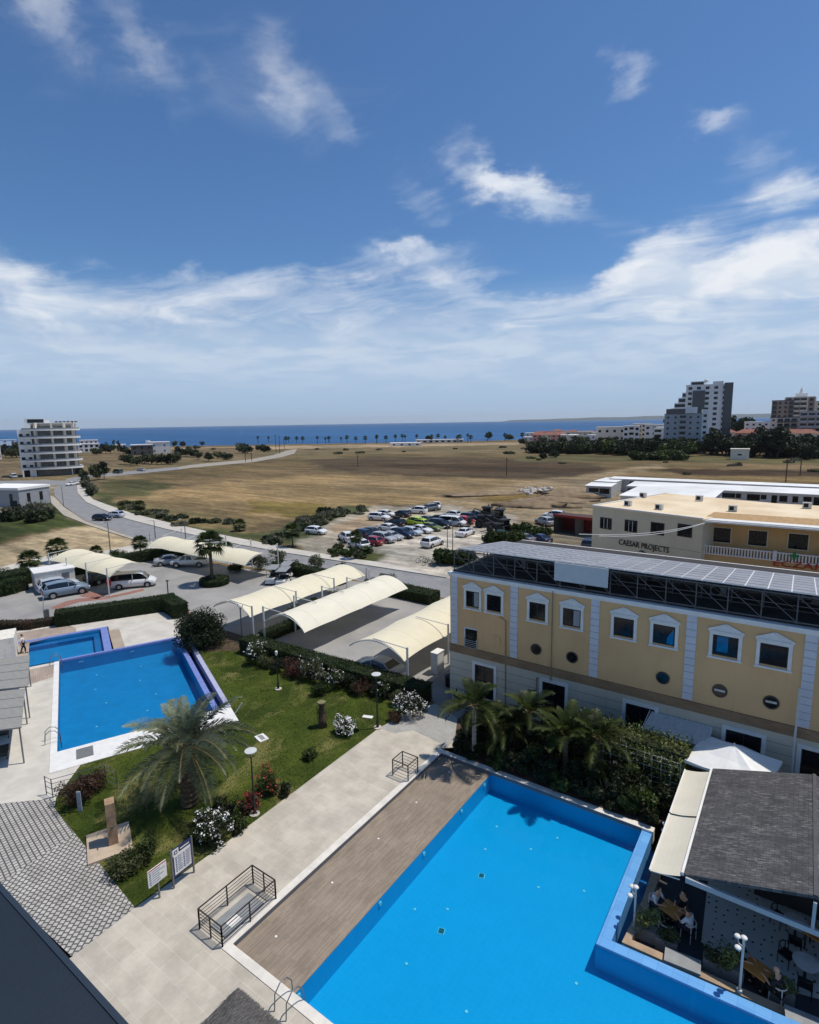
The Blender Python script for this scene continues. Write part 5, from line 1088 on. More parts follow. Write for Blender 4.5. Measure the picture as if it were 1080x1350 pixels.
def car_proto(kind):
    k = KIND[kind]; st = k['st']; a0, a1 = k['cab']
    t = thing('parked_car', 'x', 'car', (0, 0, 0))
    b = MB(); n = len(st); vs = []
    for (x, zb, zw, zr, wl, ww, wr) in st:
        zm = zb + (zw - zb) * .45
        vs += [(x, -wl*.92, zb), (x, -wl*1.0, zm), (x, -ww, zw), (x, -ww*.86, zw+.035), (x, ww*.86, zw+.035), (x, ww, zw), (x, wl, zm), (x, wl*.92, zb)]
    fs = []
    for i in range(n-1):
        for j in range(7): a = i*8+j; fs.append((a, a+8, a+9, a+1))
        fs.append((i*8+7, i*8+15, i*8+8, i*8))
    fs.append(tuple(range(8))); fs.append(tuple((n-1)*8+j for j in range(7, -1, -1)))
    b.add(vs, fs)
    body = b.build('body', paint('white', COL['white']), t, smooth=True)
    m = body.data
    # greenhouse: glass sides
    gl = MB(); rf = MB(); cs = st[a0:a1+1]; vs = []
    for (x, zb, zw, zr, wl, ww, wr) in cs: zr = zr or zw+.05; vs += [(x, -ww*.9, zw+.02), (x, -wr, zr-.04), (x, wr, zr-.04), (x, ww*.9, zw+.02)]
    fs = []
    for i in range(len(cs)-1):
        for j in range(3): a = i*4+j; fs.append((a, a+4, a+5, a+1))
    fs.append((0, 1, 2, 3)); fs.append(tuple((len(cs)-1)*4+j for j in (3, 2, 1, 0))); gl.add(vs, fs)
    glo = gl.build('windows', M_CGL, t)
    # roof skin + pillars
    top = [c for c in cs if c[3] and c[3] > max(c_[3] or 0 for c_ in cs)*.86]
    vs = []
    for (x, zb, zw, zr, wl, ww, wr) in top: vs += [(x, -wr-.03, zr-.06), (x, -wr*.8, zr), (x, wr*.8, zr), (x, wr+.03, zr-.06)]
    fs = []
    for i in range(len(top)-1):
        for j in range(3): a = i*4+j; fs.append((a, a+4, a+5, a+1))
    rf.add(vs, fs)
    for s in (-1, 1):
        def P(c, u): zr = c[3] or c[2]+.05; return (c[0], s*(c[5]*.9*(1-u)+(c[6]+.012)*u+.012), (c[2]+.02)*(1-u)+(zr-.05)*u)
        rf.bar(P(cs[0], 0), P(top[0], 1), .07); rf.bar(P(cs[-1], 0), P(top[-1], 1), .06)
        mid = top[len(top)//2]; q0 = list(P(mid, 0)); q1 = list(P(mid, 1)); rf.bar(q0, q1, .07)
        if kind in ('suv', 'van'): m2 = top[0]; rf.bar(P(m2, 0), P(m2, 1), .09)
    rf.build('roof', body.data.materials[0], t, smooth=False)
    for xw in k['wb']:
        for s in (-1, 1):
            y = s*(k['st'][4][4]-.08); r = k['wr']
            wm = MB().tube([(xw, y-s*.12, r), (xw, y+s*.10, r)], r, 18); w = wm.build('wheel', M_TYRE, t)
            MB().tube([(xw, y+s*.10, r), (xw, y+s*.112, r)], r*.62, 12).build('rim', M_RIMM, w)
            ar = MB(); nn = 14
            ar.add([(xw+(r+.07)*math.cos(math.pi*q/nn), y+s*.092, r+(r+.07)*math.sin(math.pi*q/nn)) for q in range(nn+1)], [tuple(range(nn+1))]); 
            ar.build('wheel_arch', M_DARK, t)
    xf = st[-1][0]; zl = st[-2][2]
    for s in (-1, 1):
        MB().box((xf-.10, s*st[-2][4]*.80, zl-.02), (.2, .28, .13)).build('headlight', M_HL, t)
        MB().box((st[0][0]+.06, s*st[0][4]*.98, st[1][2]-.10), (.14, .16, .2)).build('taillight', M_TL, t)
        MB().box((cs[-1][0]-.25, s*(cs[-1][5]+.08), cs[-1][2]+.06), (.1, .16, .1)).build('mirror', M_TRIM, t)
    MB().box((xf-.01, 0, zl-.17), (.06, .8, .14)).build('grille', M_TRIM, t); MB().box((xf+.015, 0, .40), (.02, .5, .11)).build('number_plate', M_PLATE, t); MB().box((st[0][0]-.01, 0, .62), (.02, .5, .11)).build('number_plate', M_PLATE, t)
    if kind == 'pickup': MB().b2(-2.48, -.8, -.78, .78, 1.075, 1.125).build('cargo_bed', M_TRIM, t)
    return t
PROTO = {}; USED = set()
def car(kind, color, x, y, head, label, cat='car', name='parked_car', group='cars parked in the dirt lot', z=0.0, sc_=1.0):
    if kind not in PROTO: PROTO[kind] = car_proto(kind)
    if kind not in USED: t = PROTO[kind]; USED.add(kind)
    else: t = dup(PROTO[kind])
    t.name = name; t.location = (x, y, z); t.rotation_euler = (0, 0, rad(head)); t.scale = (sc_,)*3; t['label'] = label; t['category'] = cat; t['group'] = group
    for ch in t.children:
        if ch.name.split('.')[0] in ('body', 'roof'): ch.material_slots[0].link = 'OBJECT'; ch.material_slots[0].material = paint(color, COL[color])
    return t
A_ = g(491, 715.5); B_ = g(543, 702); ROW = math.degrees(math.atan2((B_-A_).y, (B_-A_).x)); PER = ROW - 90
LOT = [
 ('hatchback','white',417,704,8,'white hatchback parked alone at the left edge of the dirt lot'),
 ('suv','white',500,686,12,'white car nearest the scrub in the back left group'),
 ('hatchback','white',509,681,12,'white hatchback tucked behind another white car, left of the black estate'),
 ('sedan','black',529,681,175,'long black estate at the back between white cars'),
 ('suv','white',550,677,190,'white crossover in the far back row'),
 ('suv','grey',565,674,250,'grey car between two white ones in the far back row'),
 ('pickup','white',576,671,-60,'white pickup at the far end of the back row'),
 ('suv','white',457,713,150,'white car at the left end of the front row with a hedge before it'),
 ('suv','white',473,723,160,'white crossover closest to the roadside palm'),
 ('suv','navy',475,709,PER+180,'dark navy car behind the white one at the left end'),
 ('hatchback','dark',491,706,PER,'charcoal car just behind the deep red one'),
 ('hatchback','red',491,718,PER+180,'deep red hatchback in the front row'),
 ('suv','silver',506,714.5,PER,'silver crossover right beside the deep red car'),
 ('suv','black',521,694,172,'black car with a load on the roof in the middle of the lot'),
 ('sedan','white',513,700,PER,'white car with a dark windscreen in the second row'),
 ('sedan','silver',516,711,PER,'champagne silver saloon in the front row'),
 ('suv','navy',531,708.5,PER,'blue car between the silver saloon and the pale one'),
 ('hatchback','pale',543,705,PER,'pale blue grey hatchback in the front row'),
 ('suv','lime',546,692,172,'tall lime green car in the middle row'),
 ('hatchback','lime',558,694,PER,'low lime green hatchback next to the tall lime one'),
 ('sedan','white',555,702,PER,'white saloon just in front of the lime green pair'),
 ('sedan','olive',568,699,PER,'olive green car beside the white saloon'),
 ('sedan','grey',564,689,PER,'grey saloon behind the olive one'),
 ('sedan','dark',580,688,PER,'dark saloon left of the white ones in the back middle'),
 ('suv','black',581,695.5,PER,'black crossover at the right end by the white van'),
 ('hatchback','white',596,682,175,'white hatchback behind the white van'),
 ('van','white',598,693,PER+10,'white van facing out of the middle row'),
 ('hatchback','brightred',613,690,PER,'bright red hatchback near the farm machines'),
 ('suv','black',621,687,PER,'black car between the red hatchback and the machines'),
 ('suv','dark',630,685,PER,'dark car touching the farm machines'),
 ('suv','white',570.5,720,ROW+2,'white car driving out, nearest the road'),
 ('sedan','white',614,706,ROW+4,'white saloon driving past the bright red hatchback'),
 ('suv','white',730,683.5,185,'white crossover left of the red shop awning'),
 ('sedan','green',660,709,ROW+60,'dark green car half hidden by the roadside bushes'),
 ('sedan','navy',711,715,ROW+70,'navy saloon behind the solar roof'),
 ('sedan','grey',690,714,ROW+70,'grey car left of the navy saloon by the bushes'),
 ('suv','silver',718,692,ROW+60,'silver car behind the round bush'),
 ('suv','dark',776,723,100,'black and white car at the wall of the lettered building'),
]
for kd, c, px, py, hd, lb in LOT:
    p = g(px, py); car(kd, c, p.x, p.y, hd, lb)
rt_ = [c for c in bpy.data.objects if c.get('label', '').startswith('black car with a load')][0]
MB().box((-.2, 0, 1.85), (1.6, .8, .3)).build('roof_box', M_TRIM, rt_)
def wcar(kd, c, px, py, hd, lb, grp, name='parked_car', cat='car', **k): p = g(px, py); return car(kd, c, p.x, p.y, hd, lb, cat, name, grp, **k)
wcar('hatchback', 'black', 135, 686, 20, 'black car on the bend in front of a silver one', 'cars on the road', name='car')
wcar('hatchback', 'pale', 152, 682, 200, 'silver car right behind the black one on the bend', 'cars on the road', name='car')
wcar('sedan', 'white', 95, 640, -70, 'white car far up the curving road', 'cars on the road', name='car')
wcar('van', 'white', 124, 622, 150, 'white van parked right of the round apartment block', 'cars far along the side road', name='parked_van', cat='van')
wcar('van', 'green', 155, 624, 185, 'dark green van at the field corner', 'cars far along the side road', name='parked_van', cat='van')
wcar('sedan', 'silver', 186, 621, 185, 'silver car far along the road to the sea', 'cars far along the side road')
wcar('van', 'white', 18, 630, 170, 'white van left of the round apartment block', 'cars far along the side road', name='parked_van', cat='van')
# car park
p0, p1 = g(150, 779), g(197, 774.5); hv = math.degrees(math.atan2((p1-p0).y, (p1-p0).x))
M0 = (g(148, 777) + g(196, 774)) / 2
car('van', 'white', M0.x - .2, M0.y + .6, hv, 'white passenger van half under the far left carport', 'van', 'parked_van', 'vehicles in the hotel car park')
q0 = (g(62, 789.5) + g(98, 783)) / 2; hq = math.degrees(math.atan2((g(98, 783)-g(62, 789.5)).y, (g(98, 783)-g(62, 789.5)).x))
car('suv', 'steel', q0.x, q0.y + .6, hq, 'steel blue estate car in front of the white storage box', 'car', 'parked_car', 'vehicles in the hotel car park', sc_=1.08)
q1 = g(62, 781); car('suv', 'pale', q1.x + .4, q1.y + 1.2, hq, 'pale silver car behind the steel blue estate', 'car', 'parked_car', 'vehicles in the hotel car park')
wcar('sedan', 'silver', 44, 762, hq, 'dark roofed silver car behind the storage box', 'vehicles in the hotel car park')
wcar('sedan', 'silver', 226, 744, 60+ROW-90, 'silver car in the shade at the left of the back carport', 'vehicles in the hotel car park')
wcar('pickup', 'white', 251, 746.5, 215, 'white pickup in the shade of the back carport', 'vehicles in the hotel car park', name='pickup_truck', cat='pickup')
wcar('sedan', 'silver', 500, 889, 178, 'silver saloon under the carport nearest the ochre building', 'vehicles in the hotel car park')
wcar('suv', 'black', 137, 767, 100, 'black car in the shade beside the white van', 'vehicles in the hotel car park')
# golf carts
def cart(px, py, rz, label):
    p = g(px, py); t = thing('golf_cart', label, 'golf cart', (p.x, p.y, 0), rad(rz), 'golf carts by the hedge')
    MB().b2(-1.5, 1.5, -.6, .6, .28, .5).b2(.7, 1.45, -.55, .55, .5, .85).b2(-.5, .1, -.58, .58, .5, .72).build('body', M_WHITE, t)
    MB().b2(-.5, .05, -.56, .56, .72, .84).b2(-.62, -.5, -.56, .56, .75, 1.15).b2(-1.4, -.8, -.56, .56, .6, .78).build('seat', M_BLACK, t)
    MB().b2(-1.5, 1.1, -.65, .65, 1.9, 1.96).build('roof', mat('cart_roof', lin(136, 138, 138), .6), t)
    for x in (-1.35, .95):
        for s in (-1, 1): MB().bar((x, s*.58, .5), (x - (.15 if x > 0 else 0), s*.6, 1.9), .04).build('pillar', M_BLACK, t)
    for x in (-1.0, 1.05):
        for s in (-1, 1): w = MB().tube([(x, s*.5, .26), (x, s*.66, .26)], .26, 12).build('wheel', M_TYRE, t); MB().tube([(x, s*.66, .26), (x, s*.67, .26)], .13, 10).build('rim', M_RIMM, w)
    MB().tube([(.55, .25, .85), (.35, .25, 1.05)], .02, 5).build('steering_column', M_BLACK, t)
    for s in (-1, 1): MB().box((1.46, s*.38, .68), (.04, .16, .1)).build('headlight', M_HL, t)
cart(361, 768, ROW-145, 'white golf cart on the left of the parked pair'); cart(374, 771, ROW-145, 'white golf cart on the right, nearer the carport'); cart(378, 763, ROW-145, 'third golf cart behind the front pair')
# storage box
p = g(52, 781); sx = thing('storage_box', 'white metal storage box beside the far left carport', 'storage box', (p.x-1.2, p.y + 2.2, 0), rad(hq)); MB().b2(-2.1, 2.1, -1.6, 1.6, 0, 2.3).build('body', mat('box_cream', lin(206, 200, 190), .7), sx); MB().b2(-2.2, 2.2, -1.7, 1.7, 2.3, 2.4).build('roof', M_WHITE, sx)
MB().b2(.7, 1.5, -1.63, -1.605, 1.2, 1.9).build('vent', M_METALG, sx); MB().b2(-1.2, -.2, -1.62, -1.602, 0, 2.0).build('door', M_STEEL, sx)
fx = thing('fire_cabinet', 'red hose box on the post before the white van', 'hose box', (g(144.5, 781).x, g(144.5, 781).y, 0)); MB().b2(-.3, .3, -.15, .15, .9, 1.6).build('box', M_RED, fx); MB().bar((0, .1, 0), (0, .1, 1.6), .06).build('post', M_METALG, fx)
# barrier
bx = thing('barrier_gate', 'grey barrier post with raised white arm left of the hedge', 'barrier', (g(62, 817).x, g(62, 817).y, 0)); MB().b2(-.2, .2, -.2, .2, 0, 1.1).build('housing', M_METALG, bx); MB().tube([(0, -.25, 1.0), (.4, -.25, 2.6)], .04, 6).build('boom', M_WHITE, bx)
# farm machines
def tractor(px, py, rz, label, s=1.0):
    p = g(px, py); t = thing('farm_machine', label, 'farm machine', (p.x, p.y, 0), rad(rz), sc_=s)
    m = mat('machine_dark', lin(34, 38, 42), .7, .3, 4)
    MB().b2(-.4, 2.3, -.5, .5, .9, 1.8).build('hood', m, t); MB().b2(-1.7, -.3, -.8, .8, 1.5, 1.7).build('platform', m, t)
    MB().b2(-1.6, -.4, -.75, .75, 1.7, 2.6).build('cab_glass', M_CGL, t); MB().b2(-1.75, -.25, -.9, .9, 2.6, 2.8).build('cab_roof', m, t)
    for x, r in ((-1.0, .95), (1.9, .62)):
        for q in (-1, 1): w = MB().tube([(x, q*.75, r), (x, q*1.2, r)], r, 18).build('wheel', M_TYRE, t); MB().tube([(x, q*1.2, r), (x, q*1.22, r)], r*.5, 12).build('rim', m, w)
    MB().tube([(1.2, .3, 1.8), (1.2, .3, 2.7)], .06, 6).build('exhaust', M_TYRE, t)
    a = MB(); a.bar((-.2, -.95, 1.6), (2.9, -.95, 2.6), .14).bar((-.2, .95, 1.6), (2.9, .95, 2.6), .14).bar((2.9, -1, 2.6), (3.3, -1, 1.2), .12).bar((2.9, 1, 2.6), (3.3, 1, 1.2), .12).box((3.4, 0, 1.1), (.5, 2.2, .8)); a.build('loader', m, t)
tractor(650, 695, 200, 'tall dark farm tractor at the end of the parked cars', 1.25); tractor(660, 703, 160, 'lower dark farm machine in front of the tall one', .95); tractor(645, 687, 100, 'dark machine behind the farm tractor', 1.1)
# bicycles heap by the roadside
for k, (px, py) in enumerate(((556, 742), (563, 745), (571, 744))):
    p = g(px, py); t = thing('bicycle', ['leftmost parked bicycle by the road', 'middle parked bicycle by the road', 'parked bicycle nearest the hedge'][k], 'bicycle', (p.x, p.y, 0), rad(40+30*k))
    for x in (-.5, .5): MB().tube([(x+.33*math.cos(a*.5236), 0, .34+.33*math.sin(a*.5236)) for a in range(13)], .03, 4, 0, False).build('wheel', M_TYRE, t)
    MB().bar((-.5, 0, .34), (-.1, 0, .85), .04).bar((-.1, 0, .8), (.35, 0, .85), .04).bar((.5, 0, .34), (.3, 0, 1.0), .04).bar((0, 0, .34), (.35, 0, .8), .04).bar((0, 0, .34), (-.5, 0, .34), .04).build('frame', M_BLACK, t)
    MB().bar((.3, -.28, 1.02), (.3, .28, 1.02), .035).build('handlebar', M_BLACK, t); MB().box((-.12, 0, .9), (.24, .14, .06)).build('saddle', M_BLACK, t)
# ---------------------------------------------------------------- lettered office block and pharmacy
M_OFF = mat('office_plaster', lin(204, 194, 168), .9, .06, .5); M_TAN = mat('tan_plaster', lin(196, 160, 108), .9, .07, .5); M_ROOFC = mat('roof_cream', lin(226, 208, 176), .9, col2=lin(206, 182, 146), scale=.18, detail=8)
L0 = Vector((-21.8, 71.75, 0)); R0 = Vector((-8.6, 67.6, 0)); d = R0 - L0; oa = math.atan2(d.y, d.x); ol = d.length
ob_ = thing('office_building', 'cream two storey block lettered CAESAR PROJECTS behind the solar roof', 'building', L0, oa)
MB().b2(0, ol, 0, 18, 0, 8.5).build('wall', M_OFF, ob_)
MB().b2(-.1, ol+.05, -.1, 18.1, 8.5, 8.62).build('roof', M_ROOFC, ob_); b = MB(); b.b2(-.1, ol, -.1, .1, 8.62, 8.75); b.b2(-.1, .1, .1, 18.1, 8.62, 8.75); b.build('parapet', M_WHITE, ob_)
b = MB(); b.b2(0, ol, -.012, 0, 4.9, 4.94); b.build('wall_joint', MATS['joint'], ob_)
for i, (px, py) in enumerate(((799, 690), (832, 693.5), (867, 697), (903, 699.5))):
    # find position along the facade
    r_ = ray(px, py); best = None
    n = Vector((-d.y, d.x, 0)).normalized(); tt = n.dot(L0) / n.dot(Vector((r_.x, r_.y, 0))); P_ = Vector((r_.x*tt, r_.y*tt, H + r_.z*tt)); x = (P_ - L0).dot(d.normalized()); zc = P_.z
    f = MB().b2(x-.82, x+.82, -.05, 0, zc-.72, zc+.72); fr = f.build('window', M_BLACK, ob_)
    MB().b2(x-.72, x+.72, -.06, -.052, zc-.62, zc+.62).build('pane', M_GLASS, fr); m_ = MB()
    for q in (-.24, .24) if i < 2 else (0,): m_.b2(x+q-.03, x+q+.03, -.075, -.06, zc-.62, zc+.62)
    m_.build('mullion', M_STEEL if i < 2 else M_BLACK, fr)
for (px, py, s, tx) in ((848, 720, 1.05, 'CAESAR PROJECTS'),):
    r_ = ray(px, py); n = Vector((-d.y, d.x, 0)).normalized(); tt = n.dot(L0) / n.dot(Vector((r_.x, r_.y, 0))); P_ = Vector((r_.x*tt, r_.y*tt, H + r_.z*tt)); x = (P_ - L0).dot(d.normalized())
    lo = text_obj('lettering', tx, 1.0, M_BLACK, ob_, (x, -.06, P_.z), (rad(90), 0, 0), .04); w_ = max(v.co.x for v in lo.data.vertices) - min(v.co.x for v in lo.data.vertices); k_ = 6.35 / w_; lo.scale = (k_, .95, 1)
    em = MB(); nn = 20; em.tube([(x-.1, -.1, P_.z-1.0), (x-.1, -.02, P_.z-1.0)], .48, 20); e = em.build('emblem', M_BLACK, ob_); e2 = MB()
    for q in (-.2, 0, .2): e2.b2(x-.1+q-.04, x-.1+q+.04, -.115, -.102, P_.z-1.15, P_.z-.8)
    e2.b2(x-.42, x+.22, -.115, -.102, P_.z-.78, P_.z-.72); e2.build('emblem_line', M_OFF, e)
def roof_unit(px, py, z, parent, base, label=None):
    p = g(px, py, z) - base; p.rotate(Euler((0, 0, -parent.rotation_euler.z)))
    u = MB().box((p.x, p.y, z+.35), (.9, .4, .7)).build('air_conditioner', M_STEEL, parent); MB().box((p.x-.1, p.y-.205, z+.36), (.46, .01, .46)).build('fan', M_DARK, u)
for q in ((848, 656, 8.62), (869, 672, 8.62), (828, 667, 8.62)): roof_unit(*q, ob_, L0)
ph = thing('pharmacy_building', 'tan block with white balustrade and red ECZANE lettering', 'building', (-8.6, 68.4, 0))
MB().b2(.0, 30, 0, 2.5, 0, 4.7).build('lower_wall', M_TAN, ph); MB().b2(.4, 30, 1.8, 15, 4.7, 8.3).build('upper_wall', M_TAN, ph)
b = MB(); b.b2(-.1, 30, -.3, 1.0, 8.3, 8.55); b.b2(-.3, 30, -.5, .2, 8.25, 8.42); b.build('eave', M_WHITE, ph)
b = MB(); b.add([(-.1, 1.0, 8.55), (30, 1.0, 8.55), (30, 2.6, 9.0), (.6, 2.6, 9.0)], [(0, 1, 2, 3)]); b.build('roof_slope', mat('roof_tan', lin(178, 146, 104), .9), ph); MB().b2(.5, 30, 2.6, 16, 8.3, 8.66).build('roof', M_ROOFC, ph)
b = MB(); b.b2(.0, 30, -.08, .06, 5.55, 5.66); b.b2(0, 30, -.1, .1, 4.7, 4.8)
b.build('balustrade_rail', M_WHITE, ph); b = MB()
k = 0
while k < 100: b.b2(.08+k*.28, .08+k*.28+.12, -.04, .03, 4.8, 5.55); k += 1
bo = b.build('baluster', M_WHITE, ph)
for x in (.0, 6.6, 13.2, 19.8): MB().b2(x, x+.28, -.14, .14, 4.7, 5.78).build('newel', M_WHITE, ph)
for x in (1.6, 5.0, 8.6, 12.4, 16, 19.6, 23): 
    fr = MB().b2(x-.95, x+.95, 1.74, 1.8, 5.7, 7.5).build('window', M_OFF, ph); MB().b2(x-.84, x+.84, 1.72, 1.735, 5.8, 7.4).build('pane', M_GLASS, fr); MB().b2(x-.03, x+.03, 1.70, 1.72, 5.8, 7.4).b2(x-.84, x+.84, 1.70, 1.715, 6.3, 6.35).build('mullion', M_BLACK, fr)
pz = yp(1048, 746, 68.35); lo = text_obj('lettering', 'ECZANE', 1.25, M_RED, ph, (pz.x+8.6+.9, -.06, 3.75), (rad(90), 0, 0), .05)
w_ = max(v.co.x for v in lo.data.vertices) - min(v.co.x for v in lo.data.vertices); lo.scale = (5.2/w_, .72, 1); lo.location.x = yp(1019, 746, 68.35).x + 8.6 + 2.6
cr = yp(1047, 738, 68.35); lo.location.z = yp(1040, 747, 68.35).z + .22
cr.z += .42
MB().box((cr.x+8.6, -.06, cr.z), (.8, .08, .26)).box((cr.x+8.6, -.063, cr.z), (.26, .084, .8)).build('green_cross', mat('cross_green', lin(20, 120, 70), .5), ph)
for q in ((922, 660, 8.7), (966, 674, 8.7), (1064, 670, 8.7)):
    roof_unit(*q, ph, Vector((-8.6, 68.4, 0)))
# hanging cables from the eave
for a, b_ in (((930, 690), (888, 738)), ((934, 690), (902, 738))):
    P0 = Vector((-8.4, 68.0, 8.2)); P1 = g(*b_, 0); P1 = Vector((-15 if b_[0] < 890 else -13.4, 45.8, 10.1)); mid = (P0+P1)/2 - Vector((0, 0, 1.0))
    cbo = MB().tube([P0.lerp(mid, u)*(1-u) + mid.lerp(P1, u)*u for u in [k/10 for k in range(11)]], .035, 5).build('cable', M_STEEL); tag(cbo, 'white cable slung from the eave to the solar roof, ' + ('left one' if b_[0] < 890 else 'right one'), 'cable')
# red awning shop left of the office block
aw = thing('shop_canopy', 'dark canopy frame with red edge left of the lettered building', 'canopy', g(762, 706), rad(-8))
b = MB().b2(-4.6, 3.2, 0, 3.4, 3.0, 3.15); b.build('roof', mat('canopy_dark', lin(70, 52, 48), .8), aw); MB().b2(-4.7, 3.3, -.12, 0, 2.85, 3.3).build('edge', mat('edge_red', lin(150, 44, 36), .7), aw); MB().b2(-4.5, 3.1, 3.3, 3.4, 0, 3.0).build('back_panel', mat('panel_red', lin(120, 34, 32), .8), aw); MB().b2(-4.6, -4.5, 0, 3.3, 0, 3).build('side_panel', mat('panel_grey', lin(120, 112, 104), .8), aw); MB().b2(-.6, -.5, 0.1, 3.2, 0, 3).build('side_panel', MATS['panel_grey'], aw)
for x in (-4.5, -.6, 3.1): MB().bar((x, -.05, 0), (x, -.05, 3), .1).build('post', M_BLACK, aw)
ff = thing('metal_fence', 'white lattice fence before the red edged canopy', 'fence', (g(745, 716).x, g(745, 716).y, 0), rad(-8)); mm = MB()
for k in range(22): mm.bar((k*.4-2, 0, 0), (k*.4-1.6, 0, 1.1), .03).bar((k*.4-1.6, 0, 0), (k*.4-2, 0, 1.1), .03)
mm.bar((-2, 0, 1.12), (6.8, 0, 1.12), .05).build('lattice', M_STEEL, ff)
# ---------------------------------------------------------------- low white workshop rows
M_WROOF = mat('white_roof', lin(232, 232, 230), .8, col2=lin(206, 206, 202), scale=.12, detail=7); M_SHED = mat('shed_wall', lin(184, 182, 176), .85, .1, .3)
def row(label, pa, pb, z, depth, walldark=(), nwin=8, fall=.3):
    a, b_ = g(*pa, z), g(*pb, z); dd = b_ - a; L = dd.length; t = thing('workshop_row', label, 'building', (a.x, a.y, 0), math.atan2(dd.y, dd.x), 'low white workshop rows')
    MB().b2(.3, L, .3, depth-.3, 0, z-.15).build('wall', M_SHED, t)
    r = MB(); r.add([(0, 0, z), (L, 0, z), (L, depth, z+fall), (0, depth, z+fall), (0, 0, z-.15), (L, 0, z-.15), (L, depth, z+fall-.15), (0, depth, z+fall-.15)], [(0, 1, 2, 3), (7, 6, 5, 4), (0, 4, 5, 1), (1, 5, 6, 2), (2, 6, 7, 3), (3, 7, 4, 0)]); r.build('roof', M_WROOF, t)
    rr = random.Random(len(label))
    for k in range(nwin):
        x = L*(k+.5+rr.uniform(-.2, .2))/nwin; w = rr.choice([1.0, 1.4, 2.4]); hh = rr.choice([1.0, 1.3, 2.2]); MB().b2(x-w/2, x+w/2, .26, .29, z-.6-hh, z-.6).build('window' if hh < 2 else 'door', M_GLASS, t)
    return t, L
row('nearer white workshop row with doors and sheds on its yard side', (826, 640.5), (1110, 653.5), 3.6, 9, nwin=20)
row('farthest white workshop row by the dry field', (803, 630.5), (1110, 643.5), 3.6, 5, nwin=14, fall=.1)
t, L = row('small grey shed with an open dark front on the dirt yard', (771, 640), (806, 641.5), 3.0, 7, nwin=2, fall=.2)
row('white roofed store between the shed and the rows', (783, 634), (812, 635.5), 3.2, 9, nwin=2, fall=.2)
ap = g(818, 653, 4.4); aq = g(922, 659.5, 4.4); ax = thing('annex_building', 'white roofed annex between the office block and the workshop rows', 'building', (ap.x+4, ap.y, 0), math.atan2((aq-ap).y, (aq-ap).x)); MB().b2(-4, 12, 0, 14, 0, 4.4).build('wall', M_SHED, ax); r = MB(); r.add([(-4.3, -.3, 4.4), (12.3, -.3, 4.4), (12.3, 14.3, 4.9), (-4.3, 14.3, 4.9), (-4.3, -.3, 4.25), (12.3, -.3, 4.25)], [(0, 1, 2, 3), (0, 4, 5, 1)]); r.build('roof', M_WROOF, ax)
for k, (px, py) in enumerate(((968, 658), (1012, 661), (1052, 660), (940, 655), (985, 663))):
    q = g(px, py); t = thing('yard_unit', ['white awning box in the yard behind the office roof', 'grey steel container in the workshop yard', 'white tank stand at the right of the yard', 'small white hut left in the workshop yard', 'low white table shelter in the yard'][k], 'shed', (q.x, q.y, 0), .05*k)
    w, h_ = ((3, 2.6), (4.5, 2.6), (1.6, 2.2), (2.4, 2.4), (2.6, 1.6))[k]
    MB().b2(-w/2, w/2, -1, 1, 0, h_).build('wall', M_SHED if k != 1 else mat('container', lin(150, 160, 162), .6), t); MB().b2(-w/2-.3, w/2+.3, -1.4, 1.3, h_, h_+.12).build('roof', M_WROOF, t); MB().b2(-w/4, w/4, -1.02, -1.005, .2, h_*.75).build('door', M_DARK, t)
# rubble on the dirt track
rr = random.Random(2)
M_RUB = mat('rubble_white', lin(186, 178, 166), .9, .3, 1); M_RUBD = mat('rubble_dark', lin(104, 84, 66), .9, .3, 1)
for k in range(34):
    px = rr.uniform(686, 728); py = 648 + (728-px)*.03 + rr.gauss(0, 1.5); p = g(px, py); s = rr.uniform(.5, 1.5)
    o = MB().ball((0, 0, 0), (s, s*.8, s*.55), 7, 5, 0, .9, k).build('rubble_block', M_RUB if k % 4 else M_RUBD, None, (p.x, p.y, s*.25), rr.uniform(0, 3)); tag(o, 'pale broken concrete block in the heap beside the dirt track', 'rubble', 'rubble heap by the dirt track')
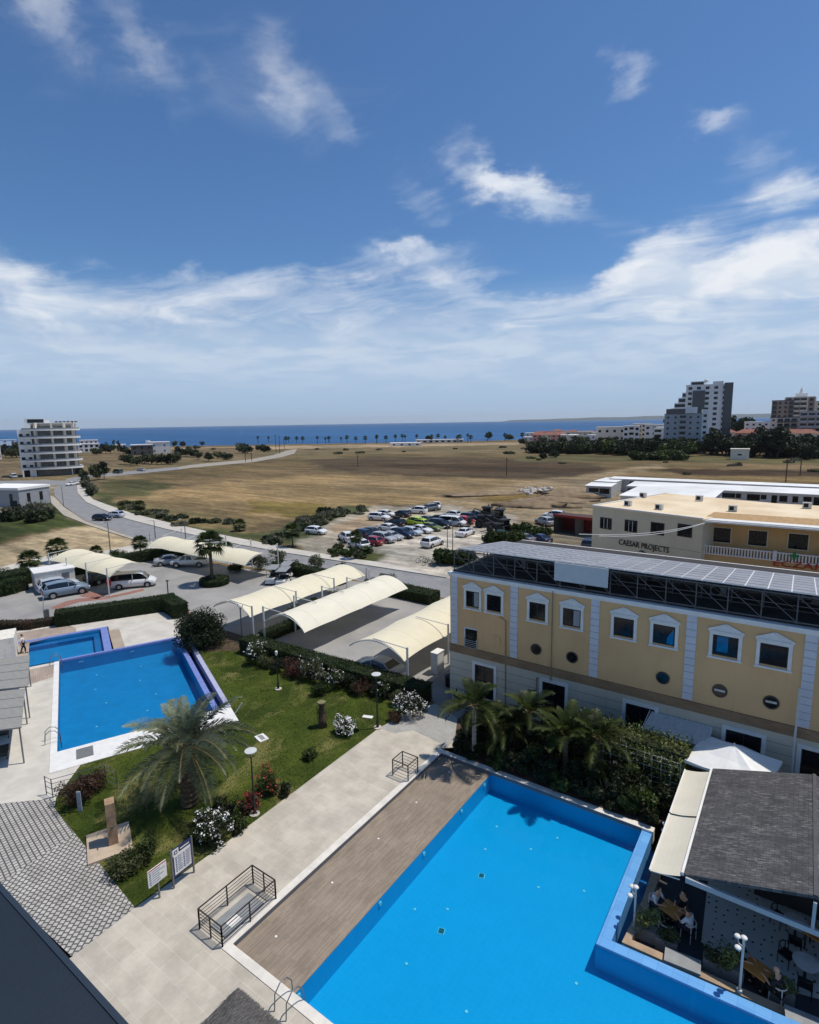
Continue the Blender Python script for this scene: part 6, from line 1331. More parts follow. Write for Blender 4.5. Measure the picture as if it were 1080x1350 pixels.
# ---------------------------------------------------------------- far buildings
M_WB = mat('render_white', lin(232, 230, 226), .85, .05, .2); M_GB = mat('render_grey', lin(172, 172, 172), .85, .06, .2); M_BR = mat('render_brown', lin(164, 144, 128), .85, .1, .2); M_DG = mat('curtain_wall', lin(34, 38, 52), .2, .15, .3, spec=.7); M_RT = mat('red_tile_roof', lin(134, 88, 74), .9, .15, .5); M_CREAMB = mat('render_cream', lin(224, 214, 196), .85, .05, .3); M_PINK = mat('render_pink', lin(200, 150, 138), .85, .05, .3)
PANE = {}
def pane(w, h):
    k = (round(w, 2), round(h, 2))
    if k not in PANE: PANE[k] = MB().b2(-w/2, w/2, -.06, .06, -h/2, h/2).mesh('window', M_GLASS)
    return PANE[k]
SLAB = {}
def block(label, px, base, w, dpt, floors, fh, rz=None, wall=None, name='apartment_block', cols=4, win=(1.2, 1.2), balc=(), roofm=None, hip=False, parent=None, off=(0, 0, 0), cat='building', maxw=60, group=None, sides=True, base_pt=None):
    wall = wall or M_WB
    if parent is None:
        p = base_pt or g(px, base); a = math.atan2(p.y, p.x) - math.pi/2 if rz is None else rad(rz)
        t = thing(name, label, cat, (p.x, p.y, 0), a, group)
    else: t = parent
    x0, y0, z0 = off; Ht = floors*fh
    MB().b2(x0-w/2, x0+w/2, y0, y0+dpt, z0, z0+Ht).build('wall', wall, t)
    if hip:
        b = MB(); b.add([(x0-w/2-.5, y0-.5, z0+Ht), (x0+w/2+.5, y0-.5, z0+Ht), (x0+w/2+.5, y0+dpt+.5, z0+Ht), (x0-w/2-.5, y0+dpt+.5, z0+Ht), (x0-w/2+dpt*.4, y0+dpt/2, z0+Ht+dpt*.22), (x0+w/2-dpt*.4, y0+dpt/2, z0+Ht+dpt*.22)], [(0, 1, 5, 4), (1, 2, 5), (2, 3, 4, 5), (3, 0, 4), (3, 2, 1, 0)]); b.build('roof', M_RT, t)
    else:
        b = MB(); b.b2(x0-w/2-.2, x0+w/2+.2, y0-.2, y0+dpt+.2, z0+Ht, z0+Ht+.6); b.build('parapet', roofm or wall, t)
    n = 0
    for f in range(floors):
        zc = z0 + f*fh + fh*.52
        for c in range(cols):
            if n >= maxw: break
            x = x0 - w/2 + w*(c+.5)/cols
            if c in balc:
                bb = MB().b2(x-w/cols*.46, x+w/cols*.46, y0-1.3, y0, zc-fh*.5, zc-fh*.42).b2(x-w/cols*.46, x+w/cols*.46, y0-1.3, y0-1.22, zc-fh*.42, zc-fh*.12).build('balcony', wall if roofm is None else roofm, t)
                inst('window', pane(w/cols*.8, fh*.7), t, (x, y0-.02, zc-.1)); n += 1
            else: inst('window', pane(*win), t, (x, y0-.02, zc)); n += 1
        if sides and n < maxw:
            for yy in (dpt*.3, dpt*.7): inst('window', pane(*win), t, (x0+w/2+.02, y0+yy, zc), rad(90)); n += 1
    return t
# round apartment block on the left
bp_ = g(70, 627); lb = thing('apartment_block', 'white round fronted apartment block with curved balconies at the left', 'building', (bp_.x, bp_.y, 0), math.atan2(bp_.y, bp_.x) - math.pi/2, None, (.93, .93, 1))
fh = 3.15; NF = 6; w2 = 11.2
def curve(rx, ry, a0=-90, a1=90, n=18, cx=0, cy=0): return [(cx + rx*math.sin(rad(a0+(a1-a0)*k/n)), cy - ry*math.cos(rad(a0+(a1-a0)*k/n))) for k in range(n+1)]
core = curve(9.2, 4.2, cx=1.5, cy=2) + [(10.7, 14), (-7.7, 14)]
MB().prism(core, 0, NF*fh+1.6).build('glazed_core', mat('core_glass', lin(84, 84, 82), .3, .35, .8), lb)
b = MB(); b.b2(-11.5, -6.2, 1.0, 14, 2.6, NF*fh+.4); b.b2(-8.4, -6.4, -.6, 1.0, 0, NF*fh+2.4); b.build('side_wall', M_WB, lb)
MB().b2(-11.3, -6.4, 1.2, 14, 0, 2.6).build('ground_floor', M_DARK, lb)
for k in range(5): MB().b2(-11.2+k*4.6, -10.6+k*4.6, -1.2, -.6, 0, 2.8).build('pillar', M_WB, lb)
for k in range(1, NF+1):
    z = k*fh - .2
    MB().prism(curve(11.2, 6.3, cx=1.2, cy=2.2)+[(12.4, 13.5), (-7.0, 13.5)], z-.1, z+.52).build('balcony_slab', M_WB, lb)
    if k < NF+1:
        q = curve(11.0, 6.1, cx=1.2, cy=2.2); m_ = MB()
        for i in range(len(q)-1): m_.bar((*q[i], z+.80), (*q[i+1], z+.80), .06, 0, .55)
        m_.build('balustrade', mat('balcony_glass', lin(136, 138, 138), .4, .1), lb)
    if k > 0:
        for i in (5, 9, 12, 15): q = curve(9.3, 4.4, cx=1.4, cy=2.0)[i]; MB().box((q[0], q[1], z+1.75), (1.4, .9, 2.6), rad(-90+180*i/18+90)).build('wall_pier', M_CREAMB, lb)
for k in range(5):
    for x in (-10.2, -7.6): inst('window', pane(1.3, 1.2), lb, (x, .97 if x < -8.5 else -.62, 4.3+k*fh))
b = MB(); b.prism(curve(8.6, 4.0, cx=2.4, cy=2.6)+[(11, 12), (-5, 12)], NF*fh+.25, NF*fh+2.6); b.build('penthouse', M_CREAMB, lb)
b = MB(); b.prism(curve(9.6, 4.8, -60, 90, cx=2.0, cy=2.6)+[(11.6, 12), (-5, 12)], NF*fh+2.6, NF*fh+3.0); b.build('penthouse_roof', M_WB, lb)
b = MB(); b.b2(-8.4, 1.0, -.4, 8, NF*fh+2.4, NF*fh+4.6); b.build('lift_tower', M_WB, lb); inst('window', pane(6, 1.4), lb, (-4.2, -.45, NF*fh+3.7)); 
for k in range(6): MB().b2(3+k*1.5, 4.1+k*1.5, -.8+.1*k, -.4+.1*k, NF*fh+3.0, NF*fh+3.5).build('roof_planter', M_DARK, lb)
# villas etc behind it
block('cream villa with flat white roof right of the round block', 118, 596, 15, 9, 2, 3.2, name='villa', cols=4, win=(2, 1.8), cat='house')
v = block('white cube villa facing the sea', 211, 598, 14, 10, 2, 4.0, name='villa', cols=2, win=(1, 1), cat='house'); MB().b2(-9, -6, 1, 8, 0, 9.4).build('tower', M_WB, v)
block('dark grey unfinished house beside the white cube villa', 188, 600, 14, 9, 2, 3.4, name='house', wall=mat('conc_dark', lin(92, 88, 84), .9, .15, .4), cols=3, cat='house', roofm=M_WB)
block('white edge of a tall building at the left border', -10, 606, 10, 10, 6, 3.2, cols=2, balc=(0, 1))
gs = block('grey and white petrol station shop at the left border', -4, 668, 15, 9, 1, 4.3, name='shop', wall=mat('shop_grey', lin(150, 152, 156), .8), cols=3, win=(.9, 2.2), cat='shop', roofm=M_WB, rz=20)
sgn = thing('totem_sign', 'blue upright sign panel beside the grey shop', 'sign', (g(31, 661).x, g(31, 661).y, 0), rad(40)); MB().b2(-1.1, 1.1, -.15, .15, .4, 4.4).build('panel', mat('sign_blue', lin(30, 62, 96), .6), sgn); MB().b2(-.9, -.7, -.1, .1, 0, .4).b2(.7, .9, -.1, .1, 0, .4).build('leg', M_METALG, sgn)
sgn = thing('road_sign', 'dark square sign on a post at the left verge', 'sign', (g(20, 679).x, g(20, 679).y, 0), rad(35)); MB().b2(-.8, .8, -.05, .05, 2.0, 3.3).build('panel', M_BLACK, sgn); MB().bar((0, .08, 0), (0, .08, 2.6), .1).build('post', M_METALG, sgn)
# right side towers
t1 = block('tall white tower with stepped left side and dark glass strips', 928, 590, 25, 18, 12, 3.35, name='apartment_tower', cols=5, win=(2.2, 1.7), maxw=90, roofm=M_WB)
MB().b2(-8.4, -1.2, -.9, 0, 18, 37.0).build('dark_facade', M_DG, t1); MB().b2(9.6, 14.5, -1.2, 16, 0, 41.4).build('dark_fin', M_DG, t1)
for k in range(13): MB().b2(14.4, 14.7, -1.3, -.6, 1+k*3.1, 1.4+k*3.1).build('fin_panel', M_STEEL, t1)
for k in range(6): MB().b2(-12.5-2.2*(6-k)+.0, -12.5, 1, 14, k*3.35+16, k*3.35+19.3).build('terrace', M_WB, t1); MB().b2(-12.5-2.2*(6-k)+.3, -12.6, .9, .99, k*3.35+16.6, k*3.35+18.6).build('terrace_window', M_GLASS, t1)
MB().b2(-10, -2, 2, 12, 40.5, 43.0).build('crown_frame', M_GB, t1); MB().b2(-9.5, -2.5, 1.8, 2.0, 41, 42.4).build('crown_glass', M_GLASS, t1); MB().ball((-1, 6, 43.2), 1.3, 10, 6).build('roof_dome', M_STEEL, t1); MB().b2(3, 9, 2, 12, 40.8, 42.6).build('plant_room', M_GB, t1)
t2 = block('grey mid rise block with dark top floor before the white tower', 898, 597, 19, 15, 7, 3.05, name='apartment_block', wall=M_GB, cols=5, win=(1.1, 1.1), balc=(2,), maxw=60)
MB().b2(-8.8, 6, -.3, 14, 21.6, 24.6).build('dark_penthouse', M_DG, t2); MB().b2(1, 7, -.6, 10, 22.0, 25.4).build('white_box', M_WB, t2); MB().b2(9.5, 12.4, -.2, 12, 0, 24).build('stair_wall', M_WB, t2)
for k in range(7): inst('window', pane(1.6, 1.4), t2, (11, -.22, 2+3.1*k))
t3 = block('tall brown and white apartment complex at the right', 1050, 586, 17, 14, 10, 3.2, name='apartment_tower', wall=M_BR, cols=4, win=(1.8, 1.8), balc=(1, 2), maxw=60, roofm=M_CREAMB)
MB().b2(-3, 4, 4, 12, 32, 35).build('roof_tower', M_WB, t3); MB().lathe([(1.6, 0), (1.0, 2.4), (0, 4.6)], (.5, 8, 35), 8).build('spire', M_WB, t3)
for x in (-8.6, -4.2, 4.2, 8.6): MB().b2(x-.35, x+.35, -1.5, 0, 0, 32).build('pier', M_CREAMB, t3)
block('brown tower with dark corner balconies left of the spired one', 1028, 586, 13, 14, 10, 3.0, name='apartment_tower', wall=M_BR, cols=4, win=(1.5, 1.5), balc=(0, 3), maxw=60, roofm=M_DG)
block('stepped beige tower right of the spired one', 1071, 586, 15, 14, 9, 3.2, name='apartment_tower', wall=M_CREAMB, cols=4, win=(1.6, 1.6), balc=(1, 3), maxw=60, roofm=M_BR)
block('white balconied block in front of the brown complex, left', 1035, 590, 18, 12, 6, 3.1, name='apartment_block', wall=M_CREAMB, cols=5, balc=(1, 2, 3), maxw=40, roofm=M_DG)
block('dark balconied block at the right border before the complex', 1072, 591, 16, 12, 7, 3.1, name='apartment_block', wall=M_GB, cols=4, balc=(0, 1, 2, 3), maxw=40)
block('low white block left of the brown complex', 1000, 586, 19, 12, 5, 3.1, name='apartment_block', cols=5, win=(1.4, 1.2), maxw=40)
block('white seafront apartments behind the tree belt, left part', 832, 583, 13, 12, 3, 4.4, name='apartment_block', cols=3, win=(2.4, 2.2), balc=(1,), maxw=30)
block('taller white seafront apartments in the middle behind the belt', 846, 582, 15, 12, 4, 3.7, name='apartment_block', cols=4, win=(1.6, 1.6), balc=(0, 2), maxw=30, wall=M_CREAMB)
block('white seafront apartments behind the belt beside the grey block', 862, 583, 15, 12, 3, 4.7, name='apartment_block', cols=3, win=(2.2, 2.0), balc=(2,), maxw=30)
block('pale house with a turret left of the seafront apartments', 805, 583, 24, 14, 2, 6.2, name='house', wall=M_CREAMB, cols=4, win=(2, 2), cat='house')
block('stepped white wall at the left foot of the grey block', 872, 592, 10, 10, 4, 3.2, name='apartment_block', cols=2, balc=(0,), maxw=20)
HS = [(712,582,14,2,'pink house at the left end of the seaside houses',M_PINK,True),(724,582,14,2,'cream house with red roof second from the left by the sea',M_CREAMB,True),(737,582,14,2,'red roofed house in the middle of the seaside houses',M_PINK,True),(750,583,14,2,'white house right of the red roofed seaside house',M_WB,False),(762,584,16,2,'grey white house before the turret house',M_CREAMB,False),(775,584,13,2,'small white house left of the turret house',M_WB,False),(700,581,14,1,'low white house at the very left of the seaside houses',M_WB,False),
      (946,588,22,3,'red roofed house at the foot of the white tower',M_CREAMB,True),(998,590,22,3,'red roofed terrace between the tower and the complex',mat('render_lilac', lin(176,172,196), .85),True),(1045,592,26,3,'large red roofed house right of the dark trees',M_CREAMB,True),(1066,591,20,3,'red roofed house at the right border',M_CREAMB,True),(987,590,16,3,'red roofed house left of the red terrace',M_PINK,True)]
for px, by, w, fl_, lb_, wm, hip in HS: block(lb_, px, by, w, 11, fl_, 3.1, name='house', wall=wm, cols=3, win=(1.4, 1.3), hip=hip, cat='house', group='red roofed and white houses towards the sea')
block('small cream pump house on the field before the dark trees', 975, 606, 7.5, 5, 1, 4.4, name='pump_house', wall=M_CREAMB, cols=1, win=(1.6, .7), cat='hut', roofm=M_CREAMB)
kk = block('low white beach building by the shore', 535, 588, 26, 10, 1, 2.2, name='beach_house', cols=4, win=(2, 1), cat='building')
kk = block('long white beach shelter right of the beach building', 580, 583.5, 46, 8, 1, 2.4, name='beach_house', cols=8, win=(3, 1.4), cat='building')
# power poles, masts
for k, (px, py, ty) in enumerate(((668, 627, 604), (472, 616, 600), (1036, 636, 605), (1055, 627, 604), (364, 596, 573), (369, 598, 575), (375, 592, 578), (332, 608, 594), (324, 609, 597))):
    p = g(px, py); h = hgt(px, ty, p); t = thing('utility_pole', ['tall pole standing alone in the tilled field','pole on the far field left of the tilled strip','leaning pole on the right field behind the workshops','straight pole right of the leaning one','tallest dark mast at the promenade','thin mast right of the tallest one','short mast at the promenade end','pole at the promenade bend, right one','pole at the promenade bend, left one'][k], 'pole', (p.x, p.y, 0)); MB().tube([(0, 0, 0), (0, 0, h)], .16, 6).build('pole', M_BLACK if k > 3 else M_TRUNK, t); MB().bar((-.8, 0, h-.6), (.8, 0, h-.6), .12).build('crossarm', M_TRUNK, t)
sb_ = thing('sailboat', 'tiny white sail far out on the sea', 'sailboat', g(317, 571.3, -1)); sb_.location.z = -1; sb_.scale = (.3, .3, .3); MB().add([(-7, 0, 0), (7, 0, 0), (8, 0, 2), (-8, 0, 2), (-6, 2, 0), (6, 2, 0), (7, 2, 2), (-7, 2, 2)], [(0, 1, 2, 3), (4, 7, 6, 5), (3, 2, 6, 7), (0, 3, 7, 4), (1, 5, 6, 2)]).build('hull', M_WHITE, sb_); MB().add([(0, 1, 2), (0, 1, 22), (8, 1, 3), (.3, 1.3, 2), (.3, 1.3, 22), (8, 1.3, 3)], [(0, 1, 2), (5, 4, 3), (0, 3, 4, 1), (1, 4, 5, 2)]).build('sail', M_WHITE, sb_)
# roadside fence at the back carport
ff = thing('metal_fence', 'short dark picket fence on the sidewalk behind the back carport', 'fence', (g(198, 716).x, g(198, 716).y, .1), rad(-30)); m_ = MB()
for k in range(18): m_.bar((k*.3-2.6, 0, 0), (k*.3-2.6, 0, 1.3), .05)
m_.bar((-2.6, 0, 1.25), (2.6, 0, 1.25), .05).build('picket_panel', M_BLACK, ff)
# ---------------------------------------------------------------- vegetation
def leaves(n, sampler, size, rnd, aspect=.5, droop=.3):
    """numpy leaf cloud: n small bent quads at sampled points"""
    P, Nn = sampler(n); n = len(P)
    a = rnd.normal(0, 1, (n, 3)); d = Nn*.7 + a*.7; d /= np.linalg.norm(d, axis=1)[:, None]
    up = rnd.normal(0, 1, (n, 3)); u = np.cross(d, up); u /= np.linalg.norm(u, axis=1)[:, None]; w = np.cross(d, u)
    s = size * rnd.uniform(.6, 1.3, (n, 1)); u *= s; w *= s*aspect
    v = np.stack([P - u, P + w, P + u + d*s*droop, P - w], 1).reshape(-1, 3); return v
def npmesh(name, v, mats, k=4, mi=None):
    n = len(v)//k; me = bpy.data.meshes.new(name); me.vertices.add(len(v)); me.vertices.foreach_set('co', v.astype(np.float32).ravel())
    me.loops.add(n*k); me.loops.foreach_set('vertex_index', np.arange(n*k, dtype=np.int32)); me.polygons.add(n); me.polygons.foreach_set('loop_start', np.arange(0, n*k, k, dtype=np.int32)); me.update(calc_edges=True)
    for m in mats: me.materials.append(m)
    if mi is not None: me.polygons.foreach_set('material_index', mi.astype(np.int32))
    return me
def crown_sampler(clumps, rnd, shell=.35):
    C_ = np.array([c[:3] for c in clumps]); R_ = np.array([c[3] if isinstance(c[3], tuple) else (c[3],)*3 for c in clumps]); wt = R_.prod(1)**(2/3); wt /= wt.sum()
    def f(n):
        i = rnd.choice(len(clumps), n, p=wt); d = rnd.normal(0, 1, (n, 3)); d /= np.linalg.norm(d, axis=1)[:, None]; r = 1 - shell*rnd.random((n, 1))**1.5
        return C_[i] + d*R_[i]*r, d
    return f
def clumps_for(r, h, z0, n, rnd, cs=.45):
    out = []
    for k in range(n):
        a = rnd.uniform(0, 6.283); q = rnd.random()**.5*r*.68; z = z0 + h*(.2 + .7*rnd.random()*(1-.4*q/r)); s = cs*r*rnd.uniform(.6, 1.15); out.append((q*math.cos(a), q*math.sin(a), z, (s, s, s*min(.85, h/r*.5+.25))))
    return out
L_DK = leafmat('leaf_dark', lin(18, 28, 14), lin(50, 62, 32)); L_OL = leafmat('leaf_olive', lin(40, 48, 28), lin(92, 98, 62)); L_MD = leafmat('leaf_mid', lin(30, 44, 16), lin(74, 90, 38)); L_RD = leafmat('leaf_red', lin(48, 34, 26), lin(96, 70, 54)); L_VN = leafmat('leaf_vine', lin(58, 66, 32), lin(140, 148, 84)); L_GY = leafmat('leaf_grey', lin(70, 72, 56), lin(130, 128, 104)); L_HG = leafmat('leaf_hedge', lin(20, 34, 10), lin(56, 74, 24), 2.5)
L_PLM = leafmat('leaf_palm', lin(62, 76, 56), lin(156, 164, 134), .7, .2); L_PLG = leafmat('leaf_palm_green', lin(26, 38, 16), lin(76, 88, 40), .7, .25); M_FLW = mat('petal_white', lin(236, 234, 228), .7, .04); M_FLR = mat('petal_red', lin(150, 48, 46), .7, .2, 8)
def trunk_bm(h, r, seed, n=5, spread=.5):
    rr = random.Random(seed); mb = MB(); mb.tube([(0, 0, -.1), (rr.gauss(0, .05)*h, rr.gauss(0, .05)*h, h*.5), (0, 0, h)], [r, r*.75, r*.5], 7)
    for k in range(n): a = rr.uniform(0, 6.28); z = h*rr.uniform(.45, .95); L = h*spread*rr.uniform(.7, 1.3); mb.tube([(0, 0, z), (L*.5*math.cos(a), L*.5*math.sin(a), z+L*.45), (L*math.cos(a), L*math.sin(a), z+L*.8)], [r*.45, r*.3, r*.12], 5)
    return mb
TM = {}
def tree(px, py, h, r, label, m='leaf_dark', name='tree', seed=0, group=None, n=1500, th=.3, cat='tree', loc=None, leaf=None, squash=1.0):
    key = (m, seed % 4, round(h/r, 0), name)
    p = loc or g(px, py)
    rnd = np.random.default_rng(seed % 4 + 17*len(m)); 
    if key not in TM:
        H0 = h/r; cl = clumps_for(1.0, H0*(1-th), H0*th, 16, rnd, .48)
        v = leaves(n, crown_sampler(cl, rnd, .5), (leaf or .13), rnd); TM[key] = (npmesh('crown', v, [MATS[m]]), trunk_bm(H0*max(th, .25)+.25, .07, seed).mesh('trunk', M_TRUNK), h/r)
    cm, tm, H0 = TM[key]
    t = thing(name, label, cat, (p[0], p[1], 0), (seed*1.7) % 6.28, group, (r, r, h/H0)); inst('crown', cm, t); inst('trunk', tm, t); return t
def shrub(px, py, r, h, label, m='leaf_mid', seed=0, name='shrub', n=1600, leaf=.05, flowers=None, nf=90, group=None, cat='shrub', loc=None, nc=14, fs=.05, core=True):
    rnd = np.random.default_rng(seed+100); p = loc or g(px, py); cl = clumps_for(r, h, 0, nc, rnd, .42)
    t = thing(name, label, cat, (p[0], p[1], 0), 0, group); inst('foliage', npmesh('foliage', leaves(n, crown_sampler(cl, rnd, .6), leaf, rnd), [MATS[m]]), t)
    st = MB(); rr = random.Random(seed)
    for k in range(7): a = rr.uniform(0, 6.28); q = r*rr.uniform(.2, .6); st.tube([(0, 0, 0), (q*.5*math.cos(a), q*.5*math.sin(a), h*.4), (q*math.cos(a), q*math.sin(a), h*.8)], [.03, .02, .01], 5)
    st.build('stem', M_TRUNK, t)
    if flowers:
        P, N_ = crown_sampler(cl, rnd, .05)(nf*3); k = P[:, 2] > h*.25; P = P[k][:nf]; n2 = len(P); q = np.repeat(P, 6, 0) + rnd.normal(0, fs*1.1, (n2*6, 3)); N6 = np.repeat(N_[k][:nf], 6, 0)
        v = leaves(n2*6, lambda n_: (q + N6*fs, N6), fs*.8, rnd, .9, .1); inst('blossom', npmesh('blossom', v, [MATS[flowers]]), t)
    return t
def hedge(pts, w, h, label, m='leaf_hedge', seed=0, leaf=.045, dens=420, tag_='hedge', rough=.05):
    rnd = np.random.default_rng(seed+7); P = [Vector((p[0], p[1], 0)) for p in pts]; o = P[0].copy(); t = thing('hedge', label, tag_, o)
    core = MB(); vs = []
    for i in range(len(P)-1):
        a, b_ = P[i]-o, P[i+1]-o; d = (b_-a).normalized(); n_ = Vector((-d.y, d.x, 0))*(w/2-.04); e = d*(w/2-.04)
        core.prism([a-n_-e*(i == 0), a+n_-e*(i == 0), b_+n_+e, b_-n_+e], 0+.001*i, h-.05-.002*i)
        L = (b_-a).length + w; nn = int(dens*L*(2*h+w)); s = rnd.uniform(0, L, nn)-w/2; f = rnd.uniform(0, 2*h+w, nn)
        x = np.where(f < h, -w/2, np.where(f > h+w, w/2, f-h-w/2)); z = np.where(f < h, f, np.where(f > h+w, 2*h+w-f, h)); nx_ = np.where(f < h, -1, np.where(f > h+w, 1, 0)); nz = np.where((f >= h) & (f <= h+w), 1, 0)
        pos = np.stack([a.x + d.x*s - d.y*x, a.y + d.y*s + d.x*x, z], -1); nor = np.stack([-d.y*nx_, d.x*nx_, nz], -1).astype(float); pos += nor*rnd.normal(0, rough, (nn, 1))
        vv = leaves(nn, lambda q: (pos, nor), leaf, rnd); V_ = vv if i == 0 else np.concatenate([V_, vv])
        en = int(dens*w*h*1.2)
        for sgn, base in ((-1, a), (1, b_)):
            q = rnd.uniform(-w/2, w/2, en); z2 = rnd.uniform(0, h, en); pos2 = np.stack([base.x + d.x*sgn*w/2 - d.y*q, base.y + d.y*sgn*w/2 + d.x*q, z2], -1); nor2 = np.tile(np.array([d.x*sgn, d.y*sgn, 0.]), (en, 1)); V_ = np.concatenate([V_, leaves(en, lambda q_: (pos2, nor2), leaf, rnd)])
    core.build('hedge_core', mat('hedge_core', lin(30, 40, 18), .95, .3, 6), t); inst('foliage', npmesh('foliage', V_, [MATS[m]]), t); return t
# --- palms
def frond(mb_v, base, az, elev, L, nl, lw, rnd, curve_=1.1, ll=.42, twist=0.0):
    pts = []; p = np.array(base, float); e = elev; hd = np.array([math.cos(az), math.sin(az), 0]); N_ = 12
    for k in range(N_+1): pts.append(p.copy()); p = p + (hd*math.cos(e) + np.array([0, 0, 1])*math.sin(e))*L/N_; e -= curve_/N_*(0.4+1.2*k/N_)
    pts = np.array(pts); out = []; side = np.array([-hd[1], hd[0], 0])
    for k in range(nl):
        u = .12 + .88*k/nl; i = min(int(u*N_), N_-1); f = u*N_-i; q = pts[i]*(1-f)+pts[i+1]*f; tdir = pts[i+1]-pts[i]; tdir /= np.linalg.norm(tdir); nrm = np.cross(side, tdir)
        if nrm[2] < 0: nrm = -nrm
        le = ll*L*.5*math.sin(math.pi*min(1, .15+u*.87))**.6
        for s in (-1, 1):
            dv = side*s*.80 + tdir*.55 + nrm*(.25+rnd.normal(0, .12)); dv /= np.linalg.norm(dv); tip = q + dv*le + np.array([0, 0, -.18*le]); w = tdir*lw
            out += [q - w, q + w, q + dv*le*.6 + w*.8, tip]
    rv = []
    for i in range(N_):
        w = .03*(1-i/N_*.8)*max(1, L/3); a, b_ = pts[i], pts[i+1]; rv += [a-side*w, a+side*w, b_+side*w*.9, b_-side*w*.9]
    return out, rv
M_RACH = mat('rachis', lin(124, 104, 62), .7, .2)
def palm(loc, h, L, nf, label, tr=.28, nl=30, seed=0, m='leaf_palm', name='palm_tree', lw=.022, lowest=-.7, green=False, group=None, curve_=1.2, ll=.42, tm=None, lean=(0, 0), top=1.35, skirt=False):
    rnd = np.random.default_rng(seed); t = thing(name, label, 'palm tree', loc, 0, group); V_ = []; Rv = []
    for k in range(nf):
        f = k/nf; el = top - (top-lowest)*f**.9 + rnd.normal(0, .08); az = k*2.39996 + rnd.normal(0, .12); o_, r_ = frond(None, (lean[0]+.12*math.cos(az), lean[1]+.12*math.sin(az), h), az, el, L*rnd.uniform(.82, 1.08)*(.75+.25*min(1, f*3)), nl, lw, rnd, curve_+rnd.normal(0, .12), ll); V_ += o_; Rv += r_
    v = np.array(V_+Rv); mi = np.concatenate([np.zeros(len(V_)//4), np.ones(len(Rv)//4)]); inst('crown', npmesh('crown', v, [MATS[m], M_RACH], 4, mi), t)
    tb = MB(); N_ = int(h/.14)+2; pr = []; rr = random.Random(seed)
    for i in range(N_):
        u = i/(N_-1); r = tr*(1.25-.35*u)*(1+(.09 if i % 2 else -.05)); pr.append((r, u*h))
    vs = []; fs = []; n = 12
    for r, z in pr:
        for j in range(n): a = 6.2832*j/n; q = r*(1+rr.uniform(-.05, .05)); vs.append((q*math.cos(a)+lean[0]*(z/h)**2, q*math.sin(a)+lean[1]*(z/h)**2, z))
    for i in range(len(pr)-1):
        for j in range(n): fs.append((i*n+j, i*n+(j+1) % n, (i+1)*n+(j+1) % n, (i+1)*n+j))
    tb.add(vs, fs)
    if skirt:
        for k in range(120):
            a = rr.uniform(0, 6.28); z = h*rr.uniform(.25, 1.0); r = tr*1.0; tb.bar((r*.8*math.cos(a), r*.8*math.sin(a), z), (r*1.6*math.cos(a), r*1.6*math.sin(a), z+rr.uniform(.15, .35)), .07, 0, .03)
    tb.build('trunk', tm or M_TRUNK, t); return t
def fanpalm_meshes(seed, nf=26, L=1.0):
    rnd = np.random.default_rng(seed); V_ = []
    for k in range(nf):
        f = k/nf; el = 1.3-2.2*f; az = k*2.4+rnd.normal(0, .1); d = np.array([math.cos(az)*math.cos(el), math.sin(az)*math.cos(el), math.sin(el)]); c = d*.45*L; side = np.cross(d, [0, 0, 1]); side /= np.linalg.norm(side)+1e-6; up = np.cross(side, d)
        V_ += [np.zeros(3)-side*.012, side*.012, c+side*.012, c-side*.012]
        for j in range(11): a = -1.35+2.7*j/10; dv = d*math.cos(a)+side*math.sin(a); tip = c+dv*.62*L+np.array([0, 0, -.16*L]); w = (side*math.cos(a)-d*math.sin(a))*.055*L; mid = c+dv*.34*L+up*.04; V_ += [c, mid-w, tip, mid+w]
    return npmesh('crown', np.array(V_), [L_PLG])
FPM = [fanpalm_meshes(3), fanpalm_meshes(9)]
FTR = MB().tube([(0, 0, 0), (.02, 0, .25), (0, .02, .5), (0, 0, .8), (0, 0, 1)], [.16, .13, .12, .13, .17], 9).mesh('trunk', M_TRUNK)
def fpalm(px, py, topy, L, label, k=0, group='fan palms', name='fan_palm', trs=1.0, loc=None):
    p = loc or g(px, py); h = max(.6, hgt(px, topy, p) - L*.6); t = thing(name, label, 'palm tree', (p[0], p[1], 0), k*1.3, group); inst('crown', FPM[k % 2], t, (0, 0, h), 0, L); inst('trunk', FTR, t, (0, 0, 0), 0, (trs, trs, h)); return t
fpalm(280, 770, 704, 2.1, 'tall fan palm in the round clipped bed of the car park', 0, None, trs=1.7)
fpalm(112, 0, 0, 1, 'x', 0) if False else None
fpalm(41, 756, 728, 1.7, 'leftmost fan palm behind the storage box', 1)
fpalm(77, 742, 712, 1.8, 'fan palm between the storage box and left carport', 0)
fpalm(186, 735, 708, 1.4, 'fan palm at the left end of the back carport hedge', 1)
fpalm(127, 733, 721, 1.2, 'low fan palm showing over the left carport', 0)
fpalm(386, 721, 692, 1.7, 'fan palm on the field side verge by the road', 1)
fpalm(300, 730, 716, 1.1, 'small palm on the sidewalk beyond the tall palm', 0)
fpalm(185, 676, 661, 1.6, 'fan palm on the field edge by the bend', 1); fpalm(316, 700, 686, 1.5, 'fan palm on the field edge above the back carport', 0); fpalm(470, 737, 701, 1.2, 'slim palm at the dirt lot entrance', 1)
fpalm(161, 673, 664, 1.2, 'small palm left of the bend fan palm', 0)
# big date palm in the lawn
palm((g(251, 1060).x, g(251, 1060).y, .02), 3.3, 3.9, 38, 'big date palm with grey green fronds in the lawn by the far pool', .36, 46, 4, lowest=-.5, curve_=1.4, top=1.42, skirt=True, ll=.40, lw=.016)
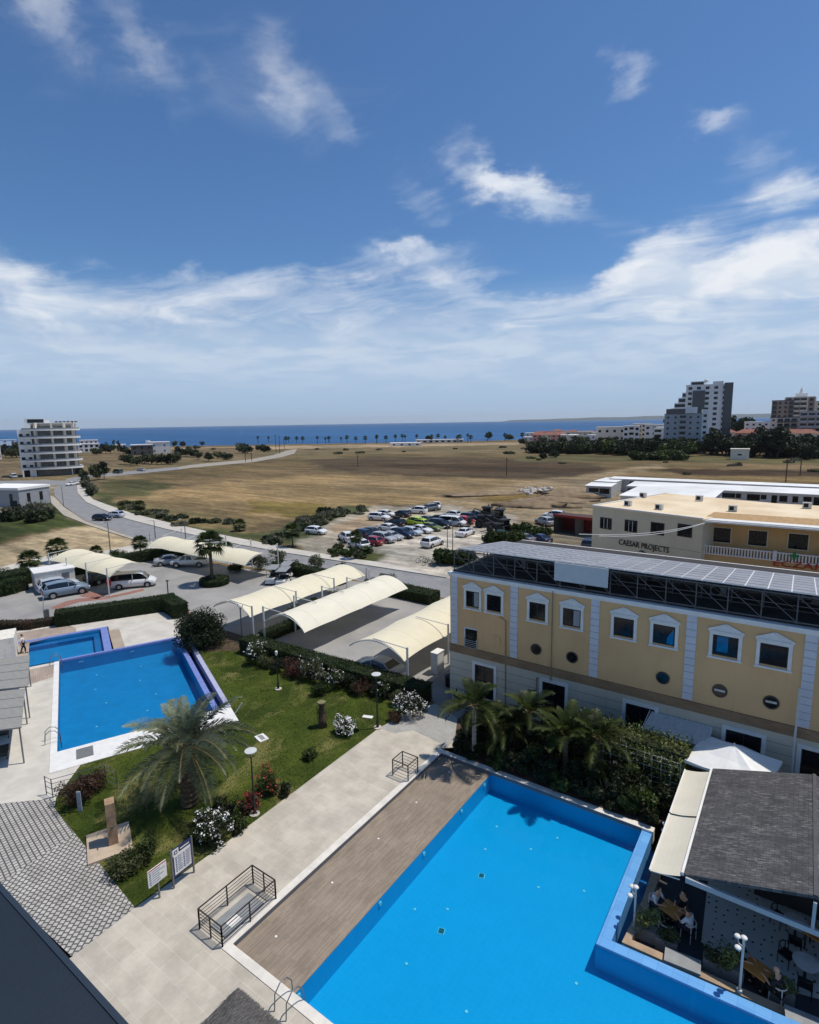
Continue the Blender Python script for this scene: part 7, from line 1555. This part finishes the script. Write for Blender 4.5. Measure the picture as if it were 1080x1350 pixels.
# royal / areca palms over the planting
R3 = 'feather palms in the planting behind the main pool'
def at(x, y): return (x, y, 0)
palm(at(-14.6, 26.95), 3.3, 2.5, 15, 'slender feather palm at the pool corner, leftmost of the planting', .11, 34, 11, 'leaf_palm_green', lowest=-.35, curve_=1.6, tm=mat('grey_trunk', lin(140, 134, 122), .8, .1, 4), group=R3, ll=.55, lw=.03)
palm(at(-12.2, 29.2), 2.6, 2.2, 18, 'arching feather palm second from the left in the planting', .13, 30, 12, 'leaf_palm_green', lowest=-.2, curve_=1.7, group=R3, ll=.5, lw=.03)
palm(at(-9.6, 28.2), 2.5, 2.3, 18, 'bright green feather palm in the middle of the planting', .13, 30, 13, 'leaf_palm_green', lowest=.0, curve_=1.1, group=R3, ll=.5, lw=.035)
palm(at(-13.3, 28.0), 1.9, 2.0, 16, 'low feather palm behind the leftmost one', .12, 28, 14, 'leaf_palm_green', lowest=-.1, curve_=1.4, group=R3, ll=.5, lw=.03)
palm(at(-8.0, 28.6), 2.7, 2.0, 16, 'feather palm at the left end of the trellis', .12, 28, 15, 'leaf_palm_green', lowest=-.1, curve_=1.5, group=R3, ll=.5, lw=.03)
rr = random.Random(11)
DP = [(-15.6,27.1,.6,1.0),(-14.7,27.0,.6,1.2),(-13.0,26.98,.55,1.1),(-12.2,27.0,.6,1.3),(-10.4,27.0,.6,1.3),(-9.4,26.95,.55,1.1),(-8.0,27.0,.6,1.3),(-6.6,27.0,.6,1.2),(-5.9,27.1,.6,1.3),(-4.9,26.98,.5,1.0),(-11.6,28.9,1.1,2.3),(-10.2,29.0,1.0,2.2),(-14.2,29.3,1.1,2.2),(-15.9,28.6,.8,1.6),(-6.2,29.0,1.0,1.9),(-15.2,27.7,.8,1.3),(-14.2,28.4,.9,1.5),(-13.4,27.2,.7,1.2),(-12.6,28.2,1.0,1.8),(-11.8,27.3,.8,1.4),(-10.9,28.2,1.1,2.0),(-10.0,27.3,.9,1.6),(-9.0,27.5,.9,1.7),(-8.2,28.0,1.0,1.9),(-7.2,27.4,1.0,1.8),(-6.3,28.2,1.1,2.0),(-5.4,27.4,.9,1.5),(-4.6,28.3,.9,1.6),(-15.0,29.4,.9,1.6),(-13.2,29.9,1.0,1.7),(-11.0,29.8,1.1,2.0),(-9.0,29.8,1.1,2.0)]
WH = ['by the pool coping','near the ochre wall','under the feather palms','beside the trellis']
for i, (x, y, r, h) in enumerate(DP):
    shrub(0, 0, r, h, 'dense dark bush in the planting behind the main pool', ['leaf_dark', 'leaf_dark', 'leaf_mid'][i % 3], 40+i, 'planting_bush', 3200, .085, None, group='dense bushes behind the main pool', loc=(x, y), nc=10)
# trellis with vines
tr_ = thing('trellis', 'white garden trellis overgrown with a clipped vine', 'trellis', (-9.3, 29.6, 0), rad(-3)); lt_ = MB()
_r = random.Random(3)
for k in range(13): lt_.bar((k*.44, 0, 0), (k*.44+_r.gauss(0, .05), _r.gauss(0, .04), 2.3+_r.uniform(-.15, .15)), .03)
for z in (.5, .95, 1.4, 1.85, 2.2): lt_.bar((0, -.02, z+_r.gauss(0, .05)), (5.3, -.02, z+_r.gauss(0, .09)), .026)
lt_.build('lattice', M_WHITE, tr_); hedge([(-9.2, 30.4), (-4.4, 30.2)], 1.3, 2.5, 'broad vine hedge with rounded end behind the trellis', 'leaf_vine', 3, .07, 420, rough=.28)
# hedges
hl_ = [g(86, 823), g(222, 803)]
hedge([(p.x, p.y) for p in hl_] + [(g(236, 812).x, g(236, 812).y)], 1.5, 1.5, 'long dark clipped box hedge between the plaza and car park', 'leaf_hedge', 1, .06, 260)
hedge([(-38.3, 30.2), (-33.5, 30.35), (-28, 30.6), (-21.2, 30.9)], 1.4, 1.3, 'clipped hedge along the lawn before the near carports', 'leaf_hedge', 2, .06, 260)
hedge([(g(2, 776).x, g(2, 776).y), (g(26, 770).x, g(26, 770).y)], 2.4, 1.8, 'dark hedge at the left border behind the storage box', 'leaf_hedge', 4, .09, 120)
hedge([(g(-40, 795).x, g(-40, 795).y), (g(10, 783).x, g(10, 783).y), (g(24, 779).x, g(24, 779).y)], 1.6, 1.6, 'clipped hedge left of the storage box', 'leaf_hedge', 5, .09, 120)
hedge([(g(78, 762).x, g(78, 762).y), (g(140, 749).x, g(140, 749).y), (g(198, 738).x, g(198, 738).y), (g(245, 735).x, g(245, 735).y)], 1.4, 1.5, 'long hedge along the sidewalk behind the left carports', 'leaf_hedge', 6, .09, 110)
hedge([(-57, 50.5), (-46, 50.2)], 1.5, 1.3, 'dark hedge behind the golf carts', 'leaf_hedge', 8, .09, 120)
hedge([(-38.2, 50.4), (-33.2, 50.2)], 2.2, 1.1, 'short clipped hedge block at the exit lane', 'leaf_hedge', 7, .08, 160)
hedge([(g(0, 833).x-8, g(0, 833).y-4), (g(40, 828).x, g(40, 828).y), (g(78, 822).x, g(78, 822).y)], 1.0, .7, 'low reddish hedge left of the long clipped one', 'leaf_red', 9, .07, 150)
hedge([(-39.2, 32.6), (-39.2, 38)], .9, 1.0, 'low hedge between the posts of the two near carports', 'leaf_hedge', 10, .06, 200)
# round bed under the tall palm
p = g(283, 770); rb = thing('hedge', 'round clipped hedge bowl round the foot of the tall fan palm', 'hedge', (p.x, p.y, 0)); rn = np.random.default_rng(3)
a = rn.uniform(0, 6.283, 2600); f = rn.random(2600); rad_ = np.where(f < .5, 1.75, 1.75*np.sqrt(rn.random(2600))); z = np.where(f < .5, rn.uniform(0, .75, 2600), .78); nor = np.stack([np.cos(a)*(f < .5), np.sin(a)*(f < .5), (f >= .5)*1.], -1)
inst('foliage', npmesh('foliage', leaves(2600, lambda q: (np.stack([rad_*np.cos(a), rad_*np.sin(a), z], -1), nor), .09, rn), [L_HG]), rb); MB().lathe([(1.6, 0), (1.68, .5), (1.6, .72), (0, .74)], n=20).build('hedge_core', MATS['hedge_core'], rb)
# bushes between canopies C and D
for i, (y, r) in enumerate(((36.5, 1.0), (39.3, 1.05), (42.2, 1.1), (45.0, 1.0), (48.2, 1.1), (51, 1.2))):
    shrub(0, 0, r, 2.6, ['nearest','second','third','fourth','fifth','farthest'][i] + ' of the round bushes between the two near carports', 'leaf_hedge', 60+i, 'round_bush', 2200, .085, None, group='round bushes between the carports', loc=(-39.25, y), nc=16)
for i, (px, py, r, h, lb_, m) in enumerate(((311,755,1.2,1.7,'round bush behind the golf carts','leaf_hedge'),(344,752,1.4,2.4,'loose grey green bush behind the first near carport','leaf_olive'),(391,756,1.4,2.0,'dense round bush at the road past the carports','leaf_hedge'),(418,752,1.5,2.4,'loose bush at the roadside above the white carport','leaf_olive'),(448,757,1.3,1.7,'round bush over the far end of the cream carport','leaf_hedge'),(157,736,1.3,1.6,'low rounded bush behind the left carport','leaf_mid'),(366,744,1.5,2.3,'olive bush right of the back carport','leaf_olive'),(12,770,2.2,2.2,'dark bush at the left border by the hedge','leaf_hedge'),(334,744,1.2,1.6,'clipped bush at the back carport end','leaf_hedge'))):
    shrub(px, py, r, h, lb_, m, 80+i, 'shrub', 1800, .09, None, nc=14)
# large dark shrub at pool corner
p = g(268, 850); shrub(0, 0, 2.5, 3.0, 'large dark round shrub at the corner of the far pool', 'leaf_dark', 5, 'shrub', 15000, .10, None, loc=(p.x, p.y), nc=40)
FB_ = [(338,874,1.15,1.9,'leaf_mid','petal_white','white flowering oleander left end of the lawn hedge',60),(382,889,1.1,1.3,'leaf_red',None,'dark reddish bush before the lawn hedge',0),(410,897,1.1,1.9,'leaf_olive','petal_white','pale flowering oleander behind the middle of the hedge',40),(441,907,1.0,2.1,'leaf_mid','petal_white','light green oleander with pale blossom beside the hedge',50),(478,914,.9,1.3,'leaf_red',None,'reddish shrub right of the pale oleander',0),(508,923,.45,1.7,'leaf_mid','petal_white','narrow yellow green shrub in front of the hedge',16),(543,943,1.1,1.8,'leaf_dark','petal_white','oleander full of white blossom at the hedge end',130),(453,968,.75,1.25,'leaf_mid','petal_white','small oleander covered in white flowers on the lawn',200),(422,915,.9,1.0,'leaf_hedge',None,'low green bush on the lawn by the oleanders',0),(285,1105,1.1,1.6,'leaf_dark','petal_white','white flowering bush by the walkway and the big palm',90),(352,1045,.75,1.4,'leaf_mid','petal_red','bush with red blossom right of the pale lamp',60),(330,1068,.6,.8,'leaf_red','petal_red','low red flowering bush at the foot of the lamp',40),(168,1150,1.0,1.0,'leaf_olive',None,'grey green bush at the base of the stone pillar',0),(408,1000,.5,.7,'leaf_mid',None,'small green bush at the lawn edge by the walkway',0),(520,952,.5,.8,'leaf_red',None,'small reddish bush near the hedge end',0),(102,1058,1.1,1.5,'leaf_red',None,'bare reddish bush against the pool gate',0),(393,893,.8,1.4,'leaf_red','petal_red','dusty pink bush behind the hedge',26)]
for i, (px, py, r, h, m, fl_, lb_, nf) in enumerate(FB_): shrub(px, py, r, h, lb_, m, 120+i, 'flowering_bush' if fl_ else 'shrub', int(1700*r*r)+500, .06, fl_, nf, fs=.055, nc=15)
for i, (px, py, r, h, m, fl_, nf, lb_) in enumerate(((352,880,.9,1.1,'leaf_olive',None,0,'loose olive bush at the left end of the lawn hedge'),(366,886,.7,1.2,'leaf_dark',None,0,'dark bush between the oleander and the hedge'),(424,903,.8,1.5,'leaf_olive','petal_white',24,'grey green oleander beside the pale one'),(458,908,.9,1.2,'leaf_dark',None,0,'dark spreading bush in front of the hedge middle'),(468,914,.6,.8,'leaf_mid',None,0,'small green bush left of the reddish shrub'),(494,918,.7,1.2,'leaf_dark',None,0,'dark upright bush left of the narrow shrub'),(524,930,.7,1.2,'leaf_olive',None,0,'olive bush left of the white oleander'),(300,1078,.9,1.2,'leaf_dark',None,0,'dark bush behind the white flowering one'),(314,1095,.6,.8,'leaf_mid',None,0,'small green bush on the walkway edge'),(262,1108,.7,1.0,'leaf_mid',None,0,'green bush left of the white flowering one'),(372,1050,.6,.8,'leaf_dark',None,0,'low dark bush on the walkway edge by the red one'),(186,1138,.8,1.0,'leaf_mid',None,0,'green bush right of the stone pillar pad'),(122,1046,.8,1.2,'leaf_red',None,0,'bare brown shrub inside the pool gate'))): shrub(px, py, r, h, lb_, m, 160+i, 'flowering_bush' if fl_ else 'shrub', int(1600*r*r)+400, .06, fl_, nf, fs=.05, nc=13)
# stump
st = thing('tree_stump', 'cut ivy covered tree stump standing on the lawn', 'tree stump', (g(425, 958).x, g(425, 958).y, .02)); MB().tube([(0, 0, 0), (.03, 0, .5), (0, .02, 1.1), (.02, 0, 1.7)], [.34, .26, .25, .3], 12).build('trunk', M_TRUNK, st, smooth=True); MB().tube([(.02, 0, 1.69), (.02, 0, 1.72)], .27, 12).build('cut_face', mat('cut_wood', lin(118, 116, 78), .9, .2, 8), st)
rn = np.random.default_rng(8); a = rn.uniform(0, 6.28, 260); z = rn.uniform(.2, 1.65, 260); nn_ = np.stack([np.cos(a), np.sin(a), a*0], -1); inst('ivy', npmesh('ivy', leaves(260, lambda q: (nn_*.3 + np.stack([a*0, a*0, z], -1), nn_), .05, rn), [L_OL]), st)
# terrace planters
def planter(px, py, label, r=.35, h=.8, m='leaf_mid', bx=(.75, .36, .5), rz=6, seed=0):
    p = g(px, py, -.5) + Vector((.12, .3, 0)); t = thing('planter', label, 'planter', (p.x, p.y, TZ), rad(rz), 'planters along the terrace edge'); MB().b2(-bx[0]/2, bx[0]/2, -bx[1]/2, bx[1]/2, 0, bx[2]).build('box', mat('planter_box', lin(128, 126, 122), .8), t)
    rnd = np.random.default_rng(seed+300); cl = [(x, y, bx[2]+z, (r*.6,)*3) for x, y, z in rnd.uniform((-bx[0]*.4, -.12, 0), (bx[0]*.4, .12, h*.7), (8, 3))]; inst('foliage', npmesh('foliage', leaves(900, crown_sampler(cl, rnd, .6), .045, rnd), [MATS[m]]), t)
planter(846, 1240, 'planter with a tall loose bush at the pool channel corner', .5, 1.1, 'leaf_vine', seed=1); planter(872, 1254, 'low planter of dark leaves next to the corner bush', .35, .4, 'leaf_olive', seed=2); planter(935, 1283, 'planter of dark leaves left of the lamp', .38, .6, 'leaf_olive', seed=3); planter(958, 1292, 'planter with a tall bush beside the terrace lamp', .5, 1.1, 'leaf_vine', seed=4); planter(1024, 1322, 'planter with a clipped bright green box bush', .42, .5, 'leaf_vine', seed=5)
for k, (px, py) in enumerate(((900, 1266), (1064, 1346))): p = g(px, py, -.1); t = thing('terrace_bench', 'flat grey bench top between planters, ' + ('left one' if k == 0 else 'at the right border'), 'bench', (p.x, p.y, TZ), rad(6)); MB().b2(-.6, .6, -.3, .3, .42, .5).build('seat', mat('bench_grey', lin(140, 142, 140), .7), t); MB().b2(-.52, -.4, -.25, .25, 0, .42).b2(.4, .52, -.25, .25, 0, .42).build('leg', M_METALG, t)
# ---- roadside and far vegetation
rr = random.Random(21)
g1 = 'bushes along the field side of the road'
for k in range(30):
    u = k/29; px = 120 + 130*u if u < .9 else 240+60*(u-.9)*10; py = (650 + 45*u**.8); px += rr.gauss(0, 3); py += rr.gauss(0, 2)
    if k < 10: px = 108 + k*1.3 + rr.gauss(0, 1.5); py = 628 + k*3.2
    tree(px, py-3, rr.uniform(.3, .8) if k > 9 else rr.uniform(2, 3.8), rr.uniform(1.0, 2.0), 'dark green bush on the verge between road and field', ['leaf_dark', 'leaf_olive', 'leaf_grey'][k % 3], 'verge_bush', k, g1, 500, .05, 'shrub', leaf=.2)
g2 = 'scattered bushes at the edge of the dirt lot'
for k in range(26):
    px = rr.uniform(352, 450); py = 716 - (px-352)*.42 + rr.gauss(0, 5); tree(px, py, rr.uniform(.4, .9), rr.uniform(.8, 2.0), 'low scrub bush between the road and the dirt lot', ['leaf_olive', 'leaf_dark', 'leaf_grey'][k % 3], 'verge_bush', k, g2, 400, .05, 'shrub', leaf=.22)
for k in range(22):
    px = rr.uniform(395, 480); py = 672 + (480-px)*.22 + rr.gauss(0, 2); tree(px, py, rr.uniform(.3, .7), rr.uniform(1.0, 2.4), 'low grey green scrub at the back of the dirt lot', ['leaf_olive', 'leaf_grey'][k % 2], 'verge_bush', k, 'scrub at the back of the dirt lot', 350, .05, 'shrub', leaf=.22)
for k in range(14):
    px = rr.uniform(438, 485); py = rr.uniform(724, 737); tree(px, py, rr.uniform(.4, 1.1), rr.uniform(.6, 1.2), 'bush in the planted wedge at the lot entrance', ['leaf_mid', 'leaf_olive'][k % 2], 'verge_bush', k, 'bushes in the lot entrance wedge', 400, .05, 'shrub', leaf=.2)
for k in range(26):
    px, py = [(rr.uniform(584, 628), rr.uniform(741, 746)), (rr.uniform(640, 690), rr.uniform(714, 718)), (rr.uniform(680, 738), rr.uniform(704, 712))][k % 3]
    tree(px, py, rr.uniform(1.4, 2.4), rr.uniform(1.1, 1.8), 'green bush in the belt between lot and solar roof', ['leaf_mid', 'leaf_hedge'][k % 2], 'roadside_bush', k, 'bushes between the lot and the solar roof', 700, .05, 'shrub', leaf=.18)
for k in range(14):
    px = rr.uniform(0, 62); py = rr.uniform(672, 690); tree(px, py, rr.uniform(1.0, 2.6), rr.uniform(1.2, 2.5), 'dusty bush on the left verge before the grey shop', ['leaf_grey', 'leaf_dark', 'leaf_olive'][k % 3], 'verge_bush', k, 'bushes on the left verge', 450, .05, 'shrub', leaf=.22)
# tree belt far right
g3 = 'dark trees of the belt before the houses'
for k in range(88):
    px = 700 + 215*(k+.5)/88 + rr.gauss(0, 2); b_ = 598 + 3*(px-700)/200 + rr.gauss(0, 1.5); hh = rr.uniform(6.6, 8.8) if px > 790 else rr.uniform(5.6, 7.2); tree(px, b_-2, hh, rr.uniform(4, 6), 'dark bushy tree in the long belt before the seaside houses', ['leaf_dark', 'leaf_mid', 'leaf_dark'][k % 3], 'belt_tree', k, g3, 900, .12, 'tree', leaf=.15)
for k in range(48):
    px = rr.uniform(925, 1085); tree(px, 599 + (px-925)*.03 + rr.gauss(0, 1.2), rr.uniform(8, 16) if 930 < px < 960 or 985 < px < 1035 else rr.uniform(6, 11), rr.uniform(4, 7), 'dark tree among the red roofed houses at the right', 'leaf_dark', 'belt_tree', k, 'dark trees among the right houses', 900, .12, 'tree', leaf=.15)
for k in range(8): px = rr.uniform(960, 990); tree(px, 584, rr.uniform(14, 22), rr.uniform(6, 9), 'tall dark tree behind the red roofs left of the complex', 'leaf_dark', 'belt_tree', k, 'tall trees between tower and complex', 900, .12, 'tree', leaf=.15)
for k in range(8): px = 838+8*k+rr.gauss(0, 2); tree(px, 606+rr.gauss(0, .6), rr.uniform(3, 4.5), rr.uniform(3, 5), 'low bush in front of the tree belt', 'leaf_mid', 'verge_bush', k, 'low bushes before the belt', 500, .05, 'shrub', leaf=.18)
# left distant trees
g4 = 'trees round the villas at the left'
LT = [(8,603,9,4),(16,604,7,4),(22,603,10,5),(30,603,12,5),(36,603,10,5),(0,602,9,5),(140,598,9,4),(146,598,8,4),(157,597,10,2.2),(151,597,12,1.6),(163,598,7,4),(128,600,5,4),(170,600,4,3),(230,589,6,3),(241,589,6,3),(267,588,5,3),(236,603,7,3.5),(246,602,7,4),(256,603,6,3.5),(262,606,5,3),(275,608,5,3),(232,610,6,3),(213,612,6,3),(165,612,6,3.5),(172,613,5,3),(180,614,5,3),(190,611,6,4),(200,612,5,4),(225,612,5,4),(320,597,7,5),(326,598,6,4),(344,595,5,4),(352,596,4,3.5),(290,604,4,4),(300,606,4,3),(132,628,6,2.5),(137,632,7,2.5),(128,633,6,2.5),(96,625,7,2.5),(60,588,0,0),(645,578,7,5),(672,580,6,5),(566,580,5,4),(770,588,8,5),(758,586,7,4),(742,586,7,4),(690,586,5,4),(716,584,6,4),(730,603,4,3),(716,605,3,2.4)]
for k, (px, py, h, r) in enumerate(LT):
    if h: tree(px, py, h, r, 'small dark tree standing in the scrub towards the sea', ['leaf_dark', 'leaf_olive'][k % 2] if r > 2.4 else 'leaf_dark', 'coast_tree', k, 'scattered trees towards the sea', 700, .15, leaf=.17)
for k in range(18):
    px = rr.uniform(190, 700); py = rr.uniform(589, 599); tree(px, py, rr.uniform(.5, 1.3), rr.uniform(1.5, 3.5), 'low scrub bush on the rough ground before the shore', ['leaf_olive', 'leaf_dark', 'leaf_grey'][k % 3], 'scrub_bush', k, 'scrub towards the shore', 300, .05, 'shrub', leaf=.25)
for k in range(10):
    px = rr.uniform(700, 1080); py = rr.uniform(604, 626); tree(px, py, rr.uniform(.4, .9), rr.uniform(1.2, 3.0), 'low scrub bush on the right field', ['leaf_olive', 'leaf_grey'][k % 2], 'scrub_bush', k, 'scrub on the right field', 300, .05, 'shrub', leaf=.25)
M_DIRT = mat('dirt_heap', lin(128, 110, 86), .95, .25, .5, bump=.6, bscale=4)
for k, (px, py, L, w, h) in enumerate(((705, 668, 9, 3, 1.3), (728, 662, 10, 3.5, 1.1), (752, 657, 9, 3, 1.4), (640, 652, 14, 4, .6), (745, 650, 7, 3, 1.0))):
    p = g(px, py); o = MB().ball((0, 0, 0), (L, w, h), 20, 8, 0, .55, k+3).build('dirt_mound', M_DIRT, None, (p.x, p.y, -.05), rad(20+9*k), smooth=True); tag(o, 'low brown earth mound beside the dirt track', 'earth mound', 'earth mounds beside the dirt track')
# seafront palms
SPX = [344,356,378,384,391,401,412,424,433,440,452,461,472,484,493,512,530,553,568,571,583,592,600,607,621,640,530,498,522,612,672,745,690]
for k, px in enumerate(SPX):
    px += rr.gauss(0, 3.2)
    fpalm(px, 584.5 + rr.uniform(-1.2, 1.2) - (px-340)*.006, 576.5 - (px-340)*.012 + rr.uniform(-1.5, 1.5), rr.uniform(1.7, 2.6), 'small palm in the row along the seafront promenade', k, 'palms along the seafront', 'seafront_palm', 2.2)

_rn = np.random.default_rng(31); _n = 900; _x = _rn.uniform(0, 5.3, _n); _z = 2.35*_rn.random(_n)**.45; _P = np.stack([_x, _rn.normal(-.03, .07, _n), _z], -1)
inst('vine', npmesh('vine', leaves(_n, lambda q: (_P, np.tile(np.array([0, -1., .3]), (_n, 1))), .06, _rn), [MATS['leaf_vine']]), tr_)
# extra small houses of the seaside village, seen over the belt
VC = [M_WB, M_CREAMB, M_PINK, M_WB]
for k in range(12):
    px = 703 + k*7.6 + rr.uniform(-2, 2); block('small village house by the sea above the dark belt', px, 579.5 + rr.uniform(-1, 1), rr.uniform(9, 14), 9, 2, rr.uniform(3.0, 4.2), name='house', wall=VC[k % 4], cols=3, win=(1.3, 1.3), hip=(k % 3 == 1), cat='house', group='village houses over the tree belt', sides=False)
for k, (px, by, w, fl_, fh_) in enumerate(((1005, 580, 20, 4, 3.2), (820, 580, 16, 2, 5.0), (880, 586, 14, 4, 3.2), (118, 590, 16, 2, 3.5), (158, 592, 10, 1, 3.6), (2, 588, 30, 2, 3.4))):
    block(['pale block left of the brown complex behind the roofs','white house between the turret house and the apartments','white stepped house left of the grey block','long white house behind the cream villa','low white hut behind the left trees','long white house beyond the round block at the left border'][k], px, by, w, 10, fl_, fh_, name='house', wall=M_WB, cols=4, win=(1.6, 1.5), cat='house', sides=False)
# repeats that look alike are told apart by their place in the row
def ordinal(n):
    return {1: 'first', 2: 'second', 3: 'third'}.get(n, str(n) + ('th' if 10 < n % 100 < 20 else {1: 'st', 2: 'nd', 3: 'rd'}.get(n % 10, 'th')))
from collections import defaultdict
byl = defaultdict(list)
for o in bpy.data.objects:
    if o.parent is None and o.get('group') and o.get('label'): byl[(o['group'], o['label'])].append(o)
for (gr_n, lb_n), os_ in byl.items():
    if len(os_) < 2: continue
    os_.sort(key=lambda o: math.atan2(o.location.x, o.location.y))
    for i, o in enumerate(os_):
        o['label'] = ' '.join(lb_n.split()[:11]) + (', leftmost' if i == 0 else ', rightmost' if i == len(os_)-1 else ', ' + ordinal(i+1) + ' from the left')

# air between here and the far shore
hz_m = bpy.data.materials.new('haze_air'); hz_m.use_nodes = True; t_ = NT(hz_m.node_tree); t_.n.remove(t_.n['Principled BSDF'])
pv = t_.new('ShaderNodeVolumePrincipled'); pv.inputs['Color'].default_value = (.95, .98, 1.0, 1); pv.inputs['Density'].default_value = HAZE; pv.inputs['Anisotropy'].default_value = .2
t_.l.new(pv.outputs[0], t_.n['Material Output'].inputs['Volume'])
hb = MB().b2(-22000, 15000, -1200, 22000, -8, 260).build('haze', hz_m); struct(hb, 'thin even sea haze filling the air over the coast', 'stuff')
